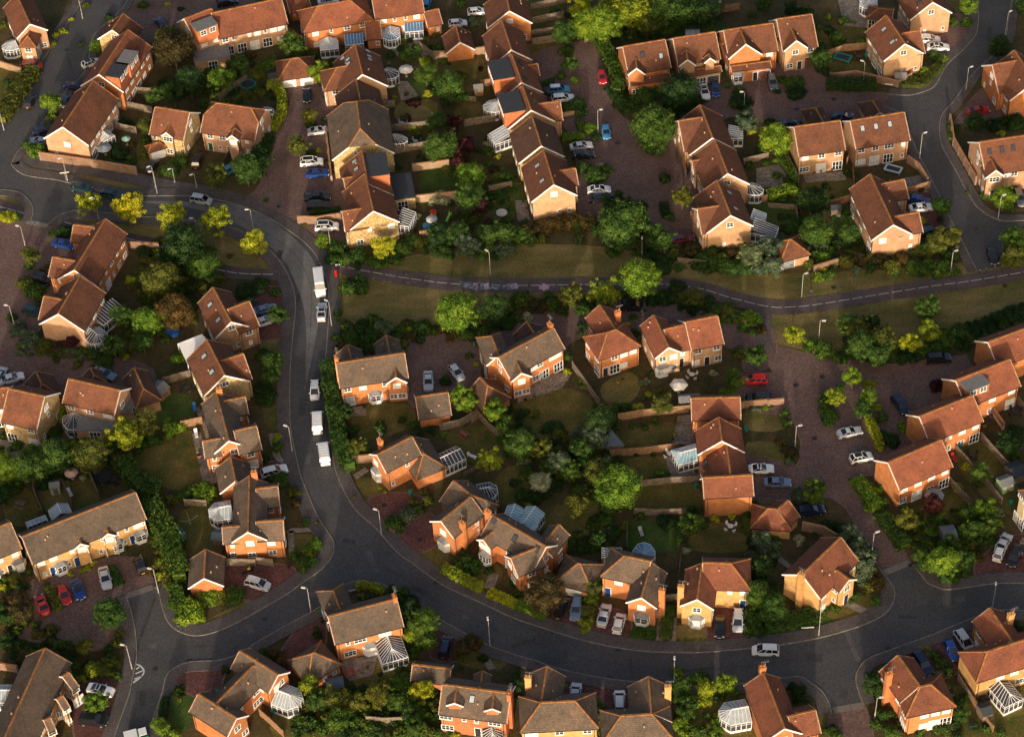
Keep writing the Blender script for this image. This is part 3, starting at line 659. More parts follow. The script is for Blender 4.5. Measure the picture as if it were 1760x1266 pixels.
    for i, b in enumerate(bl):
        hw2, a2, b2 = b['w']; c = b['c'] - off; c.z = 0
        faces = {'N': (b['n'], hw2, a2, b2), 'S': (-b['n'], hw2, a2, b2), 'A': (-b['d'], a2, hw2, hw2), 'B': (b['d'], b2, hw2, hw2)}
        for key, (nm, dist, p_, q_) in faces.items():
            view = (CAMP - (b['c'])); view.z = 0; vis = nm.dot(view.normalized())
            lab = 'F' if (key in 'NS' and vis > 0) else ('K' if key in 'NS' else key)
            spec = win.get(f'{i}{lab}')
            if spec is None:
                if vis < -.35: continue
                if key in 'AB' and KH[b['ends'][0 if key == 'A' else 1]] >= 1 and b['He'] < 3: continue
                if key in 'NS':
                    n_ = max(1, int((p_ + q_) / 2.7)); up_ = ''.join(rw.choice('wwwvs') for _ in range(n_)); lo = ''.join(rw.choice('wwDWs') for _ in range(n_))
                    spec = '/' + up_ + '/' + lo if b['He'] > 4 else ('//s' if b['He'] > 2.5 else '')
                else: spec = ('w/.s./s.w' if b['He'] > 4 else '') if KH[b['ends'][0 if key == 'A' else 1]] < 1 else ('/w.w/w.D' if b['He'] > 4 else '')
                if key in 'AB' and b['He'] > 4 and hw2 < 2.6: spec = '/w/w'
            if not spec: continue
            rows = spec.split('/'); rows = [''] * (3 - len(rows)) + rows
            tz = (b['He'] + .95, b['He'] - .82 if b['He'] > 4 else 9, 1.3)
            right = Vector((0, 0, 1)).cross(nm)     # to the right as seen by a person facing the wall
            ctr = c + nm * dist
            if key in 'NS': ctr = ctr + b['d'] * ((b2 - a2) / 2)
            span = (p_ + q_)
            for r_, row in enumerate(rows):
                for k, ch in enumerate(row):
                    if ch in '. ': continue
                    u = ((k + .5) / len(row) - .5) * span * (.94 if r_ else .5)
                    pos = ctr + right * u + nm * .0
                    z = tz[r_]
                    if z > 8.5: continue
                    if r_ == 2 and ch in 'Ddn': z = 1.12
                    if r_ == 2 and ch in 'Gg': z = 1.16
                    if inside(pos.x + nm.x * .15, pos.y + nm.y * .15, i): continue
                    bd = (ch in 'vz' or rw.random() < .33) and ch not in 'dnGg'
                    col = None
                    if ch in 'dnGg': col = (doorc or {}).get(ch, DOORC[ch])
                    place(root, ch, (pos.x, pos.y, z), math.atan2(nm.y, nm.x), bd, col)
    # chimneys
    for s_ in chim:
        a = s_.split(); p = T(a[0], float(a[1]), float(a[2])); b = bl[int(a[3]) if len(a) > 3 else 0]
        zt = float(a[4]) if len(a) > 4 else b['Hr'] + .9; g = G(p, zt) - off; mb = MB(); rz = math.atan2(b['d'].y, b['d'].x)
        mb.box((0, 0, zt / 2), (.62, 1.0, zt), 0); mb.box((0, 0, zt - .12), (.74, 1.12, .16)); mb.box((0, 0, zt - .42), (.70, 1.08, .08))
        co = mb.build('chimney', WALLS[wall], Rf, uv=True, loc=(g.x, g.y, 0), rz=rz)
        am = MB(); am.beam((.2, .3, zt), (.2, .3, zt + 1.3), .035, .035); am.beam((.2, -.4, zt + 1.25), (.2, .9, zt + 1.25), .03, .03)
        for k_ in range(5): am.beam((-.1, -.3 + .28 * k_, zt + 1.25), (.5, -.3 + .28 * k_, zt + 1.25), .02, .02)
        am.build('aerial', GALV, Rf, loc=(g.x, g.y, 0), rz=rz)
        pt = MB(); pt.cyl((0, -.25, zt), .13, .4, 8, .10); pt.cyl((0, .25, zt), .13, .4, 8, .10); pt.build('chimney_pot', RIDGE, Rf, loc=(g.x, g.y, 0), rz=rz)
    # skylights
    def roofhit(p):
        best = None; o_ = CAMP; dd = (G(p, 0) - CAMP).normalized()
        for b in bl:
            for sg in (1, -1):
                nn = Vector((0, 0, 1)) + b['n'] * sg * b['tp']; nn.normalize()
                pl = b['c'].copy(); pl.z = b['Hr']
                den = dd.dot(nn)
                if abs(den) < 1e-4: continue
                t = (pl - o_).dot(nn) / den; q = o_ + dd * t; r_ = q - b['c']
                x, y = r_.dot(b['d']), r_.dot(b['n']) * sg
                if -b['la'] - .5 < x < b['lb'] + .5 and -.3 < y < b['hw'] + .5 and (best is None or t < best[0]): best = (t, q, nn, b)
        return best
    for s_ in sky:
        a = s_.split(); p = T(a[0], float(a[1]), float(a[2])); h = roofhit(p)
        if not h: continue
        _, q, nn, b = h; zx = nn; yx = b['d']; xx = yx.cross(zx)
        mb = MB(); mb.box((0, 0, .06), (1.2, .85, .14)); g2 = MB(); g2.box((0, 0, .1), (1.0, .66, .1))
        o = mb.build('skylight', DARKP if len(a) < 4 else DARKP, Rf); M_ = Matrix((xx, yx, zx)).transposed().to_4x4(); M_.translation = q - off; o.matrix_local = M_
        inst('pane', g2.mesh('pane', BLIND), o, (0, 0, 0), 0, {'b': CB, 'd': CC, 'w': CW}.get(a[3] if len(a) > 3 else 'w'))
    # box dormers "tile cx cy w d  k"
    for s_ in dorm:
        a = s_.split(); p = T(a[0], float(a[1]), float(a[2])); w, dd = float(a[3]), float(a[4]); b = bl[int(a[6]) if len(a) > 6 else 0]
        zt = b['Hr'] - .35; g = G(p, zt) - off; cc = b['c'] - off; rel = Vector((g.x, g.y, 0)) - Vector((cc.x, cc.y, 0))
        sg = 1 if rel.dot(b['n']) > 0 else -1; nm = b['n'] * sg; rz = math.atan2(nm.y, nm.x)
        dm = MB(); dm.box((0, 0, b['He'] + (zt - b['He']) / 2 - .1), (dd, w, zt - b['He'] + .1))
        do = dm.build('dormer', WALLS['r'], Rf, loc=(g.x, g.y, 0), rz=rz, uv=True)
        f2 = MB(); f2.box((.05, 0, zt), (dd + .25, w + .25, .12)); f2.build('dormer_roof', FELT if a[5] == 'b' else FELTG, Rf, loc=(g.x, g.y, 0), rz=rz)
        n_ = max(1, int(w / 2)); rt = Vector((0, 0, 1)).cross(nm)
        for k in range(n_):
            pos = Vector((g.x, g.y, 0)) + nm * (dd / 2) + rt * (((k + .5) / n_ - .5) * w * .9)
            place(root, 'w', (pos.x, pos.y, zt - .85), rz)
    pxc = PX(Vector((c0.x, c0.y, 4)))
    rn = {'b': 'brown-roofed', 'r': 'red-roofed', 'g': 'grey-brown-roofed', 'd': 'dark-roofed'}[roof]
    label = f'{rn} {lm}'
    tag(root, label, cat)
    LAND.append((pxc, lm))
    del root['_c']
    HOUSES.append((root, pxc)); return root

# ------------------------------------------------------------------ the houses (survey grid tiles)
H('corner house with a white fan conservatory at the top left', 'b', 't', ['00 110 -40 205 165 115 265 4.8', '00 215 178 190 250 250 320 4.2 hh'])
H('yellow-ended house behind the lime tree', 'b', 's', ['00 845 95 770 205 665 275 4.6'])
H('terrace pair with two box dormers', 'r', 'o', ['00 880 205 680 510 850 628 4.9'], dorm=['00 870 395 4.6 3.0 g', '00 800 480 4.6 3.0 b'], kind='terraced_house')
H('sunlit gable house behind the curved brick wall', 'b', 't', ['00 640 555 430 870 605 1005 4.9'], {'0B': '/.v./z..'})
H('half-rubble house with a timbered front gable', 'b', 's', ['00 1065 735 1300 772 1035 925 4.6', '00 1215 790 1140 908 1095 967 5.2 gg 42', '00 1040 990 1090 975 1030 1040 2.4 hh'], {'0F': '/s...../.....', '1B': '/W/w', '1A': '', '2F': '//G'})
H('hip-roofed house with a small front gable', 'b', 't', ['00 1485 708 1722 742 1395 912 4.7 kk', '00 1610 880 1590 928 1550 965 5.6 gg 42'], {'0F': '/ww.s/dswsw', '1B': '/w/.'}, doorc={'d': GREEND})
H('long house with a grey dormer and flat extension', 'r', 't', ['00 1265 130 1450 60 1365 300 4.8', '00 1450 92 1930 -12 1500 268 4.8'], {'1F': '/ws.svsvw/DDDDw'}, dorm=['00 1400 165 4.6 3.2 g'], flat=['00 1450 365 7.5 4.4 2.7 280 g'])
H('semi pair with the glazed pale blue lean-to', 'r', 'o', ['10 425 42 645 3 400 215 4.9 hh', '10 745 150 850 140 750 278 2.5'], {'0F': '/vsww/vDwD', '1F': '//.s'})
H('semi pair with the round blue conservatory', 'r', 'o', ['10 790 -40 1125 -88 815 137 4.9', '10 1150 85 1252 62 1165 190 2.6'], {'0F': '/wssv/wwDD', '1F': '//.s'})
H('small garage beside the long top house', 'r', 'o', ['10 205 -18 350 -50 225 95 2.4'], {'0F': ''}, kind='garage', cat='garage')
H('gable-fronted garage behind the brick fence', 'b', 'o', ['10 1370 175 1400 290 1300 350 2.4'], {'0B': ''}, kind='garage', cat='garage')
H('hipped double garage with white doors', 'b', 't', ['10 240 405 292 398 185 552 2.3 hh'], {'0F': '//GG'}, kind='garage', cat='garage')
H('six-skylight house north of the grey roof', 'b', 't', ['10 680 305 730 510 905 585 4.9', '10 555 465 700 440 570 610 4.2 hg'], {'0B': '/./.'}, sky=['10 595 403', '10 632 410', '10 635 438', '10 765 352', '10 775 388', '10 780 410'])
H('lower linked house beside the round patio', 'd', 't', ['10 685 540 715 690 870 722 4.2'])
H('broad half-hipped house with mottled yellow gable', 'g', 's', ['10 690 697 715 885 945 1000 5.0 kk'], {'0B': 's./.../...'})
H('house with a black flat roof and blue skylights', 'b', 's', ['10 725 1035 768 1262 580 1195 4.8', '10 600 1225 760 1195 610 1330 4.6'], {'0B': ''}, dorm=['10 825 1130 6.5 4.2 b'], sky=['10 678 1108', '10 690 1160'], flat=['10 990 1280 5.0 7.5 2.8 280 b'])
H('mottled yellow end house beside the park path', 'b', 's', ['11 745 -70 805 185 985 258 4.9', '11 590 190 755 163 607 328 4.6'], {'0B': '/.z.w/w.s.'})
H('top terrace house with the white barge gable', 'b', 'o', ['20 -50 -80 -18 75 140 160 4.8'])
H('steep house above the first black box roof', 'b', 'o', ['20 -72 140 -5 342 140 415 4.8'])
H('terrace house with the upper black box roof', 'b', 'o', ['20 -5 370 65 565 215 635 4.8', '20 105 450 175 438 190 520 4.2'], dorm=['20 -75 475 6.2 4.2 b'], sky=['20 58 437 d', '20 90 538 d'], kind='terraced_house')
H('terrace house with the lower black box roof', 'b', 'p', ['20 70 590 130 755 295 830 4.8', '20 165 715 330 695 345 825 4.4'], dorm=['20 -5 700 6.2 4.2 b'], sky=['20 135 635 d', '20 158 698 d'], kind='terraced_house')
H('terrace house beside the white parked saloon', 'd', 's', ['20 135 795 200 1000 360 1070 4.8'], kind='terraced_house')
H('sunlit terrace end house with attic window', 'b', 'p', ['20 215 1030 287 1266 135 1394 4.9', '20 280 1180 435 1155 450 1270 4.6'], {'0B': 'w/..../..ss'}, sky=['20 175 1138', '20 208 1242'], kind='terraced_house')
H('end house of the row with two skylights', 'b', 'o', ['20 760 322 1050 272 792 518 4.9', '20 850 400 855 468 795 530 5.5 gg 42', '20 800 540 1080 495 805 590 3.2 gg 25'], {'0F': '/....sw/......', '1B': '/W/.', '2F': '//W..d', '0A': '', '0B': ''}, sky=['20 895 375 d', '20 1022 385'])
H('mock-timbered house with a black garage opening', 'b', 'p', ['20 1105 265 1395 220 1140 450 4.9', '20 1195 345 1205 408 1145 468 5.5 gg 42', '20 1350 370 1360 398 1330 430 5.6 gg 42', '20 1155 495 1430 450 1160 535 3.2 gg 25'], {'0F': '/...s../....', '1B': '/W/.', '2B': '/w/.', '3F': '//WDg', '0A': '', '0B': ''})
H('broad-gabled house with a maroon garage door', 'b', 'o', ['20 1452 210 1790 160 1475 400 4.9', '20 1565 205 1605 303 1490 418 5.3 gg 42', '20 1500 455 1770 420 1510 492 3.2 gg 25'], {'0F': '/...w/...', '1B': '/sWs/...', '2F': '//b.dg', '0A': '', '0B': ''}, doorc={'g': REDD})
H('narrow gabled house with a white porch', 'b', 'p', ['30 60 133 300 98 100 355 4.9', '30 150 180 195 278 115 366 5.4 gg 42'], {'0F': '/..w/..g', '1B': '/w/wd', '0A': '', '0B': ''}, doorc={'g': REDD})
H('house on the bend above the brick wall', 'b', 'p', ['30 810 105 940 300 800 430 5.0', '30 920 230 1045 210 1085 365 4.7'], {'0B': 'w/...../..s.s', '0F': '/www/wDD'}, sky=['30 797 203', '30 855 290'])
H('top right sunlit house beside the bend', 'b', 't', ['30 1040 -130 1130 15 985 155 5.0', '30 760 60 860 70 690 130 2.6 hg 25'], {'0B': 'w/..../.s.s', '0F': '/sws/DwD', '1F': '//DD'}, sky=['30 1037 20 d'])
H('staggered house with the white lean-to porch', 'b', 'p', ['20 1290 720 1375 945 1525 1015 5.0', '20 1142 830 1300 805 1182 1040 4.7'])
H('middle house of the staggered row', 'b', 'p', ['20 1390 960 1480 1190 1630 1262 5.0', '20 1235 1105 1400 1080 1245 1190 4.2'])
H('end house of the staggered row beside the shrubs', 'b', 'p', ['21 1405 -25 1500 215 1655 285 5.0', '21 1272 173 1455 145 1325 340 4.6'], {'0B': 'w/..../.s..'}, sky=['21 1490 62', '21 1533 170'])
H('left one of two rear-facing garden houses', 'b', 'p', ['30 178 872 495 828 205 1075 5.0'], {'0F': '/w.w.w/W.D.D', '0A': '', '0B': ''})
H('three-skylight house beside the corner road', 'b', 't', ['30 565 830 935 770 610 1022 5.0'], {'0F': '/w.w.W.s/W.D.D.s', '0A': '', '0B': ''}, sky=['30 648 882', '30 740 868', '30 835 852'])
H('pyramid garage behind the left garden house', 'd', 'p', ['30 325 742 378 838 272 838 2.4 hg'], {'0F': ''}, kind='garage', cat='garage')
H('pyramid garage behind the three-skylight house', 'd', 'p', ['30 718 692 765 770 655 775 2.4 hg'], {'0F': ''}, kind='garage', cat='garage')
H('long-sloped gable house above the flowering shrubs', 'b', 't', ['30 700 1195 860 1541 715 1649 5.0', '31 862 225 1035 195 1055 332 4.6', '31 780 0 935 -30 945 105 4.4'], {'0B': '/.v..../....', '0F': '/w.w.w.w/D.w.D'})
H('arched-window house at the upper right edge', 'b', 'o', ['30 1690 345 1830 560 1645 672 5.0', '30 1540 445 1715 415 1590 640 4.6'])
H('front-gabled house behind the long brick wall', 'b', 't', ['30 1450 977 1800 925 1490 1207 5.0', '30 1530 1090 1565 1168 1495 1222 5.5 gg 42'], {'0F': '/..ww../......', '1B': '/W/d'}, sky=['30 1520 1040 d', '30 1605 1025 d', '30 1683 1013 d'])
H('long house below the first yellow tree', 'b', 'o', ['01 725 240 510 590 870 352 4.9', '01 505 280 670 300 500 400 4.4', '01 362 502 520 530 350 640 4.4'])
H('house with the pergola and white conservatory', 'b', 't', ['01 550 630 400 890 580 1010 4.9', '01 302 770 430 795 285 935 4.4'], {'0B': '/..../....', '0F': '/w.w.w/....'})
H('twin-skylight house beside two silver cars', 'b', 't', ['01 1460 710 1585 945 1487 1068 4.9', '01 1565 860 1710 805 1755 985 4.6'], {'0B': 'w/..../..ss'}, sky=['01 1443 830', '01 1500 935'])
H('house beside the white tent roof', 'b', 's', ['01 1415 1065 1540 1311 1410 1466 4.9', '01 1515 1215 1670 1165 1722 1340 4.6'], {'0B': 'w/..../....'}, sky=['01 1402 1183', '02 1455 25'])
H('half-rubble house at the left edge', 'b', 's', ['02 60 140 305 192 22 372 4.9'], {'0F': '/v.w/D.W'})
H('house with the white fan conservatory and dark lean-to', 'b', 't', ['02 470 72 825 152 445 242 4.9'], {'0F': '/w.w.W/....', '0B': '/w/.'}, flat=['02 660 375 6.5 3.6 2.6 255 g', '02 900 230 5.5 2.2 2.5 330 g'])
H('house cut by the left edge', 'b', 't', ['02 -220 150 60 132 -100 280 4.9'])
H('pyramid garage behind the half-rubble house', 'd', 't', ['02 245 20 285 105 172 145 2.4 gh'], {'0F': ''}, kind='garage', cat='garage')
H('dark pyramid garage with a car parked in front', 'd', 't', ['02 618 -5 645 45 570 80 2.4 gh'], {'0F': ''}, kind='garage', cat='garage')
H('large dark hipped garage beside the shed', 'd', 't', ['02 918 -5 985 140 845 75 2.6 gh'], {'0F': ''}, kind='garage', cat='garage')
H('long cross-winged house beside the walled lawn', 'g', 'o', ['02 1480 160 1570 495 1475 600 4.9', '02 1390 500 1510 480 1425 612 4.4', '02 1535 225 1682 195 1722 310 4.5', '02 1605 430 1760 395 1870 540 4.6'], {'0B': '/..w./.....'}, chim=['02 1500 135'])
H('lower linked garage wing beside the patio', 'g', 'o', ['02 1580 605 1615 770 1510 865 2.6'], {'0B': '', '0F': ''}, kind='garage', cat='garage')
H('bright orange gabled house beside the fan conservatory', 'g', 'o', ['02 1712 735 1700 1120 1590 1200 5.0', '02 1525 1090 1645 1080 1540 1205 4.4', '02 1757 825 1905 808 1920 950 4.6', '02 1757 1052 1942 1040 1955 1175 4.6'], {'0B': '/.w./.w.'}, chim=['02 1742 705'])
H('long terrace with white bay windows', 'g', 'y', ['02 150 1155 930 850 1000 1035 4.9', '02 548 1175 553 1200 525 1228 4.7', '02 735 1105 740 1130 712 1155 4.7'], {'0F': '/v.w..s.v..s.v.s.W/sdbsdb.sdbsdb', '1B': '/v/.', '2B': '/v/.'}, kind='terraced_house', doorc={'d': BLUEG})
H('terrace end with a bay at the left edge', 'g', 'y', ['02 -250 1190 70 1055 140 1240 4.9'], {'0F': '/v.v.v/dbsdb'}, kind='terraced_house')
H('orange-gabled garage behind the yellow-green hedge', 'g', 'o', ['02 1410 1240 1400 1437 1290 1502 2.4'], {'0B': '', '0A': ''}, kind='garage', cat='garage')
H('long terrace in the lower left corner', 'g', 'y', ['03 310 655 -40 1430 495 750 4.9', '03 430 850 470 820 400 835 4.7', '03 390 1005 430 980 362 998 4.7', '03 300 1150 345 1130 275 1140 4.7'], {'0F': '/v.w.v.w.v.w/bdsbdsbds'}, kind='terraced_house')
H('cross-winged house with the white octagonal conservatory', 'g', 'o', ['03 1645 675 1907 838 1857 970 4.8', '03 1360 970 1622 1137 1310 1100 4.6', '03 1490 1030 1740 775 1600 1110 4.6'], {'0B': '/.ww./..', '1B': '/.w./w.w', '1F': '/./.'})
H('brown-green roofed house on the junction', 'g', 'o', ['13 495 440 965 318 530 635 4.8', '13 528 262 580 400 440 345 4.4 hg'], {'0F': '/.s.W...W../.W..b....', '0A': '', '0B': ''}, chim=['13 950 295'])
H('dark pyramid garage beside the tree-filled garden', 'g', 'o', ['13 386 694 398 687 505 820 2.4 hh'], {'0F': '//.ss', '0B': '//ss'}, kind='garage', cat='garage')
H('small garage behind the parked dark blue car', 'g', 'o', ['13 1075 768 1335 798 1060 878 2.3'], {'0F': '', '0A': '', '0B': ''}, kind='garage', cat='garage')
H('house with two pitched dormers', 'g', 'r', ['13 1280 905 1745 965 1255 1110 4.8', '13 1553 812 1545 905 1490 890 4.3', '13 1378 925 1362 1030 1310 1015 6.6 gg 30', '13 1632 965 1620 1068 1568 1055 6.6 gg 30'], {'0F': '/W..s.s..W./W...d..w', '2B': '/W/', '3B': '/W/', '0A': '', '0B': ''}, chim=['13 1738 960'], sky=['13 1483 1005'])
H('house with a front red drive and glass porch', 'g', 'o', ['12 830 592 1070 468 885 722 4.9', '12 1072 468 1150 585 1130 815 2.6 gh'], {'0A': '/v./b.', '0F': '/..s./s...'}, chim=['12 850 485'])
H('front-chimney house left of the grey conservatory', 'g', 'o', ['12 1270 1045 1475 880 1350 1170 4.9', '12 1355 770 1475 868 1320 960 4.3 gh'], {'0A': '/v/b', '0F': '/..s/...', '1F': '/./..'}, chim=['12 1415 1050 0 6.9', '12 1590 970'])
H('house with two skylights and a glass roof behind', 'g', 'o', ['12 1620 1006 1990 1222 1930 1370 4.9', '12 1668 1085 1560 1172 1500 1185 4.6', '12 1940 1225 1750 1300 1850 1410 4.6', '12 2080 1070 1965 1220 2115 1195 4.4'], {'1B': '/ww/b', '2B': '/vw/w', '3B': '/./.'}, sky=['12 1635 1040 d', '22 20 1165 d', '22 170 1240 d'], kind='detached_house')
H('hipped garage with a wide white door', 'g', 'o', ['23 452 76 468 80 432 250 2.4 hh'], {'0F': '//G', '0B': '//GG'}, kind='garage', cat='garage')
H('house with a blue garage door and covered car', 'g', 'o', ['23 770 25 950 62 815 210 4.9 hg', '23 960 70 888 308 780 345 4.8'], {'0F': '/.w.s/n....', '1B': '/v/b'}, chim=['23 1030 250 1'], doorc={'n': BLUEG})
H('house with four clipped bushes in front', 'r', 'y', ['23 1310 70 1500 75 1605 262 4.9 gh', '23 1305 72 1270 320 1385 390 4.8'], {'0F': '/...s.w/....n', '1B': '/w/b'}, chim=['23 1160 225 1'])
H('detached house on the corner with a large chimney', 'r', 'y', ['32 500 1158 235 1412 345 1592 5.0', '33 470 120 555 185 490 270 4.6'], {'0F': '/w....w/w..d..', '1B': '/w/d', '0B': '/./.'}, chim=['33 230 140'])
H('hipped brick garage beside the dark blue estate car', 'r', 'y', ['32 0 962 60 966 80 1110 2.4 hh', '32 142 905 72 962 206 1030 2.4'], {'0F': '', '0B': ''}, kind='garage', cat='garage')
H('top house of the central red row', 'r', 'o', ['22 1230 205 1565 197 1240 357 4.8'], {'0F': '/./.', '0A': '/./.'}, kind='terraced_house')
H('second house of the central red row', 'r', 'o', ['22 1418 335 1440 495 1275 587 4.9'], {'0B': '/./.'}, kind='terraced_house')
H('third house of the central red row', 'r', 'o', ['22 1470 512 1500 738 1355 745 4.4', '22 1330 590 1340 740 1290 745 2.8 gg 25'], {'0B': '', '1B': ''}, sky=['22 1325 655 d'], kind='terraced_house')
H('blank-walled end house of the central red row', 'r', 'o', ['22 1310 750 1648 730 1322 893 4.9'], {'0F': '/../..', '0A': '/./.'}, kind='terraced_house')
H('hip-fronted house with an aerial and twin ridges', 'g', 'y', ['23 240 780 200 1028 362 900 4.8 gg', '23 200 1030 430 1018 215 1228 4.8 hh'], {'1F': '/W.w.w/D.w.w'}, chim=['23 110 850'])
H('hip-roofed house above the tall olive shrub', 'g', 'y', ['23 935 850 955 1100 1085 1010 4.8', '23 750 1120 957 1108 800 1300 4.8 hh'], chim=['23 1070 912'])
H('large house with a glass conservatory on its left', 'r', 'o', ['23 1722 825 1870 1205 1590 910 5.0', '33 140 1125 325 1080 350 1240 4.6'], {'0B': '/.w./...', '0F': '/./.'}, chim=['23 1720 780'])
H('hipped house with a large side chimney', 'r', 'o', ['33 890 705 1040 915 990 1145 4.9', '33 1045 920 1115 905 1140 1092 4.8 hh'], {'1F': '/.vvv/.vDD', '0F': '/s...w/....'}, chim=['33 832 822'])
H('yellow house with the gabled glass conservatory', 'r', 'y', ['33 1520 380 1668 602 1410 490 4.9', '33 1505 680 1790 590 1445 890 4.9 hh'], {'1F': '/.vvvw/.dWw', '1A': '', '0F': '/w./w.'}, chim=['33 1670 415'])
H('chimneyed house with a sloping hipped rear wing', 'g', 'o', ['11 550 1232 1018 1160 582 1402 4.9', '12 958 5 960 60 892 125 4.7'], {'0F': '/w.w..w.w/D..b...', '1B': '/v/ww'}, chim=['11 548 1185'])
H('left pyramid garage behind the lawn house', 'g', 'o', ['11 630 1103 654 1200 552 1188 2.6 gg'], {'0F': ''}, kind='garage', cat='garage')
H('right pyramid garage behind the lawn house', 'g', 'o', ['11 893 1038 915 1150 810 1100 2.8 gg'], {'0F': ''}, kind='garage', cat='garage')
H('brick garage beside the lime-green tree', 'g', 'o', ['12 1095 197 1318 165 1118 352 2.3'], {'0F': '', '0A': '', '0B': ''}, kind='garage', cat='garage')
H('dark hipped garage behind the lime-green tree', 'd', 'o', ['12 1535 62 1590 120 1480 215 2.6 gh'], {'0F': '', '0B': ''}, kind='garage', cat='garage')
H('large house with white steps onto the lawn', 'g', 'o', ['11 1665 1190 2042 990 2112 1135 5.0', '11 1615 1045 1665 1175 1540 1140 4.6 hg', '22 25 -60 65 30 135 48 4.8'], {'0F': '/.w.ww.vv/.w.WD.D', '2B': '/w/ww'}, chim=['21 262 955'])
H('dark garage beside the large steps house', 'd', 'o', ['21 100 945 155 1030 28 1065 2.5 gh'], {'0F': ''}, kind='garage', cat='garage')
H('cross-hipped house with a big brick chimney', 'r', 'o', ['21 600 830 712 1003 510 935 4.8', '21 655 1020 715 1000 735 1165 4.8 hh'], {'1F': '/.wvv/dDv.'}, chim=['21 725 870'])
H('house with a paved yellow gable and red link', 'r', 'p', ['21 970 900 1075 1120 985 1205 4.8', '21 1045 1000 1195 962 1165 1148 4.2', '21 1190 950 1410 905 1245 1140 4.8'], {'0B': '/ww/bw', '1F': '/v/d', '2F': '/w.w/w.d.w', '2A': '', '2B': ''})
H('lowest house of the right-hand red row', 'r', 'o', ['32 825 645 1190 490 895 835 4.9'], {'0F': '/v.v.v.v/w.D.w.D', '0A': ''}, kind='terraced_house')
H('middle house of the right-hand red row', 'r', 'o', ['32 1040 330 1405 185 1470 367 4.9'], {'0F': '/..v.v.v/..w.w.D', '0A': ''}, kind='terraced_house')
H('dormered house of the right-hand red row', 'r', 'o', ['32 1290 82 1660 -62 1430 242 4.9'], {'0F': '/v.v.v/w.w.D', '0A': ''}, dorm=['32 1410 90 4.4 3.2 g'], kind='terraced_house')
H('top house of the right-hand red row', 'r', 'o', ['31 1512 1085 1830 968 1670 1227 4.9'], {'0F': '/v.v/w.D', '0A': ''}, kind='terraced_house')
H('tall cream house at the right edge', 'g', 'c', ['32 1790 830 2050 750 1690 912 7.4 hg'], {'0F': '/wwww/DGGD', '0A': '/w.w/D.D'})
H('small hipped garage with a grey door by the path', 'b', 'p', ['31 146 384 158 381 175 515 2.4 hh'], {'0F': '//g.', '0B': '//g.'}, kind='garage', cat='garage', doorc={'g': LEAD})
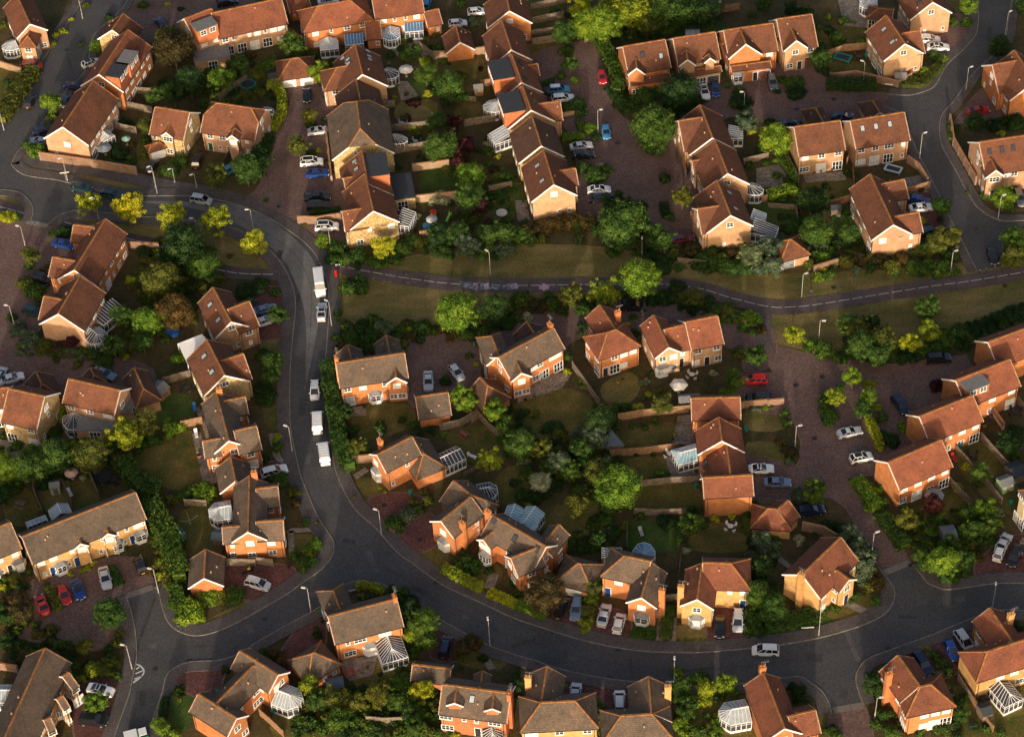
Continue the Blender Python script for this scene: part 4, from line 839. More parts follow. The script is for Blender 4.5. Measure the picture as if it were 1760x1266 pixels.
# ------------------------------------------------------------------ conservatories (children of the nearest house)
def near_house(px):
    return min((h for h in HOUSES if h[0]['category'] == 'house'), key=lambda h: (h[1][0] - px[0]) ** 2 + ((h[1][1] - px[1]) * 1.2) ** 2)[0]
def conservatory(s):
    a = s.split(); px = T(a[0], float(a[1]), float(a[2])); w, d, ang, style, tint = float(a[3]), float(a[4]), float(a[5]), a[6], a[7]
    par = near_house(px); ro = Vector((par.location.x, par.location.y, 0))
    g = G(px, 2.6) - ro; rz = IDIR(px, ang); he = 2.25
    fr, rg, wg = MB(), MB(), MB()
    X0, X1 = -d / 2, d / 2
    if style == 'v': fp = [(X0, -w/2), (X1 - w * .28, -w/2), (X1, -w * .2), (X1, w * .2), (X1 - w * .28, w/2), (X0, w/2)]; rid = [(X0, 0, he + w * .23), (X1 - w * .42, 0, he + w * .23)]; top = [0, 1, 1, 1, 1, 0]
    elif style == 'f': fp = [(X0, -w/2), (X0 + d * .45, -w/2), (X1 - d * .1, -w * .27), (X1, 0), (X1 - d * .1, w * .27), (X0 + d * .45, w/2), (X0, w/2)]; rid = [(X0, 0, he + .9), (X0 + .2, 0, he + .9)]; top = [0, 1, 1, 1, 1, 1, 0]
    elif style == 'g': fp = [(X0, -w/2), (X1, -w/2), (X1, w/2), (X0, w/2)]; rid = [(X0, 0, he + w * .28), (X1, 0, he + w * .28)]; top = [0, 1, 1, 0]
    elif style == 'e': fp = [(X0, -w/2), (X1, -w/2), (X1, w/2), (X0, w/2)]; rid = [(X0, 0, he + w * .24), (X1 - w * .4, 0, he + w * .24)]; top = [0, 1, 1, 0]
    else: fp = [(X0, -w/2), (X1, -w/2), (X1, w/2), (X0, w/2)]; rid = None
    n = len(fp)
    def rp(i):
        if rid is None: return (X0, fp[i][1], he + d * .28)
        return rid[top[i]]
    fr.poly(fp, 0, .55)
    for i in range(n):
        j = (i + 1) % n
        if i == n - 1: continue
        A, B = Vector((*fp[i], 0)), Vector((*fp[j], 0)); L_ = (B - A).length; k = max(1, round(L_ / .85))
        wg.add([(*A[:2], .55), (*B[:2], .55), (*B[:2], he), (*A[:2], he)], [(0, 1, 2, 3)])
        fr.beam((*A[:2], he), (*B[:2], he), .12, .14); fr.beam((*A[:2], 1.75), (*B[:2], 1.75), .07, .06)
        for q in range(k + 1):
            p = A.lerp(B, q / k); fr.beam((p.x, p.y, .5), (p.x, p.y, he), .09, .09)
        if rid is not None or i == 1:
            ra, rb = Vector(rp(i)), Vector(rp(j))
            if rid is None: ra, rb = Vector((X0, fp[i][1], he + d * .28)), Vector((X0, fp[j][1], he + d * .28))
            a3, b3 = Vector((*fp[i], he + .06)), Vector((*fp[j], he + .06))
            vs = [a3, b3, rb, ra] if (ra - rb).length > .01 else [a3, b3, ra]
            rg.add(vs, [tuple(range(len(vs)))])
            k2 = max(1, round(L_ / .62)) if style != 'f' else max(1, round(L_ / .8))
            for q in range(k2 + 1):
                fr.beam(a3.lerp(b3, q / k2) + Vector((0, 0, .04)), ra.lerp(rb, q / k2) + Vector((0, 0, .04)), .055, .06)
    if rid is not None:
        if (Vector(rid[0]) - Vector(rid[1])).length > .3: fr.beam(Vector(rid[0]) + Vector((0, 0, .08)), Vector(rid[1]) + Vector((0, 0, .08)), .14, .14)
        if style == 'g': wg.add([(X1, -w/2, he), (X1, w/2, he), (X1, 0, rid[1][2])], [(0, 1, 2)])
    o = fr.build('conservatory', WHITE, par, loc=(g.x, g.y, 0), rz=rz)
    rg.build('glass_roof', {'w': CW, 'b': CB, 'c': CC, 't': CT, 'k': FELT}[tint], o, fix=False); wg.build('glass_wall', CC if tint != 'W' else CW, o, fix=False)
for s_ in '''00 60 310 3.6 3 200 f w|00 725 925 2.6 2.4 320 g w|10 500 300 3.8 3.2 275 e w|10 672 270 3.8 2.8 275 l b|10 928 230 3.6 3.8 275 v b|10 1082 185 3.8 2.4 275 l b
10 930 500 3.6 3.0 350 f c|10 985 950 3.0 3.2 350 f c|10 1615 725 4.0 3.4 195 f w|10 1675 930 3.4 3.8 200 l w|10 85 760 3.0 2.2 0 f c|11 1028 230 4.2 2.6 350 l c|20 1535 905 3.2 2.8 0 l w
20 1240 225 2.8 2.8 90 e w|21 1670 35 3.4 3.2 340 f c|21 1690 225 3.0 2.6 350 l w|21 1735 310 3.0 4.6 350 l c|30 690 20 3.6 3.4 270 v w|01 740 880 5.4 3.2 330 l c|01 660 1040 3.8 3.6 320 v c
02 505 365 4.0 3.4 265 f c|02 1510 970 4.0 3.8 190 v w|02 410 975 3.4 2.4 115 g w|02 250 1045 3.4 1.6 115 l w|12 1335 600 3.4 4.0 25 g c|12 1590 830 3.6 3.2 10 v k|22 5 985 2.6 3 70 g t|22 120 1020 3.4 4.2 55 g t|22 100 1085 3.0 2.6 55 l w
22 905 1240 3.6 3.4 90 f b|22 1205 580 3.6 4.6 195 e t|23 685 -5 3.2 2.2 90 e c|13 225 990 4.2 4.0 340 v w|13 925 650 4.2 5.0 290 e c|23 1525 1090 4.2 4.4 190 v w|33 1630 950 3.4 4.6 310 e c|13 1625 1255 3 2.4 280 e c|03 20 960 3.4 2.6 180 g w|22 1160 600 1 1 195 l t|12 1700 990 3.2 2.8 50 g t'''.replace('\n', '|').split('|'):
    if s_.startswith('22 1160') or s_.startswith('12 1700') : continue
    conservatory(s_)
# white canopy roof beside the lower left house
def tentroof(s, px):
    g = G(px, 3.0); par = near_house(px); ro = par.location
    mb = MB(); a, b, c, d_ = [G(T('01', *q), z) - Vector((ro.x, ro.y, 0)) for q, z in (((1220, 1095), 2.6), ((1385, 1030), 4.2), ((1415, 1060), 4.2), ((1290, 1240), 2.6))]
    low = [p - Vector((0, 0, .12)) for p in (a, b, c, d_)]
    mb.add([a, b, c, d_] + low, [(0, 1, 2, 3), (7, 6, 5, 4), (0, 4, 5, 1), (1, 5, 6, 2), (2, 6, 7, 3), (3, 7, 4, 0)])
    for p in (a, d_): mb.beam((p.x, p.y, 0), p, .12, .12)
    mb.build('canopy_roof', WHITE, par)
tentroof('', T('01', 1300, 1120))

# ------------------------------------------------------------------ cars
PAINTS = {}
def paint(n, c, metal=.3):
    if n in PAINTS: return PAINTS[n]
    m, nt, P, N, L = nodes('car_paint_' + n); P.inputs['Base Color'].default_value = (*c, 1)
    tc = N.new('ShaderNodeTexCoord'); f = noise(N, L, tc.outputs['Object'], 2.0, 4)
    L.new(ramp(N, L, f, [(.3, tuple(x * .85 for x in c)), (.7, c)]), P.inputs['Base Color'])
    P.inputs['Metallic'].default_value = metal; P.inputs['Roughness'].default_value = .32
    P.inputs['Coat Weight'].default_value = .6; PAINTS[n] = m; return m
PC = {'silver': ((.66, .67, .70), .2), 'white': ((.93, .93, .93), 0), 'black': ((.012, .012, .014), 0), 'grey': ((.16, .17, .19), .3), 'blue': ((.015, .06, .30), .2), 'navy': ((.015, .025, .075), .2), 'red': ((.50, .015, .02), 0),
      'sky': ((.05, .28, .55), .1), 'steel': ((.22, .29, .40), .4), 'teal': ((.02, .06, .065), .2), 'maroon': ((.12, .015, .03), .1), 'champagne': ((.48, .42, .34), .3)}
CARW = {'sky': 'light blue', 'steel': 'steel blue', 'navy': 'dark navy', 'teal': 'dark green', 'maroon': 'dark maroon', 'champagne': 'pale gold'}
TYRE = plain('tyre_rubber', (.015, .015, .016), .8); RIM = plain('alloy_rim', (.35, .35, .36), .35, .7)
HEADL = plain('headlight_glass', (.65, .68, .70), .15); TAILL = plain('tail_light_red', (.35, .01, .01), .3)
PLW = plain('number_plate_white', (.7, .7, .68), .5); PLY = plain('number_plate_yellow', (.75, .55, .05), .5)
CARGL = plain('car_window_glass', (.012, .014, .018), .05, spec=.9, var=.1)
#            L    W    belt line (x, z)                                             gh: x0b x1b x0t x1t  zb   zr
CT_ = {'hatch': (4.0, 1.74, [(-2.0, .75), (-1.92, .98), (.55, .98), (1.5, .88), (1.95, .68), (2.0, .5)], (-1.85, .98, -1.45, .25, .97, 1.47)),
       'saloon': (4.6, 1.80, [(-2.3, .8), (-2.2, .98), (-1.35, 1.02), (.75, .97), (1.85, .86), (2.25, .66), (2.3, .5)], (-1.75, 1.05, -1.0, .25, .97, 1.42)),
       'coupe': (4.4, 1.80, [(-2.2, .78), (-2.1, .95), (-1.4, .97), (.6, .92), (1.75, .80), (2.15, .62), (2.2, .48)], (-1.6, .85, -.75, .1, .92, 1.33)),
       'estate': (4.7, 1.82, [(-2.35, .8), (-2.28, 1.0), (.8, .98), (1.9, .88), (2.3, .68), (2.35, .5)], (-2.25, 1.1, -1.95, .35, .98, 1.47)),
       'suv': (4.6, 1.86, [(-2.3, .9), (-2.22, 1.1), (.85, 1.08), (1.9, 1.0), (2.25, .8), (2.3, .55)], (-2.15, 1.15, -1.85, .5, 1.08, 1.70)),
       'mpv': (4.3, 1.78, [(-2.15, .85), (-2.1, 1.05), (1.0, 1.02), (1.7, .9), (2.1, .7), (2.15, .5)], (-2.05, 1.35, -1.8, .55, 1.03, 1.62)),
       'pickup': (5.1, 1.86, [(-2.55, .9), (-2.5, 1.08), (.9, 1.08), (2.1, 1.0), (2.5, .8), (2.55, .55)], (-.95, 1.15, -.75, .5, 1.07, 1.75)),
       'van': (5.2, 1.98, [(-2.6, 1.2), (-2.55, 1.25), (1.4, 1.25), (2.2, 1.1), (2.55, .8), (2.6, .5)], (-2.58, 2.0, -2.5, 1.25, 1.24, 2.1)),
       'lorryvan': (5.9, 2.05, [(-2.95, 1.2), (-2.9, 1.3), (1.7, 1.3), (2.5, 1.15), (2.9, .85), (2.95, .5)], (-2.93, 2.3, -2.88, 1.6, 1.29, 2.6))}
NOUN = {'hatch': 'hatchback', 'saloon': 'saloon car', 'coupe': 'coupe', 'estate': 'estate car', 'suv': 'off-road car', 'mpv': 'people carrier', 'pickup': 'pickup truck', 'van': 'van', 'lorryvan': 'high-roofed van'}
CP = {}
def car_proto(t):
    if t in CP: return CP[t]
    L_, W_, belt, (x0b, x1b, x0t, x1t, zb, zr) = CT_[t]; hw = W_ / 2; body, gl = MB(), MB()
    st = [(x, z) for x, z in belt]; rings = []
    for x, z in st:
        e = abs(x) / (L_ / 2); k = 1 - .16 * max(0, e - .8) / .2 * 1.0
        rings.append([(x, -hw * k * .93, .22), (x, -hw * k, .45), (x, -hw * k, z * .72), (x, -hw * k * .95, z - .03), (x, -hw * k * .82, z), (x, hw * k * .82, z), (x, hw * k * .95, z - .03), (x, hw * k, z * .72), (x, hw * k, .45), (x, hw * k * .93, .22)])
    vs = sum(rings, []); m_ = 10; fs = []
    for i in range(len(rings) - 1):
        for j in range(m_): fs.append((i * m_ + j, i * m_ + (j + 1) % m_, (i + 1) * m_ + (j + 1) % m_, (i + 1) * m_ + j))
    fs += [tuple(range(m_)), tuple(range(len(vs) - 1, len(vs) - m_ - 1, -1))]
    body.add(vs, fs)
    wb, wt = hw * .90, hw * .72
    if t in ('van', 'lorryvan'): wb, wt = hw * .97, hw * .88
    q = [(x0b, -wb, zb - .02), (x1b, -wb * .93, zb - .02), (x1b, wb * .93, zb - .02), (x0b, wb, zb - .02), (x0t, -wt, zr - .05), (x1t, -wt * .96, zr - .05), (x1t, wt * .96, zr - .05), (x0t, wt, zr - .05)]
    solid = t in ('van', 'lorryvan')
    (body if solid else gl).add(q, [(0, 1, 5, 4), (1, 2, 6, 5), (2, 3, 7, 6), (3, 0, 4, 7), (4, 5, 6, 7)])
    if solid:     # windscreen, cab windows
        A, B = Vector(q[1]), Vector(q[5]); C_, D_ = Vector(q[2]), Vector(q[6]); of = Vector((.06, 0, .035))
        gl.add([A.lerp(B, .12) + of, C_.lerp(D_, .12) + of, C_.lerp(D_, .85) + of, A.lerp(B, .85) + of], [(0, 1, 2, 3)])
        for s in (-1, 1): gl.box((x1t * .75, s * (wb * .965 + .01), (zb + zr) / 2 - .1), (1.0, .04, (zr - zb) * .5))
    # roof skin and pillars
    r = [(x0t + .02, -wt, zr - .06), (x1t - .02, -wt * .96, zr - .06), (x1t - .02, wt * .96, zr - .06), (x0t + .02, wt, zr - .06)]
    r2 = [(x0t + .22, -wt * .78, zr), (x1t - .22, -wt * .76, zr), (x1t - .22, wt * .76, zr), (x0t + .22, wt * .78, zr)]
    body.add(r + r2, [(4, 5, 6, 7), (0, 1, 5, 4), (1, 2, 6, 5), (2, 3, 7, 6), (3, 0, 4, 7)])
    if not solid:
        for s in (-1, 1):
            for f in (0.0, .33, .66, 1.0):
                if f in (.33,) and t in ('coupe', 'pickup'): continue
                b_ = Vector((x0b + (x1b - x0b) * f, s * (wb * (1 - .07 * f) + .005), zb)); tt = Vector((x0t + (x1t - x0t) * f, s * (wt + .005), zr - .05))
                body.beam(b_, tt, .09 if f in (0, 1) else .06, .05)
    if t in ('suv', 'estate', 'mpv'):
        for s in (-1, 1): body.beam((x0t + .3, s * wt * .93, zr + .03), (x1t - .2, s * wt * .93, zr + .03), .05, .06)
    if t == 'pickup':
        for s in (-1, 1): body.box((-1.75, s * (hw - .08), 1.15), (1.5, .1, .16))
        body.box((-2.48, 0, 1.15), (.1, W_ - .2, .16))
    if t == 'van':
        for k in range(5): body.box((-2.2 + k * .6, 0, zr + .05), (.05, wt * 1.6, .03))
        for s in (-1, 1): body.box((-1.0, s * wt * .9, zr + .04), (2.8, .04, .04))
    for s in (-1, 1): body.box((x1b - .25, s * (hw + .06), zb + .05), (.14, .18, .13))
    ty, ri = MB(), MB(); ty.cyl((0, 0, 0), .33, .22, 16, axis='y'); ri.cyl((0, 0, 0), .21, .25, 10, axis='y')
    hl, tl, pl = MB(), MB(), MB(); hl.box((0, 0, 0), (.16, .36, .14)); tl.box((0, 0, 0), (.10, .24, .2)); pl.box((0, 0, 0), (.03, .5, .11))
    bm_ = body.mesh('body', PAINTS.get('silver') or paint('silver', *PC['silver']))
    for p in bm_.polygons: p.use_smooth = False
    CP[t] = (bm_, gl.mesh('windows', CARGL), ty.mesh('tyre', TYRE), ri.mesh('rim', RIM), hl.mesh('headlight', HEADL), tl.mesh('tail_light', TAILL), pl.mesh('plate', PLW)); return CP[t]
def car(s):
    a = s.split(); px = T(a[0], float(a[1]), float(a[2])); ang = float(a[3]); col, t = a[4], a[5]
    L_, W_, belt, gh = CT_[t]; g = G(px, gh[5] * .45); rz = IDIR(px, ang)
    kind = 'van' if 'van' in t else ('pickup_truck' if t == 'pickup' else 'car')
    root = empty(kind, (g.x, g.y, .09), rz); P = car_proto(t); c = PC[col]
    inst('body', P[0], root, (0, 0, 0), 0, paint(col, *c)); inst('windows', P[1], root, (0, 0, 0))
    if len(a) > 6:        # contrasting roof panel
        mb = MB(); mb.box(((gh[2] + gh[3]) / 2, 0, gh[5] + .012), (gh[3] - gh[2] - .5, W_ * .55, .03)); mb.build('roof_panel', paint(a[6], *PC[a[6]]), root)
    for x in (-L_ * .30, L_ * .31):
        for sy in (-1, 1):
            w = empty('wheel', (x, sy * (W_ / 2 - .1), .33)); w.parent = root
            link('tyre', P[2], w); link('rim', P[3], w)
    for sy in (-1, 1):
        inst('headlight', P[4], root, (L_ / 2 - .10, sy * W_ * .34, .62)); inst('tail_light', P[5], root, (-L_ / 2 + .04, sy * W_ * .38, .80 if t != 'van' else 1.0))
    inst('number_plate', P[6], root, (L_ / 2 + .005, 0, .42)); inst('number_plate', P[6], root, (-L_ / 2 - .005, 0, .55), 0, PLY)
    auto(root, CARW.get(col, col), NOUN[t], 'van' if 'van' in t else ('pickup' if t == 'pickup' else 'car'), px, 'cars parked and driving around the estate')
for s_ in '''00 625 435 20 silver hatch black|00 208 700 62 black hatch|00 515 595 168 navy saloon|00 215 448 170 red saloon|00 450 695 70 navy hatch|00 300 888 15 navy saloon|00 275 972 175 steel saloon|00 1100 160 130 navy hatch|00 1045 1142 62 black hatch|00 1355 1100 75 black suv|00 1580 1162 30 sky hatch|00 1560 18 12 black estate
10 350 652 272 black saloon|10 427 900 8 silver coupe|10 382 1112 3 white suv black|10 420 1192 5 blue saloon|10 765 112 88 sky hatch|10 1172 30 75 sky hatch|10 1515 82 5 white hatch|10 1385 162 5 white hatch|10 495 8 8 white saloon
20 617 530 282 red hatch|20 320 615 4 sky suv white|20 350 675 5 white estate|20 645 907 280 sky hatch|20 475 1005 8 silver saloon|20 487 1065 5 black estate|20 1320 632 288 white saloon black|20 1395 620 276 blue hatch
30 30 565 285 grey estate|30 1105 272 0 white estate|30 1167 325 0 white saloon black|30 1442 760 8 red saloon|30 510 800 0 navy saloon|30 160 852 0 black saloon
01 555 28 350 teal estate|01 768 76 352 teal estate|01 1380 110 350 silver mpv|01 440 415 348 blue saloon|01 290 650 346 black suv|01 230 878 346 teal mpv|11 420 88 3 black pickup|11 430 152 3 black suv|11 487 292 2 white suv black|11 435 680 277 white lorryvan|11 452 878 86 silver saloon black|11 60 865 15 steel saloon|11 55 945 20 silver saloon
21 598 42 3 white saloon black|21 607 103 3 black saloon|21 833 838 0 black suv|21 1168 380 5 maroon saloon|31 1035 112 352 blue hatch|31 1050 165 5 white saloon|31 1130 325 10 teal estate|31 1540 500 290 black hatch|31 1725 95 290 grey estate|31 1170 1198 5 black suv
02 80 70 15 white saloon|02 715 38 340 steel saloon|02 0 45 60 silver hatch|12 405 150 268 silver mpv|12 422 362 91 white van|12 467 575 97 white van|12 125 705 15 white estate|12 1183 88 272 silver saloon|12 1375 28 308 silver hatch
22 1670 80 180 red mpv|22 1690 205 180 black estate|22 1710 690 2 white coupe black|32 65 785 0 steel saloon|32 560 440 12 silver coupe|32 640 612 12 white hatch black|32 905 250 308 navy mpv|32 295 975 8 navy estate|32 1615 1200 60 silver saloon|32 1745 1230 60 black hatch
03 290 360 112 red coupe|03 440 290 292 red hatch|03 535 255 290 blue coupe black|03 722 175 283 silver saloon|03 960 85 112 black hatch|03 690 945 348 white coupe black|03 640 1148 355 black suv|13 10 215 345 silver mpv|13 1300 645 75 navy mpv
23 335 380 72 black mpv|23 440 385 262 steel estate|23 632 430 75 silver saloon|23 735 485 75 white hatch white|23 1425 508 268 black coupe|23 1550 465 268 silver mpv|23 435 965 82 silver hatch|23 738 1022 90 white mpv|23 1740 672 178 white mpv
33 1060 760 305 navy suv|33 1262 672 298 blue hatch|33 1345 605 305 silver mpv|33 1690 25 250 black mpv|33 1590 -5 70 white hatch'''.replace('\n', '|').split('|'): car(s_)

# ------------------------------------------------------------------ street lamps
lp = {}
def lamp(s):
    a = s.split(); px = T(a[0], float(a[1]), float(a[2])); g = G(px, 0); h = float(a[3]); rz = IDIR(px, float(a[4]))
    key = h
    if key not in lp:
        po, hd, ln = MB(), MB(), MB(); po.cyl((0, 0, 0), .11, 1.4, 8); po.cyl((0, 0, 1.4), .065, h - 1.4, 8, .05); po.beam((0, 0, h - .05), (.5, 0, h + .05), .06, .06)
        hd.box((.65, 0, h + .1), (.7, .28, .14)); ln.box((.68, 0, h + .01), (.5, .22, .06)); bx = MB(); bx.cyl((0, 0, 0), .16, .06, 8)
        lp[key] = (po.mesh('pole', GALV), hd.mesh('lamp_head', plain('lamp_housing', (.70, .68, .64), .4)), ln.mesh('lens', LAMPG), bx.mesh('base_plate', GALV))
    root = empty('street_lamp', (g.x, g.y, 0.08), rz); P = lp[key]
    link('pole', P[0], root); hd = link('lamp_head', P[1], root); link('lens', P[2], hd); link('base_plate', P[3], root)
    auto(root, 'pale steel', 'street lamp', 'street lamp', px, 'street lamps along the roads and paths')
for s_ in '''00 568 130 6 30|00 28 895 6 200|00 465 1245 6 200|00 1068 1290 5.5 200|00 1200 1252 3.5 200|00 1350 1290 3.5 200|20 590 910 5.5 10|20 1592 757 4.5 180|30 652 580 5.5 160|30 1357 620 5.5 20|30 1628 240 5.5 30|30 1040 1087 6 20|01 175 430 5 170|01 100 975 5 170|01 680 245 5.5 190
01 1358 362 4.5 180|01 1080 68 5.5 180|01 1737 302 4.5 180|11 512 438 5 170|11 1609 622 5.5 150|11 520 977 6 150|21 892 500 4 90|31 230 777 5.5 20|31 1250 622 5.5 20|31 1578 240 5.5 20|31 348 1067 4.5 0|12 250 568 6 160|12 862 1142 6 160|32 185 537 5 10|32 712 1270 5 20|03 1090 280 6 170|03 908 802 6 170|13 378 412 6 170|13 1606 642 6 100|23 1112 872 4.5 90|33 347 572 7.5 30|33 1538 377 5 90|33 732 1137 5 10'''.replace('\n', '|').split('|'): lamp(s_)

# ------------------------------------------------------------------ foliage
def quads(pts, nrm, size, rnd, vs, fs):
    for p, n in zip(pts, nrm):
        n = (n + Vector((rnd.gauss(0, .45), rnd.gauss(0, .45), rnd.gauss(0, .45)))); n.normalize()
        t = n.cross(Vector((rnd.gauss(0, 1), rnd.gauss(0, 1), rnd.gauss(0, 1)))); t.normalize(); b = n.cross(t)
        s = size * rnd.uniform(.6, 1.35); o = len(vs)
        vs += [p - t * s, p - b * s * .6, p + t * s, p + b * s * .6]; fs.append((o, o + 1, o + 2, o + 3))
def crown_mesh(name, seed, nl, n, leaf, form='round', core=True):
    rnd = random.Random(seed); lobes = []
    for i in range(nl):
        while True:
            v = Vector((rnd.uniform(-1, 1), rnd.uniform(-1, 1), rnd.uniform(-.9, 1)))
            if v.length < 1: break
        if form == 'cone': z = rnd.uniform(-1, 1); k = (1 - z) * .34 + .06; a = rnd.uniform(0, 6.28); v = Vector((k * math.cos(a), k * math.sin(a), z)); r = .18 + .18 * (1 - z)
        elif form == 'dome': v = Vector((v.x * .68, v.y * .68, abs(v.z) * .5)); r = rnd.uniform(.26, .42)
        elif form == 'spread': v = Vector((v.x * .78, v.y * .78, v.z * .55)); r = rnd.uniform(.16, .32)
        else: v = v * .66; r = rnd.uniform(.27, .42)
        lobes.append((v, r))
    if form in ('round', 'spread'):
        for i in range(nl // 2):
            d_ = Vector((rnd.gauss(0, 1), rnd.gauss(0, 1), rnd.gauss(0, .8) + .1)); d_.normalize(); lobes.append((d_ * rnd.uniform(.78, 1.0), rnd.uniform(.10, .19)))
    vs, fs = [], []; pts, nr = [], []; tot = sum(r * r for _, r in lobes)
    for c, r in lobes:
        k = int(n * r * r / tot)
        for _ in range(k):
            d = Vector((rnd.gauss(0, 1), rnd.gauss(0, 1), rnd.gauss(0, 1) + .15)); d.normalize()
            rr = r * rnd.uniform(.74, 1.26); p = c + d * rr
            if any((p - c2).length < r2 * .7 for c2, r2 in lobes if c2 is not c): continue
            if form == 'dome' and p.z < -.05: continue
            pts.append(p); nr.append(d)
    quads(pts, nr, leaf, rnd, vs, fs)
    if core:
        for c, r in lobes:
            o = len(vs); rr = r * .62; seg = 7
            for i in range(1, 5):
                for j in range(seg):
                    th_, ph = math.pi * i / 5, 2 * math.pi * j / seg; q = rr * rnd.uniform(.85, 1.1)
                    vs.append(c + Vector((q * math.sin(th_) * math.cos(ph), q * math.sin(th_) * math.sin(ph), q * math.cos(th_))))
            vs += [c + Vector((0, 0, rr)), c - Vector((0, 0, rr))]
            for i in range(3):
                for j in range(seg): fs.append((o + i * seg + j, o + (i + 1) * seg + j, o + (i + 1) * seg + (j + 1) % seg, o + i * seg + (j + 1) % seg))
            for j in range(seg): fs += [(o + 4 * seg, o + j, o + (j + 1) % seg), (o + 4 * seg + 1, o + 3 * seg + (j + 1) % seg, o + 3 * seg + j)]
    me = bpy.data.meshes.new(name); me.from_pydata([tuple(v) for v in vs], [], fs); me.materials.append(LEAVES['g']); me.update(); return me
BIG = [crown_mesh('crown', 10 + i, 36, 13000, .036) for i in range(4)]
MED = [crown_mesh('crown', 20 + i, 22, 6500, .050) for i in range(4)] + [crown_mesh('crown', 30 + i, 26, 6000, .050, 'spread') for i in range(3)]
LOOSE = [crown_mesh('crown', 40 + i, 30, 5000, .045, 'spread', False) for i in range(2)]
FEA = [crown_mesh('crown', 60 + i, 22, 6500, .045, 'spread', False) for i in range(3)]
SHR = [crown_mesh('foliage', 50 + i, 15, 3600, .062, 'dome') for i in range(5)]
def trunk_mesh(seed):
    rnd = random.Random(seed); mb = MB(); mb.cyl((0, 0, 0), .075, .62, 7, .05)
    for k in range(5):
        a = k * 1.26 + rnd.uniform(-.3, .3); mb.beam((0, 0, .5), (.42 * math.cos(a), .42 * math.sin(a), .95 + rnd.uniform(-.1, .2)), .045, .045)
    return mb.mesh('trunk', TRUNK)
TRK = [trunk_mesh(i) for i in range(3)]
rv = random.Random(5)
NT = [0]
def plant(t, x, y, r, c, k):
    px = T(t, x, y); mp = MPP(px); rm = r / 3.993 * mp
    rm *= .97
    if k == 't' and c in 'yY' and r > 80: k = 'f'
    if k == 's' and r < SHRUB_MIN: UNDER.append((px, rm * 1.12, c)); return
    if k == 's':
        g = G(px, rm * .55); root = empty('shrub', (g.x, g.y, 0), rv.uniform(0, 6.28)); hz = rm * rv.uniform(.85, 1.1)
        me = rv.choice(SHR)
        inst('foliage', me, root, (0, 0, 0), 0, LEAVES[c], (rm * 1.2, rm * rv.uniform(1.05, 1.25), hz * 1.25))
        size = 'small' if rm < 1.25 else ('large' if rm > 2.0 else '')
        auto(root, (size + ' ' if size else '') + CNAME[c], 'shrub', 'shrub', px, 'garden shrubs')
        return
    zc = rm * 1.25 + .6; g = G(px, zc)
    root = empty('tree' , (g.x, g.y, 0), rv.uniform(0, 6.28))
    me = rv.choice(LOOSE) if k == 'b' else FEA[NT[0] % 3] if k == 'f' else (rv.choice(BIG) if r >= 100 else rv.choice(MED))
    cr = inst('crown', me, root, (0, 0, zc), 0, LEAVES[c], (rm * 1.15, rm * rv.uniform(1.05, 1.2), rm * rv.uniform(.95, 1.12)))
    tr = link('trunk', TRK[NT[0] % 3], root); NT[0] += 1; tr.scale = (rm * .9 + .3, rm * .9 + .3, zc)
    size = 'small' if rm < 1.8 else ('large' if rm > 2.9 else '')
    auto(root, (size + ' ' if size else '') + CNAME[c], 'tree', 'tree', px, 'garden and street trees')
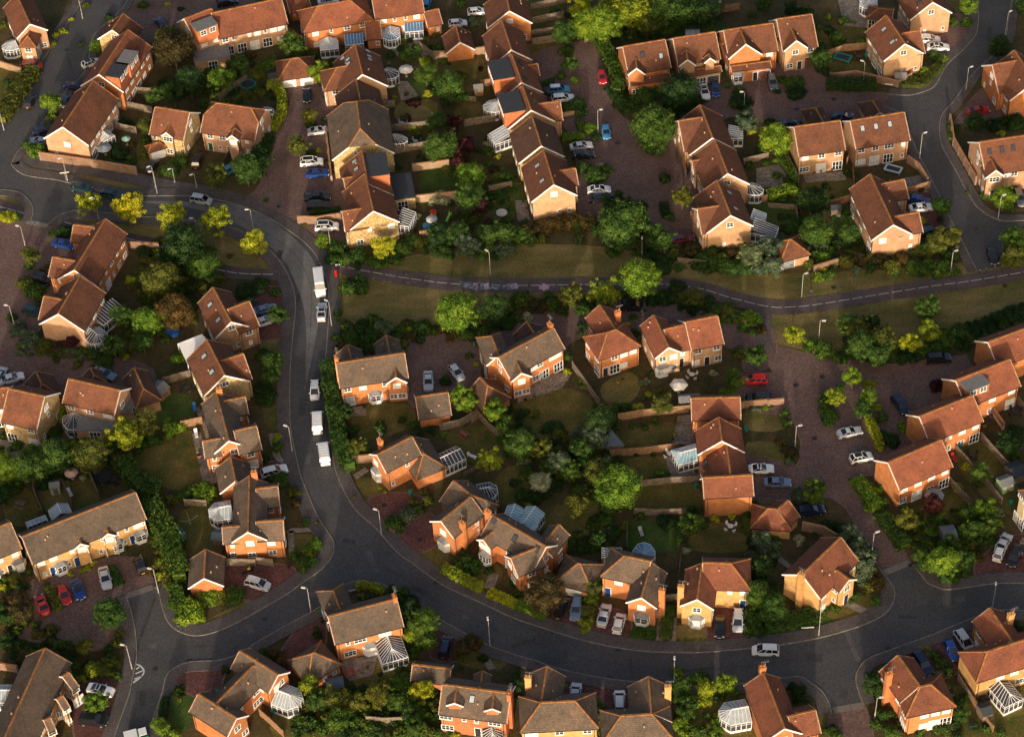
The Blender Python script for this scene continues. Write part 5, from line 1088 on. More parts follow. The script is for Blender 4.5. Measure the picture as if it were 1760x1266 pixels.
VEG = {
'00': '655 310 60 l s|755 110 45 d s|345 700 72 l t|350 800 45 l s|1190 330 130 r t|1150 250 90 o t|1515 530 95 l t|1640 440 75 g t|1300 560 110 d t|1190 640 80 d t|1060 650 65 g t|1390 710 50 g s|780 1000 45 d s|820 1040 70 d s|900 1090 50 g s|770 962 48 Y s|1000 865 62 o t|1180 1160 60 g s|1245 1110 55 g s|190 985 55 g s|250 1025 68 l s|1480 1210 90 o t|1690 1160 110 g t|490 130 25 y s|860 830 55 d s|1190 560 60 g s|1120 560 50 d s|1440 610 60 d s|740 1090 40 g s|990 960 40 g s|985 1060 40 o s|380 240 35 Y s|430 210 40 Y s|360 300 40 o s|590 30 40 o s|980 30 50 g s|1150 25 25 y s|60 560 50 d s|20 170 40 o s|560 300 30 g s|900 990 40 r s|880 700 35 o s|1240 60 30 d s|1720 370 50 r s',
'10': '250 320 90 g t|365 370 68 g s|90 430 90 g s|440 500 80 l t|20 500 60 o s|370 790 58 o t|375 850 50 g s|290 1000 75 o t|380 1040 42 g s|432 1030 28 y s|500 640 50 d s|520 420 40 g s|1040 370 58 g s|1160 410 52 Y s|1165 510 75 g t|1250 340 48 g s|1330 590 105 g t|1260 560 60 g s|1180 640 40 y s|1360 830 58 p t|1250 830 68 g t|1260 1000 112 g t|1445 990 75 p t|1400 1100 62 p t|1340 890 48 s s|1470 1220 100 l t|1660 1070 30 y s|1580 985 34 w s|1600 1040 55 g s|1720 1195 60 g s|1500 150 55 s s|1400 20 48 g s|990 1150 25 g s|30 640 55 o s|55 1010 60 g s|80 940 50 g s|1080 870 45 l s|20 1090 90 d t|960 580 28 s s|950 660 20 Y s|1050 270 40 d s|1100 340 50 g s|920 370 45 d s|110 270 30 y s|470 820 35 g s|1520 1030 40 d s|1400 660 60 g t|1390 520 60 o s|1600 950 30 d s|200 700 30 d s|150 560 40 g s|960 170 40 s s|1200 820 35 g s|490 930 22 o s|1540 470 25 p s|1230 620 55 g s|1290 700 50 d s|480 1100 22 g s',
'20': '360 220 88 g t|500 170 105 l t|640 150 125 l t|820 80 135 Y t|700 30 115 Y t|480 50 90 Y t|1030 100 105 g t|1180 70 125 g t|1300 100 105 d t|1380 60 70 s t|590 240 70 g s|930 170 80 o t|380 340 60 g s|400 440 58 g t|270 560 55 g s|330 510 50 g s|440 545 45 l s|440 710 88 g s|530 870 58 l s|460 850 48 g s|580 940 50 d s|500 1140 65 g s|560 1190 85 g s|650 1160 55 g s|605 1125 32 w s|980 870 158 g t|1130 640 140 d t|900 640 78 g s|800 720 55 g s|840 680 50 g s|1230 690 58 d s|1560 620 55 g s|1480 575 42 g s|1570 690 85 d s|1620 830 85 s t|1650 890 42 y s|1050 1220 55 d s|1640 1130 45 g s|1650 100 40 g s|1730 30 55 g t|980 250 40 d s|270 620 35 g s|210 570 30 g s|420 960 30 g s|360 940 30 o s|1700 1000 35 g s|1740 930 40 g s|350 730 40 g s|250 640 30 d s|1740 1120 40 g s|990 1000 70 g s',
'30': '360 400 78 g t|360 310 55 g s|170 560 85 g s|100 540 48 g s|190 620 70 d s|400 490 48 d s|60 960 105 l t|60 1095 35 l s|1385 40 65 l t|1365 150 55 g s|1270 150 42 g s|1145 380 55 g s|1080 500 55 l s|1000 550 48 l s|1200 400 45 l s|1130 460 40 Y s|1590 320 78 d t|1480 555 40 g s|1430 840 78 d t|1600 910 38 y s|1560 850 65 d s|1700 820 78 d s|410 110 30 l s|590 150 24 l s|420 200 55 d s|480 260 65 g s|1740 50 55 d t|160 60 55 d t|250 90 55 d t|1640 830 48 d s|700 510 24 l s|1290 890 28 g s|60 620 40 d s|600 1165 22 l s|180 1100 30 d s|550 1180 40 d s|30 840 60 d s|1560 620 40 s s|1700 860 45 g s|1620 1245 40 l s|350 470 40 d s|1250 110 30 o s|520 140 50 g s|640 290 40 Y s|330 180 45 g s',
'01': '610 130 92 Y t|890 160 112 y t|1175 220 105 y t|1480 250 110 y t|1750 400 98 y t|1250 430 150 d t|1400 560 108 g t|1100 660 125 o t|1230 540 90 d b|200 490 68 o t|170 670 65 o s|240 720 75 g s|120 990 75 s s|200 1060 85 s s|300 1100 60 o s|400 1060 68 r s|490 1080 52 p t|640 1150 60 g s|780 1110 78 g t|840 910 88 g t|1010 940 108 l t|1200 880 125 r t|980 1080 75 g t|860 1180 38 y s|420 320 62 d s|360 335 38 g s|980 460 58 d s|60 215 60 Y s|20 215 50 Y s|120 225 40 g s|1690 720 85 d s|1730 790 48 s s|730 1200 58 g s|900 650 50 Y s|940 640 50 g s|1060 780 80 g s|1130 470 70 d s|280 600 40 o s|80 910 50 d s|900 1010 60 o s|1090 860 60 d s|1280 780 60 d s|1190 760 60 d s|1140 1060 50 g s|330 560 35 o s|200 560 40 g s|1230 1180 60 l s|850 450 25 o s',
'11': '875 430 86 y t|670 680 98 g s|600 690 55 o s|1370 880 138 l t|1640 860 110 d t|1710 840 70 g s|460 380 65 l s|560 430 75 g s|520 500 65 g s|620 500 70 g s|700 480 78 g s|780 520 50 g s|850 520 70 g s|1000 420 85 g s|960 500 60 g s|1080 380 65 g s|1200 430 65 d s|1300 420 65 d s|1250 340 78 d t|1390 340 95 g t|1450 430 85 s t|1580 350 78 g t|1600 430 60 g s|1700 440 75 s s|1700 330 85 g t|1250 90 75 w s|1470 90 105 g t|1530 140 68 p t|150 900 72 g t|110 1220 78 g t|30 680 65 g s|130 740 55 g s|30 730 45 s s|620 960 55 r s|640 1050 75 g s|720 980 85 d s|800 1040 65 g s|880 970 68 s s|990 1000 55 g s|1050 1000 38 Y s|1150 970 65 g s|1220 1010 48 g s|600 1130 55 g s|1500 1090 38 s s|1460 1180 38 g s|1510 1230 28 y s|1730 240 48 g s|1110 220 28 w s|1670 950 70 d s|1560 1000 55 g s|1080 140 35 g s|330 280 22 o s|65 110 25 g s|1130 400 60 o s|1240 470 50 d s|1540 480 55 g s|1650 490 50 d s|1320 480 55 d s|720 1080 60 g s|800 920 55 g s|1100 1010 45 d s|700 560 40 d s|560 880 40 d s|800 560 35 g s|1450 1020 60 g s|1730 950 60 g s|60 1160 60 g s|520 1210 35 g s|70 940 30 g s|1610 260 50 r s',
'21': '760 270 172 g t|1020 370 98 g t|880 640 140 l t|400 760 88 o t|640 740 108 Y t|1170 90 78 o t|1080 220 48 d s|130 290 80 r s|250 270 82 r s|370 250 85 r s|480 240 82 r s|550 270 55 r s|50 330 85 g s|130 390 55 g s|200 370 50 o s|460 370 48 g s|700 120 85 d t|850 170 85 d t|600 330 55 g s|900 300 70 d s|1100 470 55 o s|1180 500 55 r s|1230 440 68 r s|1310 500 65 g s|1380 440 68 d s|1420 520 75 g s|1500 470 58 r s|1540 560 75 g s|1640 480 85 s t|1700 560 75 s s|1140 690 65 d s|1250 760 95 o s|1340 800 75 d s|1480 840 75 o s|1550 900 55 s s|1650 920 72 l s|1660 1000 48 g s|60 790 75 g s|190 830 58 r s|270 820 58 g s|110 910 48 w s|1060 760 75 d s|980 790 58 d s|340 870 55 d s|480 850 58 g s|830 910 36 g s|800 960 28 y s|1680 1180 78 g t|1560 1150 58 o s|370 1180 46 g s|480 970 46 d s|840 1020 46 d s|1240 850 60 d s|1400 850 60 g s|950 480 70 d s|1030 560 70 d s|700 450 60 g s|1150 570 50 g s|1340 560 60 d s|1440 590 50 g s|1600 580 60 g s|1100 410 50 g s|10 1250 30 o s|470 1030 30 g s|1560 900 60 g s|1490 900 50 d s|120 790 50 r s|900 830 50 d s|560 830 50 d s',
'31': '180 1040 66 y t|380 1120 85 g s|300 1090 58 l s|280 1120 50 g s|560 960 85 g t|620 1010 88 o t|700 960 75 d t|640 1110 105 g t|780 1060 98 o t|760 1160 95 g t|560 1130 70 g s|840 1140 60 g s|1090 850 85 g t|1090 900 50 l s|1110 1010 78 Y t|980 1090 72 Y t|1230 1060 85 g s|1340 1010 85 g s|1300 1080 60 d s|1430 980 75 d s|1510 950 75 d s|1600 910 75 d s|1680 880 75 d s|1740 850 60 d s|1185 150 68 g t|1230 360 95 o t|1150 400 75 o t|1080 430 65 g s|330 320 112 g t|300 100 95 d t|560 330 75 g t|380 500 58 l s|390 570 48 Y s|540 520 72 o s|620 500 65 r s|700 490 65 o s|760 520 72 r s|840 560 72 o s|930 500 65 r s|1010 560 75 g s|1100 560 75 g s|1200 560 85 g s|1250 470 65 g s|580 460 55 g s|1300 600 38 g s|1700 380 95 g t|1690 500 85 o t|1620 530 45 o s|1620 90 85 l t|1500 80 55 g s|420 620 55 g s|350 640 48 l s|30 430 85 s t|40 550 65 s t|90 360 55 s s|230 190 45 r s|1060 250 38 y s|150 300 50 g s|480 400 60 d s|620 390 50 d s|980 600 50 g s|1050 600 45 d s|700 570 50 d s|600 590 45 s s|1160 620 45 g s|880 600 40 g s|1050 40 30 r s|440 560 40 g s|1190 240 35 d s|1000 1170 60 d s|920 1180 60 d s|1100 1110 60 g s|1180 1110 60 g s|500 1180 60 g s|60 620 40 s s|540 200 45 g s|960 440 45 d s|730 420 55 g s|1370 60 20 g s|1650 20 60 g s|1650 160 50 g s',
'02': '60 700 105 l t|200 680 120 g t|390 600 120 g t|620 590 125 o t|850 460 120 Y t|980 380 108 o b|1180 400 85 l s|370 430 65 g s|1030 170 36 l s|1050 480 75 g s|1000 500 60 g s|500 510 36 y s|1090 900 46 o s|1080 980 82 o s|1400 830 95 l s|1270 850 65 g s|1180 900 55 o s|265 960 20 Y s|60 1095 30 g s|380 500 55 s s|570 745 34 w s|1040 1185 45 o s|10 860 80 d t|20 760 70 g s|560 450 50 d s|450 720 50 d s|300 780 60 d s|100 800 60 g s|940 560 45 g s|1080 200 25 g s|850 1220 36 g s|990 1150 40 o s|500 620 70 d s|700 640 70 d s|300 480 40 g s|330 540 50 s s|1210 870 50 g s|1370 210 25 g s',
'12': '620 300 58 d t|650 420 58 g s|700 530 68 o t|640 500 45 r s|740 560 55 l s|850 410 55 g s|850 370 40 g s|1080 380 48 g s|1200 420 48 d s|1130 430 40 d s|1290 445 33 l s|1420 215 92 l t|1650 290 88 l t|1720 400 75 g t|1610 625 88 Y t|100 40 65 g t|90 170 65 d s|140 470 46 Y s|150 540 55 g s|250 840 58 o s|275 920 48 r s|340 1050 42 g s|400 1200 62 l s|160 750 85 g s|50 620 46 d s|940 1050 68 g s|1040 990 68 s s|1130 960 55 g s|1180 900 52 o s|1160 850 38 o s|960 1090 46 g s|1300 80 55 d s|1740 580 55 d s|1690 480 55 g s|850 815 24 Y s|630 690 38 g s|630 610 35 r s|610 230 50 g s|520 40 30 d s|350 1245 50 l s|1390 1200 45 g s|1420 1240 40 g s|1560 250 45 g s|1740 270 40 d s|1080 910 50 o s|1000 1090 40 g s|60 210 60 g s|40 120 60 d s|1000 350 36 g s',
'22': '50 520 105 g t|70 620 58 s s|200 550 75 o t|360 540 55 r s|480 540 85 g t|590 500 72 s t|600 350 110 d t|560 450 85 s t|320 640 75 s t|400 700 75 g t|580 700 88 o t|500 620 60 g t|240 690 58 g t|190 775 75 w t|300 790 58 d s|150 870 75 d s|120 920 38 Y s|440 940 82 o b|730 820 150 l t|720 660 65 g s|1020 725 62 g s|880 1000 46 g s|650 1060 48 l s|770 1080 55 o s|690 1120 58 g s|590 1170 58 g t|500 1220 58 g s|390 1200 58 g s|685 275 50 y s|780 260 52 g s|870 260 50 y s|935 170 32 Y s|910 90 46 s s|1030 240 75 o t|500 120 36 l s|480 70 30 l s|720 400 38 g s|830 390 36 g s|910 400 36 g s|980 365 36 g s|720 360 40 g s|1240 980 46 d t|1230 1070 85 g t|1060 1040 65 d s|1400 1020 48 y s|1510 1010 34 y s|1620 1060 75 o s|1710 1180 75 s t|1150 1170 46 g s|1200 1240 38 w s|1530 80 75 g t|1380 30 36 w s|1740 270 28 l s|1690 280 28 s s|1650 280 28 s s|1140 1060 46 d s|380 20 38 y s|1010 140 55 o s|960 20 25 d s|900 200 30 g s|430 800 50 d s|560 1020 40 d s|850 590 25 d s|970 590 25 d s|740 600 30 g s|1260 1010 50 g s|1310 1060 55 g s|1350 180 30 g s|1440 180 30 g s|60 860 60 g s|450 1130 40 d s|20 780 50 d s|650 950 60 g s|800 930 50 d s|100 720 60 g s|470 640 60 g s|680 980 50 g s|230 860 50 d s',
'32': '460 200 65 Y t|580 60 68 l t|700 110 52 Y s|690 200 66 l t|640 280 66 g t|440 310 58 g s|420 370 45 g s|490 130 50 g s|750 260 48 l s|780 330 55 g s|700 390 46 l s|740 440 38 Y s|790 460 65 g s|860 480 65 d s|920 400 55 l s|770 520 35 l s|110 300 45 g s|130 370 46 g s|90 500 48 r s|150 560 58 r s|150 630 46 s s|190 600 40 r s|310 840 85 g t|215 880 65 s s|650 780 55 g s|720 830 68 l s|760 900 65 g s|700 880 46 g s|800 970 46 g s|690 960 45 l s|850 1030 58 g s|960 1040 78 o t|900 1150 75 d s|1050 1130 46 o s|1150 110 62 p s|1130 930 75 p t|1540 520 36 p s|1660 500 85 d t|1690 580 55 g s|1360 670 42 y s|1460 710 68 g t|1300 810 46 Y s|1490 950 75 l t|1370 990 65 g t|1390 1110 75 g t|1500 1080 75 g t|1580 980 55 s s|1250 1230 85 g t|1190 1050 33 l s|570 1170 95 s t|520 1100 65 d s|430 1080 65 d s|210 1170 52 w s|50 1200 55 s s|600 1220 80 s t|1080 1230 55 g s|650 1240 55 d t|1020 1210 55 g s|1530 1190 55 g s|330 1100 45 d s|1700 420 60 d s|920 930 40 g s|1010 970 45 g s|1320 1180 50 g s|1580 1060 45 l s|750 1010 40 l s|980 1150 40 g s|1440 800 50 g s|1720 480 50 d s|30 270 20 s s|900 1230 45 g s|1130 1220 50 o s|780 800 55 g s|200 830 40 s s|330 1010 25 o s|1010 1060 40 r s',
'03': '40 420 95 d t|60 600 65 d s|140 380 105 r t|20 240 36 y s|20 330 46 g s|750 420 108 g t|370 590 55 d s|300 640 55 d s|200 650 55 d s|140 630 50 d s|460 640 55 g s|440 690 50 d s|580 640 62 o t|640 790 75 Y s|760 740 65 o s|800 620 55 o s|820 560 46 o s|700 800 65 o s|760 820 55 o s|560 870 42 Y s|660 1020 85 l t|640 1060 60 g s|1090 60 62 o s|1110 150 46 Y s|1180 250 58 g s|1290 390 112 l s|1350 430 60 l s|1420 300 75 l s|1500 290 55 Y s|1610 280 82 g s|1200 340 65 g s|1150 130 30 g s|1210 950 52 g s|1240 930 35 d s|1090 1190 65 l t|1200 1240 55 l s|1540 800 42 d s|490 145 34 y s|600 110 34 Y s|640 70 34 y s|560 120 30 Y s|320 220 30 o s|100 210 50 o s|1040 130 45 r s|740 660 50 d s|690 690 40 r s|1130 1220 50 g s|10 100 40 g s|60 250 30 g s|1240 1000 35 o s|800 850 45 g s',
'13': '760 310 36 g s|720 300 34 Y s|960 290 85 d t|1040 370 85 d t|1060 330 60 d s|1150 480 105 g t|1170 600 75 g t|1060 560 58 Y t|1040 690 65 g s|1100 650 52 g s|1060 620 50 o s|980 770 55 g s|990 840 50 g s|1420 650 62 r t|1390 700 55 o s|1430 670 36 g s|1500 620 55 r t|1470 600 50 r t|150 720 78 r t|40 670 46 g s|180 770 50 d s|370 910 75 Y t|420 1010 75 g t|550 1000 95 o t|560 1150 88 g t|480 1060 50 g s|700 1030 65 o t|840 980 88 o b|900 1090 55 g s|960 1020 65 g t|1010 900 65 l s|960 870 50 l s|1140 950 85 Y t|1080 1010 60 g s|1080 1100 75 g t|1100 1190 78 g t|980 1180 55 d s|700 1180 55 d s|260 1240 34 s s|330 60 75 g s|270 20 50 g s|360 15 36 y s|1430 80 85 g s|1510 60 60 g s|1500 120 50 g s|1600 120 46 d s|420 560 46 d s|1370 1250 46 Y s|410 520 30 g s|440 400 20 l s|640 1090 60 g s|780 1090 60 g s|600 1230 60 d s|820 1230 60 d s|1160 1100 60 g s|1200 880 40 d s|870 1160 50 g s|1560 720 50 d s|1400 800 30 g s|850 830 25 d s|740 960 50 g s|1060 740 50 g s|300 880 40 g s|1110 820 40 g s|500 930 50 d s|720 300 30 d s|1340 1240 40 g s|1220 1010 50 g s|1180 1000 50 g s',
'23': '220 280 142 r t|160 210 60 r s|560 240 66 o t|590 200 50 o s|540 320 66 l s|520 400 74 o s|510 480 58 Y s|500 530 40 Y s|880 540 52 g s|950 560 46 g s|820 560 40 g s|1145 597 13 l s|1197 597 19 l s|1245 597 19 l s|1293 597 17 l s|1338 593 17 l s|1690 100 92 d t|1690 290 105 g t|1680 420 85 g s|1650 500 72 g s|1700 520 60 d s|1640 560 45 d s|800 440 28 w s|1160 920 80 g t|1130 980 60 g s|1330 930 66 Y t|1320 1000 60 Y s|1470 900 72 l t|1440 960 50 g s|1530 960 45 l s|1190 1060 80 g t|1240 1020 50 g s|1160 1170 65 l s|1240 1210 55 g s|570 1050 58 l t|570 1120 85 o t|560 1200 60 g s|40 900 55 d t|40 1000 46 d s|370 910 20 Y s|1400 1140 45 g s|1180 1240 50 l s|1450 1190 40 g s|10 200 40 g s|60 260 30 g s|30 840 40 g s|1690 190 60 d s|30 280 50 g s|560 150 30 g s|1390 1010 40 d s',
'33': '40 380 100 g t|30 480 60 g s|660 60 82 s t|660 160 75 s s|700 10 60 s s|740 200 72 r s|700 240 55 o s|720 120 60 o s|600 290 46 g s|740 330 52 g s|460 380 46 g s|400 390 36 g s|1080 60 82 g t|1200 60 105 l t|1330 60 85 g t|1250 150 75 g s|1350 130 55 g s|1450 30 46 r s|1130 110 50 w s|1180 10 60 g s|720 900 75 d t|690 850 40 d s|760 830 46 d s|760 970 46 g s|830 1060 55 r s|870 1120 50 r s|910 1180 45 r s|800 1100 60 g s|740 1180 55 g s|850 1220 60 g s|1100 655 25 Y s|1100 700 30 l s|1160 710 55 g s|1200 760 55 g s|1250 810 52 g s|1180 770 46 g s|220 960 65 d t|170 910 46 d s|270 1030 35 d s|440 1210 56 d s|1150 1175 46 w s|1280 1190 42 s s|1330 1110 55 g t|1500 1200 52 g s|1700 520 60 d s|1600 1240 40 g s|200 1010 40 d s|30 60 50 d s|570 330 30 g s|1420 1200 40 d s|20 260 60 g s|920 1240 45 r s|1050 640 20 Y s|1720 560 40 d s|470 1260 50 g s'}
UNDER = []
_sz = sorted((float(q.split()[2]) + 1e-4 * i for i, q in enumerate(q_ for s_ in VEG.values() for q_ in s_.split('|') if q_.split()[4] == 's')), reverse=True)
SHRUB_MIN = math.floor(_sz[min(295, len(_sz) - 1)]) + 1
for t, s_ in VEG.items():
    for q in s_.split('|'):
        a = q.split(); plant(t, float(a[0]), float(a[1]), float(a[2]), a[3], a[4])

# low growth between the bushes: one mass of small clumps
LOW = [crown_mesh('clump', 70 + i, 9, 800, .11, 'dome') for i in range(3)]
import numpy as np
LOWV = []
for me_ in LOW:
    v_ = np.empty(len(me_.vertices) * 3, np.float32); me_.vertices.foreach_get('co', v_); LOWV.append((v_.reshape(-1, 3), [tuple(p.vertices) for p in me_.polygons]))
def inpoly(p, P):
    c = False; j = len(P) - 1
    for i in range(len(P)):
        if (P[i][1] > p[1]) != (P[j][1] > p[1]) and p[0] < (P[j][0] - P[i][0]) * (p[1] - P[i][1]) / (P[j][1] - P[i][1]) + P[i][0]: c = not c
        j = i
    return c
BELTS = [([(575,425),(650,435),(720,425),(840,395),(900,390),(1050,395),(1100,440),(1140,465),(1300,460),(1400,450),(1600,445),(1650,420),(1650,395),(1500,425),(1340,410),(1200,425),(1130,390),(1060,375),(900,375),(800,370),(700,400),(600,415)], 'ggdors', 210, 1.5),
 ([(578,545),(640,545),(740,555),(860,530),(900,500),(1000,500),(1080,500),(1180,505),(1290,535),(1320,560),(1290,575),(1180,530),(1050,515),(930,538),(830,572),(700,590),(690,640),(575,620)], 'gdogr', 150, 1.4),
 ([(1380,590),(1460,580),(1500,600),(1600,575),(1750,530),(1760,560),(1620,610),(1520,625),(1400,605)], 'gdg', 90, 1.4),
 ([(870,690),(1000,740),(1040,700),(1050,760),(1040,850),(1060,940),(960,940),(1040,870),(920,810),(880,770),(850,720)], 'gdsdo', 150, 1.5),
 ([(500,1180),(640,1180),(720,1130),(760,1180),(750,1266),(500,1266)], 'gdog', 110, 1.5),
 ([(0,740),(60,770),(130,730),(190,740),(210,790),(100,820),(0,830)], 'gdl', 50, 1.5),
 ([(280,400),(400,430),(380,480),(330,560),(220,600),(190,520),(240,460)], 'gdoo', 110, 1.4),
 ([(270,150),(400,100),(480,120),(470,170),(330,180)], 'gdo', 70, 1.2),
 ([(700,150),(760,200),(820,250),(880,300),(800,330),(720,280),(690,200)], 'gdop', 70, 1.2),
 ([(950,10),(1240,5),(1240,40),(1060,70),(960,50)], 'gdl', 80, 1.6),
 ([(1040,150),(1200,130),(1220,190),(1170,200),(1060,190)], 'dgd', 50, 1.4),
 ([(1280,1050),(1330,940),(1290,960),(1280,880),(1300,860),(1340,930),(1290,1080)], 'dgs', 60, 1.4),
 ([(1470,820),(1520,880),(1600,980),(1680,980),(1700,880),(1600,870),(1530,890),(1490,830)], 'gldo', 120, 1.3),
 ([(0,980),(60,950),(40,1060),(120,1090),(150,1130),(110,1200),(0,1110)], 'gdro', 70, 1.4),
 ([(255,900),(280,1000),(310,1060),(400,1030),(380,1010),(320,1000),(300,900)], 'glo', 70, 1.3),
 ([(80,480),(50,560),(20,600),(80,620),(190,640),(240,600),(200,590),(60,570)], 'goso', 60, 1.2),
 ([(1160,1150),(1190,1266),(1240,1266),(1220,1160)], 'gol', 40, 1.3), ([(1570,1110),(1620,1180),(1530,1260),(1650,1266),(1660,1200)], 'gds', 40, 1.1),
 ([(1330,300),(1420,310),(1440,370),(1340,410)], 'gd', 40, 1.2), ([(650,30),(760,60),(800,110),(700,110)], 'gdo', 40, 1.0), ([(760,340),(830,300),(900,300),(900,370),(780,370)], 'gdo', 40, 1.1), ([(360,60),(480,100),(330,80)], 'g', 10, 1.0)]
ru = random.Random(21); kk_ = sorted(LEAVES)
for P_, cols, n_, rr_ in BELTS:
    xs, ys = [p[0] for p in P_], [p[1] for p in P_]; got = 0; tries = 0
    while got < n_ and tries < 8000:
        tries += 1; p = (ru.uniform(min(xs), max(xs)), ru.uniform(min(ys), max(ys)))
        if inpoly(p, P_): UNDER.append((p, rr_ * ru.uniform(.55, 1.15), ru.choice(cols))); got += 1
VV, FF, MM, off_ = [], [], [], 0
for p, rm, c in UNDER:
    v_, f_ = ru.choice(LOWV); a = ru.uniform(0, 6.28); g = G(p, rm * .4)
    q = v_ * np.array([rm, rm, rm * ru.uniform(.7, 1.05)]); ca, sa = math.cos(a), math.sin(a)
    VV.append(np.stack([q[:, 0] * ca - q[:, 1] * sa + g.x, q[:, 0] * sa + q[:, 1] * ca + g.y, q[:, 2]], 1))
    FF += [tuple(i + off_ for i in f) for f in f_]; MM += [kk_.index(c)] * len(f_); off_ += len(v_)
me_ = bpy.data.meshes.new('undergrowth'); me_.from_pydata(np.concatenate(VV).tolist(), [], FF)
for k_ in kk_: me_.materials.append(LEAVES[k_])
me_.polygons.foreach_set('material_index', MM); me_.update()
o = link('undergrowth', me_); tag(o, 'low mixed green and russet undergrowth filling the gaps between garden shrubs', 'undergrowth', None, 'stuff')

# ------------------------------------------------------------------ hedges
def hedge(t, pts, w, h, c, desc=None):
    P = W2([T(t, *q) for q in pts]); P = smooth(P, 4); rnd = random.Random(int(P[0][0] * 10) ^ 77)
    c0 = Vector((*P[len(P) // 2], 0)); vs, fs, ps, nr = [], [], [], []
    core = MB()
    for a, b in zip(P, P[1:]):
        a = Vector((*a, 0)); b = Vector((*b, 0)); L_ = (b - a).length; d = (b - a) / max(L_, 1e-5); n = Vector((-d.y, d.x, 0))
        core.beam(a - d * .1 - c0 + Vector((0, 0, h * .37)), b + d * .1 - c0 + Vector((0, 0, h * .37)), w * .66, h * .74)
        for _ in range(int(L_ * (w + 2 * h) * 34)):
            u = rnd.uniform(0, L_); s = rnd.uniform(-h - w / 2, h + w / 2); q_ = a + d * u; hk = 1 if h > 1.7 else .4; wob = 1 + .12 * hk * math.sin(q_.x * 2.1 + q_.y * 1.3 + s) + .10 * hk * math.sin(q_.x * .9 - q_.y * 3.1 + s * 2.3) + rnd.uniform(-.08, .08)
            if abs(s) < w / 2: p = a + d * u + n * s + Vector((0, 0, h * wob)); m_ = Vector((0, 0, 1))
            else: sg = 1 if s > 0 else -1; z = h - (abs(s) - w / 2); p = a + d * u + n * sg * w / 2 * wob + Vector((0, 0, max(.05, z))); m_ = n * sg
            ps.append(p - c0); nr.append(m_)
    quads(ps, nr, .17, rnd, vs, fs)
    o_ = len(vs); vs += [Vector(v) for v in core.v]; fs += [tuple(i + o_ for i in f) for f in core.f]
    me = bpy.data.meshes.new('hedge'); me.from_pydata([tuple(v) for v in vs], [], fs); me.materials.append(LEAVES[c]); me.update()
    o = link('hedge', me, None, c0); auto(o, desc or (CNAME[c] + (' tall' if h > 2 else ' low')), 'hedge', 'hedge', T(t, *pts[len(pts) // 2]), 'clipped hedges')
for t, pts, w, h, c in (
    ('10', [(80,610),(140,620),(180,700),(185,770),(150,850),(115,900)], 1.8, 1.9, 'Y'), ('10', [(80,950),(40,1080),(10,1220)], 3, 2, 'g'),
    ('20', [(600,290),(640,380),(690,470),(730,580),(720,660)], 2.4, 2.6, 'g'), ('20', [(690,640),(740,720),(790,780)], 2.0, 1.6, 'd'), ('30', [(400,600),(560,610),(740,605)], 2.4, 2.0, 'd'), ('20', [(350,960),(500,955)], 1.4, 1.2, 'l'),
    ('30', [(905,590),(1050,590),(1120,520),(1180,470)], 2.0, 1.2, 'o'), ('30', [(80,1100),(130,1160),(190,1260)], 1.6, 1.6, 'g'), ('31', [(0,110),(100,80),(190,60)], 2.0, 1.8, 'l'),
    ('00', [(240,500),(170,600),(90,720),(10,840)], 3.4, 2.0, 'o'), ('00', [(690,1130),(800,1150),(930,1170)], 1.4, 1.2, 'g'), ('00', [(1120,1200),(1200,1150),(1260,1090)], 1.8, 1.2, 'g'),
    ('02', [(850,660),(920,770),(1010,860),(1110,870)], 3.2, 2.6, 'g'), ('02', [(1040,970),(1090,1080),(1160,1180),(1210,1280)], 3.4, 3.0, 'g'), ('03', [(1190,20),(1230,120),(1240,210)], 3.2, 3.0, 'g'), ('03', [(1200,250),(1240,380),(1300,470)], 2.2, 1.8, 'g'),
    ('12', [(500,0),(520,180),(545,330),(570,480),(600,600),(650,700)], 2.6, 2.6, 'g'), ('03', [(340,250),(370,330),(410,400)], 1.6, 1.0, 'o'), ('03', [(770,110),(800,180),(830,230)], 1.5, 1.0, 'g'), ('03', [(1150,1010),(1130,1080),(1120,1150)], 1.2, 1.2, 'd'),
    ('13', [(1290,130),(1400,190),(1550,270)], 1.6, 1.5, 'Y'), ('13', [(1600,290),(1690,330),(1780,380)], 1.5, 1.3, 'Y'), ('23', [(30,370),(130,410),(230,450)], 1.6, 1.3, 'l'), ('13', [(690,250),(780,245),(890,290)], 1.2, 1.2, 'Y'),
    ('23', [(1075,400),(1065,500),(1055,600)], 1.8, 1.4, 'g'), ('33', [(0,520),(150,490),(350,440)], 2.6, 1.4, 'g'), ('22', [(680,390),(700,300),(720,260)], 1.0, 1.2, 'g'), ('32', [(600,780),(680,880),(740,980)], 2.4, 1.4, 'l'), ('32', [(780,1030),(860,1130),(940,1230)], 2.4, 1.4, 'g'),
    ('32', [(390,200),(380,290),(420,400)], 1.6, 1.0, 'g'), ('32', [(680,350),(740,480),(770,570)], 1.3, 1.5, 'Y'), ('02', [(440,290),(420,370)], 1.2, 1.8, 'Y'), ('00', [(20,760),(120,640),(220,500)], 2.0, 1.2, 'g'), ('11', [(370,215),(480,205),(580,185)], 1.0, .9, 'g'),
    ('21', [(1040,150),(1060,240)], 1.6, 1.2, 'd'), ('30', [(1240,860),(1250,960)], .8, .8, 'g'), ('22', [(1420,170),(1530,185)], 1.2, .8, 'l')):
    hedge(t, pts, w, h, c)

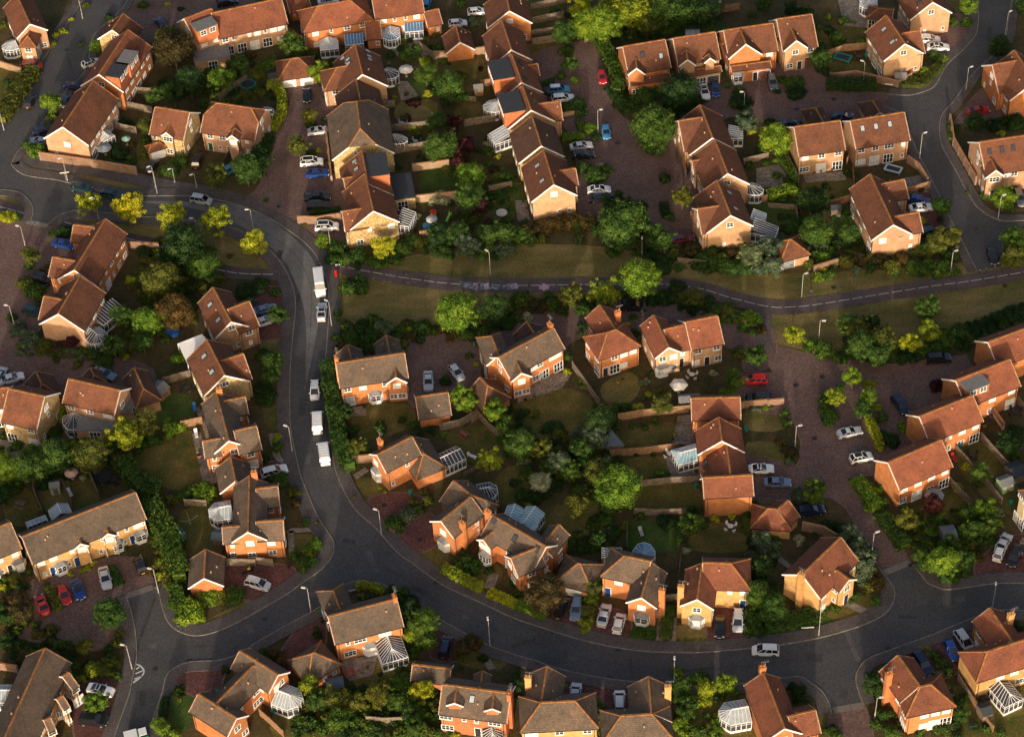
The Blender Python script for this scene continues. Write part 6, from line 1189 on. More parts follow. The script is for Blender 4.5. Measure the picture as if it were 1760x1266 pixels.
# ------------------------------------------------------------------ fences and garden walls
post = MB(); post.box((0, 0, .95), (.12, .12, 1.9)); POSTM = {}
def fence(t, pts, h, kind):
    P = [Vector((*G(T(t, *q))[:2], 0)) for q in pts]; c0 = P[len(P) // 2].copy()
    mat = {'w': WOOD, 'o': WOODO, 'b': WALLS['G'], 't': WALLS['H']}[kind]; brick = kind in 'bt'
    root = empty('brick_wall' if brick else 'wooden_fence', c0)
    pb = MB(); cp = MB()
    for a, b in zip(P, P[1:]):
        d = (b - a); L_ = d.length; d.normalize(); n = Vector((-d.y, d.x, 0)); a = a - c0; b = b - c0
        if brick:
            pb.beam(a + Vector((0, 0, h / 2)), b + Vector((0, 0, h / 2)), .24, h); cp.beam(a + Vector((0, 0, h + .04)), b + Vector((0, 0, h + .04)), .32, .09)
        else:
            k = max(1, int(L_ / .16)); 
            pb.beam(a + Vector((0, 0, h / 2)), b + Vector((0, 0, h / 2)), .035, h - .1)
            for q in range(0, k, 2):
                p = a + d * (q + .5) * L_ / k; pb.box((p.x, p.y, h / 2), (.13, .09, h - .04), math.atan2(d.y, d.x))
            cp.beam(a + Vector((0, 0, h)), b + Vector((0, 0, h)), .12, .05)
    pb.build('brickwork' if brick else 'boards', mat, root, uv=brick); cp.build('coping' if brick else 'top_rail', plain('coping_brick', (.45, .22, .10), .9) if brick else mat, root)
    key = (kind, h)
    if key not in POSTM:
        mb = MB(); mb.box((0, 0, (h + .12) / 2), ((.4,) * 2 if brick else (.14,) * 2) + (h + .12,)); POSTM[key] = mb.mesh('post', mat)
    for a, b in zip(P, P[1:]):
        L_ = (b - a).length; k = max(1, round(L_ / (3.4 if brick else 1.9))); rz = math.atan2((b - a).y, (b - a).x)
        for q in range(k + (b is P[-1])):
            p = a.lerp(b, q / k) - c0; link('pier' if brick else 'post', POSTM[key], root, p, rz)
    auto(root, {'w': 'weathered wooden', 'o': 'orange-brown wooden', 'b': 'brick', 't': 'tan brick'}[kind], 'garden wall' if brick else 'fence', 'wall' if brick else 'fence', T(t, *pts[len(pts) // 2]), 'garden walls' if brick else 'garden fences')
for t, pts, h, k in (
    ('00', [(285,1100),(640,1150),(940,1200)], 2.0, 'b'), ('00', [(0,460),(150,510)], 1.6, 't'), ('00', [(860,740),(1050,780)], 1.8, 'w'), ('00', [(760,880),(940,920)], 1.8, 'w'), ('00', [(1250,1090),(1400,900)], 1.7, 'w'), ('00', [(920,640),(1100,655)], 1.7, 'w'), ('00', [(1510,700),(1570,640),(1700,560)], 1.8, 'w'), ('00', [(1530,1130),(1575,1060)], 1.0, 'w'),
    ('10', [(1225,405),(1390,395),(1565,370)], 1.8, 't'), ('10', [(870,740),(955,735)], 1.8, 'w'), ('10', [(935,905),(1200,875)], 1.8, 'w'), ('10', [(945,1060),(1180,1015)], 1.8, 'w'), ('10', [(1080,1175),(1320,1145)], 1.8, 't'), ('10', [(1430,870),(1710,820)], 1.8, 'w'), ('10', [(1510,700),(1340,680)], 1.2, 'w'), ('10', [(1540,600),(1640,585)], 1.8, 'o'), ('10', [(1130,340),(1225,410)], 1.8, 'w'), ('10', [(230,230),(330,300)], 1.6, 'o'), ('10', [(480,900),(500,1060),(520,1240)], 1.2, 't'), ('10', [(1620,1020),(1750,1010)], 1.5, 'o'), ('10', [(1620,820),(1690,730)], 1.5, 'w'),
    ('20', [(130,75),(375,20)], 1.8, 'w'), ('20', [(130,170),(355,125)], 1.8, 'w'), ('20', [(135,255),(290,235)], 1.8, 'w'), ('20', [(140,310),(300,290)], 1.8, 'w'), ('20', [(1430,90),(1560,70)], 1.8, 'o'), ('20', [(1590,1130),(1757,1090)], 1.6, 'w'), ('20', [(350,800),(450,785)], .9, 't'),
    ('30', [(410,395),(520,355),(680,340)], 1.8, 'o'), ('30', [(430,550),(600,530),(890,600)], 1.6, 'b'), ('30', [(890,600),(980,540),(990,490)], 1.4, 'b'), ('30', [(1245,840),(1270,1000),(1420,1266)], 2.0, 'b'), ('30', [(960,1120),(1030,1170),(1090,1266)], 1.8, 'b'), ('30', [(130,1090),(210,1262)], 1.5, 'w'), ('30', [(590,1266),(580,1180)], 1.6, 'o'), ('30', [(540,1130),(560,1080)], 1.8, 'o'),
    ('31', [(430,160),(560,125)], 1.8, 'o'), ('31', [(945,75),(1110,30)], 1.8, 'o'), ('31', [(190,190),(200,240)], 1.6, 'w'), ('31', [(320,605),(470,560)], 1.6, 'b'), ('31', [(0,165),(180,175)], 1.2, 'w'), ('21', [(1605,135),(1750,125)], 1.8, 'o'), ('21', [(1140,540),(1330,560)], 1.2, 'w'), ('11', [(295,270),(420,275),(580,250)], 1.8, 'b'), ('11', [(1090,130),(1380,100)], 1.8, 't'), ('11', [(1130,370),(1330,340)], 1.6, 'b'), ('11', [(1600,50),(1757,20)], 1.4, 'w'), ('21', [(1230,240),(1250,330),(1320,410)], 1.8, 'b'), ('20', [(1130,1000),(1190,1210)], 1.8, 'b'),
    ('01', [(880,440),(1090,450)], 1.6, 'b'), ('01', [(530,690),(610,640)], 1.4, 'w'), ('01', [(500,430),(545,440)], 1.2, 'w'), ('02', [(1010,240),(1130,110),(1310,60)], 1.8, 'w'), ('02', [(1250,410),(1390,380)], 1.8, 'o'), ('02', [(1270,940),(1420,945)], 1.6, 'w'), ('02', [(610,720),(680,880)], 1.6, 'w'), ('02', [(430,800),(500,940)], 1.6, 'w'), ('02', [(235,850),(300,1010)], 1.6, 'w'),
    ('13', [(0,80),(120,95)], 1.8, 'w'), ('03', [(1560,90),(1757,95)], 1.8, 'w'), ('03', [(0,800),(120,820)], 1.6, 'b'), ('12', [(1265,430),(1400,400),(1520,330)], 1.8, 'w'), ('12', [(1520,330),(1600,420),(1690,490)], 1.8, 'w'), ('12', [(670,650),(800,640)], 1.8, 'b'), ('12', [(1430,740),(1520,690)], 1.0, 'w'), ('12', [(880,1080),(950,1140)], 1.0, 'w'),
    ('22', [(415,0),(480,90),(600,260)], 1.8, 'w'), ('22', [(730,360),(900,330),(1220,300)], 1.8, 'o'), ('22', [(675,605),(900,590),(1140,560)], 1.8, 'o'), ('22', [(890,810),(1080,790),(1280,780)], 1.6, 'w'), ('22', [(840,1000),(1000,1010),(1230,1000)], 1.6, 'w'), ('22', [(1580,270),(1757,250)], 1.4, 'b'), ('22', [(680,390),(670,600)], 1.6, 'w'), ('22', [(790,1100),(790,1260)], 1.4, 'w'), ('32', [(240,1110),(380,1140),(460,1190)], 2.0, 'b'), ('32', [(0,255),(100,245)], 1.4, 'b'),
    ('32', [(1460,490),(1560,600),(1720,790)], 1.8, 'w'), ('32', [(1240,790),(1330,890),(1400,960)], 1.8, 'w'), ('32', [(1490,790),(1600,930)], 1.6, 'w'), ('32', [(1280,560),(1400,700)], 1.6, 'w'), ('32', [(1540,320),(1610,420)], 1.8, 'b'), ('32', [(1710,240),(1757,300)], 1.8, 'w'), ('33', [(1300,880),(1390,1010),(1500,1170)], 1.6, 'w'), ('33', [(1390,1010),(1440,1100),(1540,1230)], 1.6, 'o'),
    ('13', [(30,1120),(100,1180),(190,1266)], 1.8, 'o'), ('13', [(760,1165),(890,1175),(1010,1170)], 1.6, 'w'), ('23', [(1050,340),(1150,330)], 1.8, 'w'), ('23', [(1160,60),(1150,130)], 1.8, 'w'), ('12', [(1480,380),(1520,345)], 1.8, 'w'), ('22', [(840,860),(870,800)], 1.5, 'w')):
    fence(t, pts, h, k)
# ------------------------------------------------------------------ garden and street things
def thing(name, t, x, y, z=0, ang=0):
    px = T(t, x, y); g = G(px, z); return empty(name, (g.x, g.y, 0), IDIR(px, ang)), px
def shed(t, x, y, w, d, ang, col, roofc='black felt'):
    r, px = thing('shed', t, x, y, 1.6, ang); mb = MB(); mb.box((0, 0, .95), (d, w, 1.9)); mb.add([(-d/2, -w/2, 1.9), (d/2, -w/2, 1.9), (0, -w/2, 2.35), (-d/2, w/2, 1.9), (d/2, w/2, 1.9), (0, w/2, 2.35)], [(0, 1, 2), (5, 4, 3), (0, 3, 4, 1)])
    mb.build('walls', {'wood': WOOD, 'orange': WOODO, 'green': plain('pale_green_paint', (.30, .42, .26), .8)}[col], r)
    rb = MB()
    for s in (-1, 1): rb.add([(s * (d/2 + .15), -w/2 - .12, 1.83), (s * (d/2 + .15), w/2 + .12, 1.83), (0, w/2 + .12, 2.42), (0, -w/2 - .12, 2.42), (s * (d/2 + .15), -w/2 - .12, 1.77), (s * (d/2 + .15), w/2 + .12, 1.77), (0, w/2 + .12, 2.36), (0, -w/2 - .12, 2.36)], [(0, 1, 2, 3), (7, 6, 5, 4), (0, 4, 5, 1), (1, 5, 6, 2), (3, 7, 4, 0)])
    rb.build('roof', {'black felt': FELT, 'grey felt': FELTG, 'blue-grey': plain('slate_blue_felt', (.12, .15, .18), .8)}[roofc], r)
    db = MB(); db.box((d/2 + .02, 0, .9), (.05, .8, 1.7)); db.build('door', WOOD, r)
    auto(r, col + ' ' + roofc.replace(' felt', '-roofed'), 'shed', 'shed', px)
for a in (('10',1525,600,1.8,1.6,280,'orange','grey felt'), ('10',115,525,1.8,2.4,290,'wood','black felt'), ('31',465,165,1.8,1.6,280,'wood','black felt'), ('02',1095,135,2.2,2.8,330,'orange','grey felt'), ('32',1240,1135,2.2,3.2,290,'wood','grey felt'), ('32',1700,695,2.4,3.2,310,'wood','black felt'), ('02',375,800,1.6,1.6,270,'green','grey felt'), ('33',1490,1080,1.6,2.2,300,'wood','black felt'), ('22',1215,210,3.6,1.8,280,'wood','grey felt'), ('30',910,520,2.2,1.8,270,'wood','grey felt'), ('32',1630,775,2.2,2.2,310,'green','grey felt'), ('02',1500,1145,1.8,2.0,250,'wood','blue-grey'), ('21',1085,1230,1.5,1.5,270,'wood','grey felt'), ('13',540,900,2.6,2.0,280,'wood','blue-grey')):
    shed(*a)
# triangular-roofed summer house
r, px = thing('summer_house', '22', 690, 500, 2.2, 0)
P3 = [G(T('22', *q), z) - Vector((r.location.x, r.location.y, 0)) for q, z in (((640, 530), 2.1), ((670, 405), 3.0), ((775, 528), 2.1))]; r.rotation_euler = (0, 0, 0)
P4 = G(T('22', 665, 480), 2.1) - Vector((r.location.x, r.location.y, 0)) + Vector((0, 3.2, 0))
mb = MB(); mb.add([P3[0], P3[2], P3[1], P4], [(0, 1, 2), (1, 3, 2), (3, 0, 2), (0, 3, 1)]); mb.build('roof', plain('slate_blue_felt', (.12, .15, .18), .8), r)
mb = MB(); mb.add([(p.x * .9, p.y * .9, z) for z in (0, 2.1) for p in (P3[0], P3[2], P4)], [(0, 1, 4, 3), (1, 2, 5, 4), (2, 0, 3, 5)]); mb.build('walls', WOOD, r)
auto(r, 'blue-grey pyramid-roofed', 'summer house', 'summer house', px)
def parasol(t, x, y, rad, h, mat, col, segs=8):
    r, px = thing('parasol', t, x, y, h - .3); po, ca = MB(), MB(); po.cyl((0, 0, 0), .04, h, 8); po.cyl((0, 0, 0), .3, .1, 10)
    vs = [(0, 0, h)] + [(rad * math.cos(2 * math.pi * k / segs), rad * math.sin(2 * math.pi * k / segs), h - .45) for k in range(segs)] + [(rad * 1.01 * math.cos(2 * math.pi * k / segs), rad * 1.01 * math.sin(2 * math.pi * k / segs), h - .6) for k in range(segs)]
    ca.add(vs, [(0, k + 1, (k + 1) % segs + 1) for k in range(segs)] + [(k + 1, segs + k + 1, segs + (k + 1) % segs + 1, (k + 1) % segs + 1) for k in range(segs)])
    po.build('pole', GALV, r); ca.build('canopy', mat, r, fix=False); auto(r, col, 'parasol', 'parasol', px)
CREAM = plain('cream_canvas', (.72, .66, .58), .8); GREYC = plain('grey_canvas', (.28, .31, .34), .8); GRC = plain('sea_green_canvas', (.25, .42, .33), .8); PINKC = plain('pink_canvas', (.66, .44, .38), .8)
parasol('10', 1028, 470, 1.5, 2.4, CREAM, 'cream'); parasol('22', 1145, 105, 1.6, 2.5, CREAM, 'white', 6); parasol('00', 713, 1008, 1.5, 2.3, GREYC, 'grey-blue'); parasol('00', 863, 945, .9, 2.2, GRC, 'pale green'); parasol('02', 487, 708, 1.2, 2.2, PINKC, 'pale pink'); parasol('32', 1143, 862, 1.6, 2.3, GREYC, 'teal-grey'); parasol('21', 1045, 1250, 1.5, 2.3, CREAM, 'beige'); parasol('11', 1205, 235, 1.1, 1.9, CREAM, 'small white', 10)
def table(t, x, y, rad, mat, col):
    r, px = thing('garden_table', t, x, y, .7); mb = MB(); mb.cyl((0, 0, .68), rad, .05, 14); mb.build('tabletop', mat, r); l_ = MB(); l_.cyl((0, 0, 0), .06, .68, 8); l_.cyl((0, 0, 0), rad * .5, .05, 8); l_.build('pedestal', DARKP, r)
    auto(r, 'round ' + col, 'garden table', 'table', px, 'garden tables')
    for k in range(4):
        a = k * math.pi / 2 + .5; c = empty('garden_chair', (r.location.x + (rad + .45) * math.cos(a), r.location.y + (rad + .45) * math.sin(a), 0), a + math.pi)
        s = MB(); s.box((0, 0, .43), (.45, .45, .06)); s.build('seat', mat, c); s = MB(); s.box((-.22, 0, .7), (.05, .45, .5)); s.build('backrest', mat, c)
        for lx, ly in ((-.18, -.18), (.18, -.18), (.18, .18), (-.18, .18)): s = MB(); s.box((lx, ly, .2), (.04, .04, .4)); s.build('leg', mat, c)
        auto(c, col, 'garden chair', 'chair', PX(Vector((c.location.x, c.location.y, .5))), 'chairs round garden tables')
for a in (('22',1087,583,.55,WHITE,'white'), ('10',1000,845,.6,GALV,'pale grey'), ('10',1095,968,.5,GALV,'metal'), ('02',1280,130,.6,DARKP,'black'), ('30',625,385,.6,plain('dark_teak', (.09, .05, .03), .7),'dark brown'), ('22',1235,40,.5,CREAM,'cream'), ('32',1400,585,.5,DARKP,'dark'), ('22',1500,1080,.5,WHITE,'small white'), ('32',1700,290,.7,DARKP,'large black'), ('02',780,760,.6,DARKP,'charcoal')): table(*a)
def tramp(t, x, y, rad, rimc, net, col, rect=None):
    r, px = thing('trampoline', t, x, y, .8, 345)
    rim, mat_, lg = MB(), MB(), []
    if rect:
        w, d = rect
        for s in (-1, 1): rim.box((0, s * d / 2, .75), (w + .3, .4, .08)); rim.box((s * w / 2, 0, .754), (.4, d - .3, .08))
        mat_.box((0, 0, .73), (w - .2, d - .2, .03)); cs = [(-w/2, -d/2), (w/2, -d/2), (w/2, d/2), (-w/2, d/2)]
    else:
        n = 20
        for k in range(n):
            a, b = 2 * math.pi * k / n, 2 * math.pi * (k + 1) / n; rim.beam((rad * math.cos(a), rad * math.sin(a), .75), (rad * math.cos(b), rad * math.sin(b), .75), .34, .08)
        mat_.cyl((0, 0, .72), rad * .92, .03, 20); cs = [(rad * math.cos(k * math.pi / 2 + .4), rad * math.sin(k * math.pi / 2 + .4)) for k in range(4)]
    rim.build('padded_rim', rimc, r); mat_.build('mat', DARKP, r)
    for x_, y_ in cs: m_ = MB(); m_.box((x_, y_, .35), (.06, .06, .7)); m_.build('leg', GALV, r)
    if net:
        for k in range(6): a = k * math.pi / 3; m_ = MB(); m_.cyl((rad * math.cos(a), rad * math.sin(a), .7), .04, 1.6, 6); m_.build('net_pole', DARKP, r)
    auto(r, col, 'trampoline', 'trampoline', px)
TEAL = plain('teal_pad', (.01, .22, .17), .6); PBLUE = plain('blue_pad', (.02, .12, .50), .6)
tramp('00', 1700, 575, 1.5, TEAL, True, 'round green'); tramp('30', 513, 390, 0, TEAL, False, 'rectangular green', (3.2, 2.0)); tramp('30', 860, 1155, 0, plain('pale_blue_pad', (.45, .60, .70), .6), False, 'rectangular pale blue', (3.0, 1.7)); tramp('02', 705, 735, 1.5, DARKP, True, 'round black')
# covered round pool, dinghy pools, play things
def disc(name, t, x, y, rad, h, mat, col, cat, ring=None):
    r, px = thing(name, t, x, y, h); mb = MB(); mb.cyl((0, 0, 0), rad, h, 20, rad * .96); mb.build('side', ring or mat, r); mb = MB(); mb.cyl((0, 0, h), rad * .9, .05, 20); mb.build('cover', mat, r); auto(r, col, cat, cat, px)
disc('round_pool', '01', 1180, 1005, 1.35, .7, PBLUE, 'bright blue round', 'garden pool'); disc('paddling_pool', '11', 1172, 283, .85, .35, plain('light_blue_vinyl', (.10, .40, .60), .5), 'light blue', 'paddling pool'); disc('hot_tub', '02', 1500, 1150, 1.0, .8, DARKP, 'dark grey round', 'hot tub', GALV)
disc('fire_bowl', '02', 1365, 592, .4, .5, DARKP, 'black and red round', 'fire bowl', plain('terracotta', (.45, .13, .06), .8))
disc('paddling_pool', '11', 1685, 195, 1.1, .15, CREAM, 'pale beige round', 'paddling pool')
r, px = thing('play_hut', '11', 1217, 190, 1.0); mb = MB(); mb.box((0, 0, .5), (1, 1, 1)); mb.build('walls', plain('yellow_plastic', (.7, .5, .03), .5), r); mb = MB(); mb.cyl((0, 0, 1.0), .8, .5, 4, .05); mb.build('roof', plain('red_plastic', (.55, .02, .02), .5), r); auto(r, 'red-roofed plastic', 'play hut', 'play hut', px)
r, px = thing('slide', '11', 1335, 210, .6, 230); mb = MB(); mb.beam((0, 0, 1.1), (1.7, 0, .15), .5, .08); mb.build('chute', plain('lime_plastic', (.18, .60, .05), .5), r); mb = MB()
for s in (-1, 1): mb.beam((0, s * .25, 1.1), (-.7, s * .25, 0), .07, .07); mb.beam((0, s * .25, 1.5), (0, s * .25, 0), .07, .07)
mb.build('ladder', plain('yellow_plastic', (.7, .5, .03), .5), r); auto(r, 'lime and yellow', 'garden slide', 'slide', px)
# table tennis table, benches, loungers, barbecues
r, px = thing('table_tennis_table', '02', 1238, 1138, .8, 290); mb = MB(); mb.box((0, 0, .76), (2.7, 1.5, .05)); mb.build('tabletop', plain('blue_green_top', (.05, .16, .18), .5), r); mb = MB(); mb.box((0, 0, .85), (.03, 1.7, .16)); mb.build('net', WHITE, r)
for lx in (-1, 1):
    for ly in (-.6, .6): mb = MB(); mb.box((lx, ly, .37), (.06, .06, .74)); mb.build('leg', DARKP, r)
auto(r, 'blue-green', 'table tennis table', 'table', px)
def bench(t, x, y, ang, mat, col, noun='picnic table'):
    r, px = thing('picnic_table', t, x, y, .7, ang); mb = MB(); mb.box((0, 0, .72), (1.7, .75, .05)); mb.build('tabletop', mat, r)
    for s in (-1, 1):
        mb = MB(); mb.box((0, s * .75, .42), (1.7, .28, .05)); mb.build('seat', mat, r); mb = MB(); mb.beam((s * .6, -.8, 0), (s * .6, .25, .72), .07, .07); mb.beam((s * .6, .8, 0), (s * .6, -.25, .72), .07, .07); mb.build('leg', mat, r)
    auto(r, col, noun, 'picnic table', px)
bench('12', 1425, 445, 320, plain('reddish_wood', (.28, .10, .06), .8), 'reddish wooden'); bench('13', 642, 815, 300, plain('reddish_wood', (.28, .10, .06), .8), 'narrow reddish'); bench('02', 140, 925, 345, WOOD, 'small brown'); bench('33', 1480, 1000, 330, DARKP, 'black')
def lounger(t, x, y, ang, mat, col):
    r, px = thing('garden_lounger', t, x, y, .4, ang); mb = MB(); mb.box((.3, 0, .35), (1.2, .6, .08)); mb.beam((-.3, 0, .35), (-.85, 0, .8), .6, .07); mb.build('seat', mat, r)
    for s in (-1, 1): mb = MB(); mb.box((.7 * s, 0, .16), (.05, .56, .32)); mb.build('leg', mat, r)
    auto(r, col, 'sun lounger', 'lounger', px)
lounger('12', 1480, 597, 340, WHITE, 'white plastic'); lounger('22', 885, 1118, 290, GALV, 'pale metal'); lounger('02', 478, 850, 300, WHITE, 'long white fabric'); lounger('20', 1050, 195, 280, WHITE, 'white'); lounger('32', 1275, 610, 300, plain('red_fabric', (.42, .02, .03), .8), 'red'); lounger('02', 1335, 265, 280, plain('blue_frame', (.03, .16, .55), .6), 'bright blue'); lounger('30', 455, 508, 10, WHITE, 'low white')
lounger('02', 1345, 445, 280, WHITE, 'square white')
# wheelie bins
def bin_(t, x, y, mat, col):
    r, px = thing('wheelie_bin', t, x, y, .6, 270); mb = MB(); mb.cyl((0, 0, .05), .26, .95, 4, .34); mb.build('body', mat, r); mb = MB(); mb.box((0, 0, 1.03), (.58, .6, .07)); mb.build('lid', mat, r); auto(r, col, 'wheelie bin', 'bin', px, 'wheelie bins')
for t, x, y in (('13',452,468), ('13',115,1090), ('20',1480,508), ('32',1320,540), ('33',1395,1190), ('12',610,120), ('12',1060,850), ('22',1265,805), ('03',1495,955), ('13',222,90), ('30',675,375), ('32',1530,335), ('22',1605,415), ('33',1500,1000)): bin_(t, x, y, rv.choice([DARKP, TEAL]) , 'dark plastic')
bin_('32', 1665, 920, TEAL, 'teal green')
# flower pots on patios and by doors
TERR = plain('terracotta', (.45, .13, .06), .8); pot = MB(); pot.cyl((0, 0, 0), .16, .38, 10, .24); POT = pot.mesh('pot', TERR)
for i, (x, y) in enumerate(((918,684),(903,690),(1165,729),(1163,738),(1156,757),(1160,748),(1196,812),(1186,708),(345,705),(341,780),(343,803),(412,862),(900,350),(905,361),(698,105),(703,95),(712,100),(668,112),(1380,296),(1390,298),(1400,300),(1411,296),(1430,294),(1062,660),(1070,655),(1112,648),(20,770),(40,762),(8,780),(600,703),(626,702),(585,1140),(632,1148),(1692,735),(1660,755),(1680,745),(1550,835),(1560,832),(1590,320),(1500,330),(610,855),(662,848),(230,120),(262,160),(1210,1062),(1150,1058),(545,900),(520,980))):
    g_ = G((x, y)); r = empty('plant_pot', (g_.x, g_.y, .08)); link('pot', POT, r); inst('plant', SHR[i % 5], r, (0, 0, .3), i, LEAVES['grlwgy'[i % 6]], (.34, .34, .4)); auto(r, {0: 'green', 1: 'russet', 2: 'lime', 3: 'white-flowered', 4: 'leafy', 5: 'yellow'}[i % 6] + ' terracotta', 'plant pot', 'plant pot', (x, y), 'terracotta plant pots')
# pillar box by the crossing, litter bin
r, px = thing('pillar_box', '11', 548, 612, .8); RP = plain('post_box_red', (.55, .012, .012), .35); mb = MB(); mb.cyl((0, 0, .15), .26, 1.25, 14); mb.build('body', RP, r); mb = MB(); mb.cyl((0, 0, 1.4), .30, .14, 14, .12); mb.build('cap', RP, r); mb = MB(); mb.cyl((0, 0, 0), .28, .15, 14); mb.build('base', DARKP, r); mb = MB(); mb.box((.25, 0, 1.2), (.06, .28, .05)); mb.build('slot', DARKP, r)
auto(r, 'round red', 'post box', 'post box', px)
# bollards
def bollard(t, x, y):
    r, px = thing('bollard', t, x, y, 0); mb = MB(); mb.cyl((0, 0, 0), .09, 1.0, 8, .08); mb.build('post', DARKP, r); mb = MB(); mb.cyl((0, 0, .78), .10, .08, 8); mb.build('band', WHITE, r); auto(r, 'black', 'bollard', 'bollard', px, 'bollards closing the path ends')
for t, x, y in (('31',1452,612), ('31',1497,603), ('31',1555,590), ('31',1603,582), ('11',437,570), ('11',520,570), ('11',143,625)): bollard(t, x, y)
# street name boards on two posts
def nameboard(t, x, y, ang, w=1.3):
    r, px = thing('street_name_board', t, x, y, .6, ang); mb = MB(); mb.box((0, 0, .62), (.05, w, .28)); mb.build('board', WHITE, r)
    for s in (-1, 1): mb = MB(); mb.box((-.04, s * (w / 2 - .1), .4), (.06, .06, .8)); mb.build('post', DARKP, r)
    auto(r, 'low white', 'street name board', 'sign', px, 'street name boards')
nameboard('33', 273, 515, 280, 2.0); nameboard('13', 365, 75, 320); nameboard('13', 660, 260, 100); nameboard('12', 930, 1100, 230, 1.4); nameboard('30', 830, 580, 260, 1.6); nameboard('11', 560, 555, 270, .8)
# road sign beside the left junction
r, px = thing('road_sign', '00', 443, 1190, 2.0, 270); mb = MB(); mb.cyl((0, 0, 0), .04, 2.4, 6); mb.build('post', GALV, r); mb = MB(); mb.box((.03, 0, 2.2), (.04, 1.8, .22)); mb.build('board', CREAM, r); auto(r, 'pale horizontal', 'road sign', 'sign', px)
# chairs and tables: clothes airer
r, px = thing('rotary_airer', '02', 1300, 1045, 1.0); mb = MB(); mb.cyl((0, 0, 0), .03, 1.7, 6); mb.build('pole', GALV, r)
for k in range(4): a = k * math.pi / 2 + .4; mb = MB(); mb.beam((0, 0, .9), (1.5 * math.cos(a), 1.5 * math.sin(a), 1.7), .04, .04); mb.build('arm', GALV, r)
auto(r, 'four-armed metal', 'clothes airer', 'clothes airer', px)
# motorcycle in the courtyard beside the silver people carrier
r, px = thing('motorcycle', '03', 1700, 125, .5, 20)
for x_ in (-.7, .7): mb = MB(); mb.cyl((x_, 0, .32), .32, .13, 16, axis='y'); mb.build('wheel', TYRE, r)
mb = MB(); mb.box((0, 0, .55), (.8, .28, .4)); mb.beam((.7, 0, .35), (.45, 0, 1.0), .08, .08); mb.beam((-.7, 0, .35), (0, 0, .5), .08, .08); mb.build('frame', DARKP, r); mb = MB(); mb.box((-.3, 0, .85), (.75, .26, .12)); mb.build('seat', DARKP, r); mb = MB(); mb.box((.2, 0, .88), (.45, .3, .22)); mb.build('fuel_tank', plain('yellow_plastic', (.7, .5, .03), .5), r); mb = MB(); mb.beam((.45, -.35, 1.05), (.45, .35, 1.05), .04, .04); mb.build('handlebar', GALV, r); auto(r, 'parked black and yellow', 'motorcycle', 'motorcycle', px)
# green and white utility vehicle at the bottom edge
r, px = thing('utility_truck', '03', 935, 1255, 1.0, 15); GRN = plain('vehicle_green', (.01, .25, .10), .4)
mb = MB(); mb.box((1.0, 0, 1.0), (1.5, 1.7, 1.0)); mb.box((1.0, 0, .5), (1.6, 1.6, .4)); mb.build('cab', GRN, r); mb = MB(); mb.box((-.8, 0, 1.1), (2.0, 1.7, 1.1)); mb.build('cargo_box', WHITE, r); mb = MB(); mb.box((1.05, 0, 1.56), (1.2, 1.4, .12)); mb.build('roof', WHITE, r); mb = MB(); mb.box((1.2, 0, 1.4), (1.1, 1.74, .3)); mb.build('windows', CARGL, r)
for x_ in (-1.1, 1.2):
    for y_ in (-.75, .75): mb = MB(); mb.cyl((x_, y_, .36), .36, .25, 16, axis='y'); mb.build('wheel', TYRE, r)
auto(r, 'green and white', 'utility truck', 'truck', px)
# aerials on chimneys belong to lamps' scale: tall thin masts
# person walking on the grass by the path
def person(t, x, y, ang, shirt, legs, label):
    px = T(t, x, y); g = G(px, 0); r = empty('person', (g.x, g.y, 0), IDIR(px, ang))
    V = [(0,0,.95),(0,0,1.15),(0,0,1.38),(0,0,1.5),(0,0,1.64),(0,0,1.74), (0,.1,.9),(.14,.1,.48),(.0,.1,.06),(.13,.1,.03), (0,-.1,.9),(.02,-.1,.5),(-.2,-.1,.1),(-.09,-.1,.04), (0,.2,1.4),(-.08,.25,1.12),(.06,.25,.88), (0,-.2,1.4),(.1,-.25,1.12),(.2,-.22,.9)]
    E = [(0,1),(1,2),(2,3),(3,4),(4,5),(0,6),(6,7),(7,8),(8,9),(0,10),(10,11),(11,12),(12,13),(2,14),(14,15),(15,16),(2,17),(17,18),(18,19)]
    RR_ = [.15,.14,.16,.06,.10,.08,.09,.065,.05,.04,.09,.065,.05,.04,.06,.045,.035,.06,.045,.035]
    me = bpy.data.meshes.new('body'); me.from_pydata(V, E, []); o = link('body', me, r)
    md = o.modifiers.new('skin', 'SKIN'); sv = me.skin_vertices[0].data if me.skin_vertices else None
    if sv is None:
        bm = bmesh.new(); bm.from_mesh(me); bm.verts.layers.skin.verify(); bm.to_mesh(me); bm.free(); sv = me.skin_vertices[0].data
    for i, q in enumerate(RR_): sv[i].radius = (q, q); sv[i].use_root = (i == 0)
    o.modifiers.new('sub', 'SUBSURF').levels = 1
    m_, nt_, P_, N_, L_ = nodes('clothes_' + shirt[0]); tc = N_.new('ShaderNodeTexCoord'); sx = N_.new('ShaderNodeSeparateXYZ'); L_.new(tc.outputs['Object'], sx.inputs[0])
    c = ramp(N_, L_, sx.outputs['Z'], [(0, (.02, .02, .02)), (.06, legs), (.93, legs), (.95, shirt[1])]); 
    mr = N_.new('ShaderNodeMapRange'); mr.inputs[2].default_value = 2.0; L_.new(sx.outputs['Z'], mr.inputs[0])
    L_.new(c, P_.inputs['Base Color']); me.materials.append(m_)
    hb = MB(); hb.cyl((-.01, 0, 1.70), .10, .10, 10, .05); hb.build('hair', plain('dark_hair', (.03, .02, .015), .8), r)
    fb = MB(); fb.box((.08, 0, 1.66), (.03, .12, .12)); fb.build('face', plain('skin', (.45, .27, .19), .6), r)
    tag(r, label, 'person')
person('31', 297, 770, 100, ('dark', (.05, .05, .07)), (.02, .02, .03), 'person in dark clothes walking on the dry grass beside the path lamp')

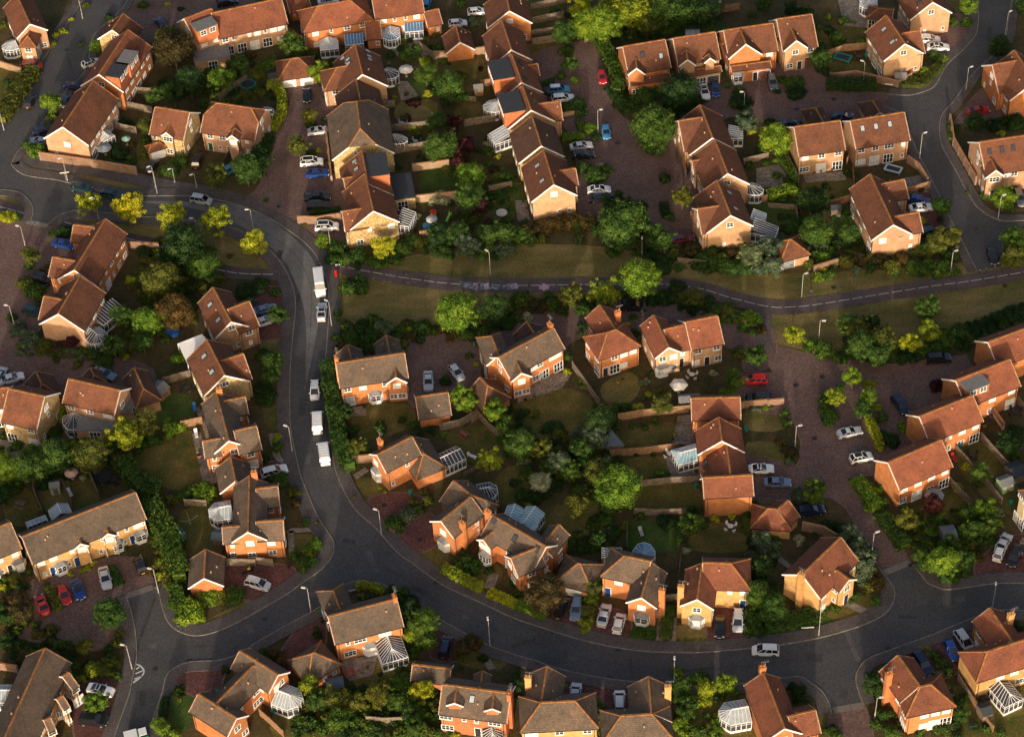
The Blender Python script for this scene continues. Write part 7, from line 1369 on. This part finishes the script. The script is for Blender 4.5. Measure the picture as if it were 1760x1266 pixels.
# ------------------------------------------------------------------ labels that single each thing out
def where(px):
    lx, phrase = min(LAND, key=lambda l: (l[0][0] - px[0]) ** 2 + (l[0][1] - px[1]) ** 2)
    dx, dy = px[0] - lx[0], px[1] - lx[1]
    if abs(dx) < 18 and abs(dy) < 18: w = 'beside'
    elif abs(dx) > 2 * abs(dy): w = 'right of' if dx > 0 else 'left of'
    elif abs(dy) > 2 * abs(dx): w = 'below' if dy > 0 else 'above'
    else: w = ('below' if dy > 0 else 'above') + (' right of' if dx > 0 else ' left of')
    return w, phrase
from collections import defaultdict
GR = defaultdict(list)
for o, desc, noun, px in AUTO:
    w, ph = where(px); GR[(desc, noun, w, ph)].append((px, o))
ORD = ['first', 'second', 'third', 'fourth', 'fifth', 'sixth', 'seventh', 'eighth', 'ninth', 'tenth']
NUM = {2: 'two', 3: 'three', 4: 'four', 5: 'five', 6: 'six', 7: 'seven', 8: 'eight', 9: 'nine'}
ABB = {'above left of': 'upper left of', 'above right of': 'upper right of', 'below left of': 'lower left of', 'below right of': 'lower right of'}
for (desc, noun, w, ph), L_ in GR.items():
    w = ABB.get(w, w)
    def fit(s):
        ws = s.split()
        for drop in ('large', 'small', 'a', 'an', 'the', 'with', 'one', 'detached', 'long', 'small', 'wide', 'broad', 'its'):
            while len(ws) > 16 and drop in ws[1:]:
                k = len(ws) - 1 - ws[::-1].index(drop) if drop in ('a', 'an', 'the') else ws.index(drop)
                ws.pop(k)
        if len(ws) > 16: print('LONG', ws)
        return ' '.join(ws[:16])
    if len(L_) == 1: L_[0][1]['label'] = fit(f'{desc} {noun} {w} the {ph}'); continue
    xs = [q[0][0] for q in L_]; ys = [q[0][1] for q in L_]; horiz = (max(xs) - min(xs)) >= (max(ys) - min(ys))
    L_.sort(key=lambda q: q[0][0] if horiz else q[0][1])
    for i, (px, o) in enumerate(L_):
        if i == 0: pre = 'leftmost' if horiz else 'topmost'
        elif i == len(L_) - 1: pre = 'rightmost' if horiz else 'lowest'
        elif len(L_) == 3: pre = 'middle'
        else: pre = ORD[i]
        o['label'] = fit(f'{pre} {desc} {noun} {w} the {ph}')
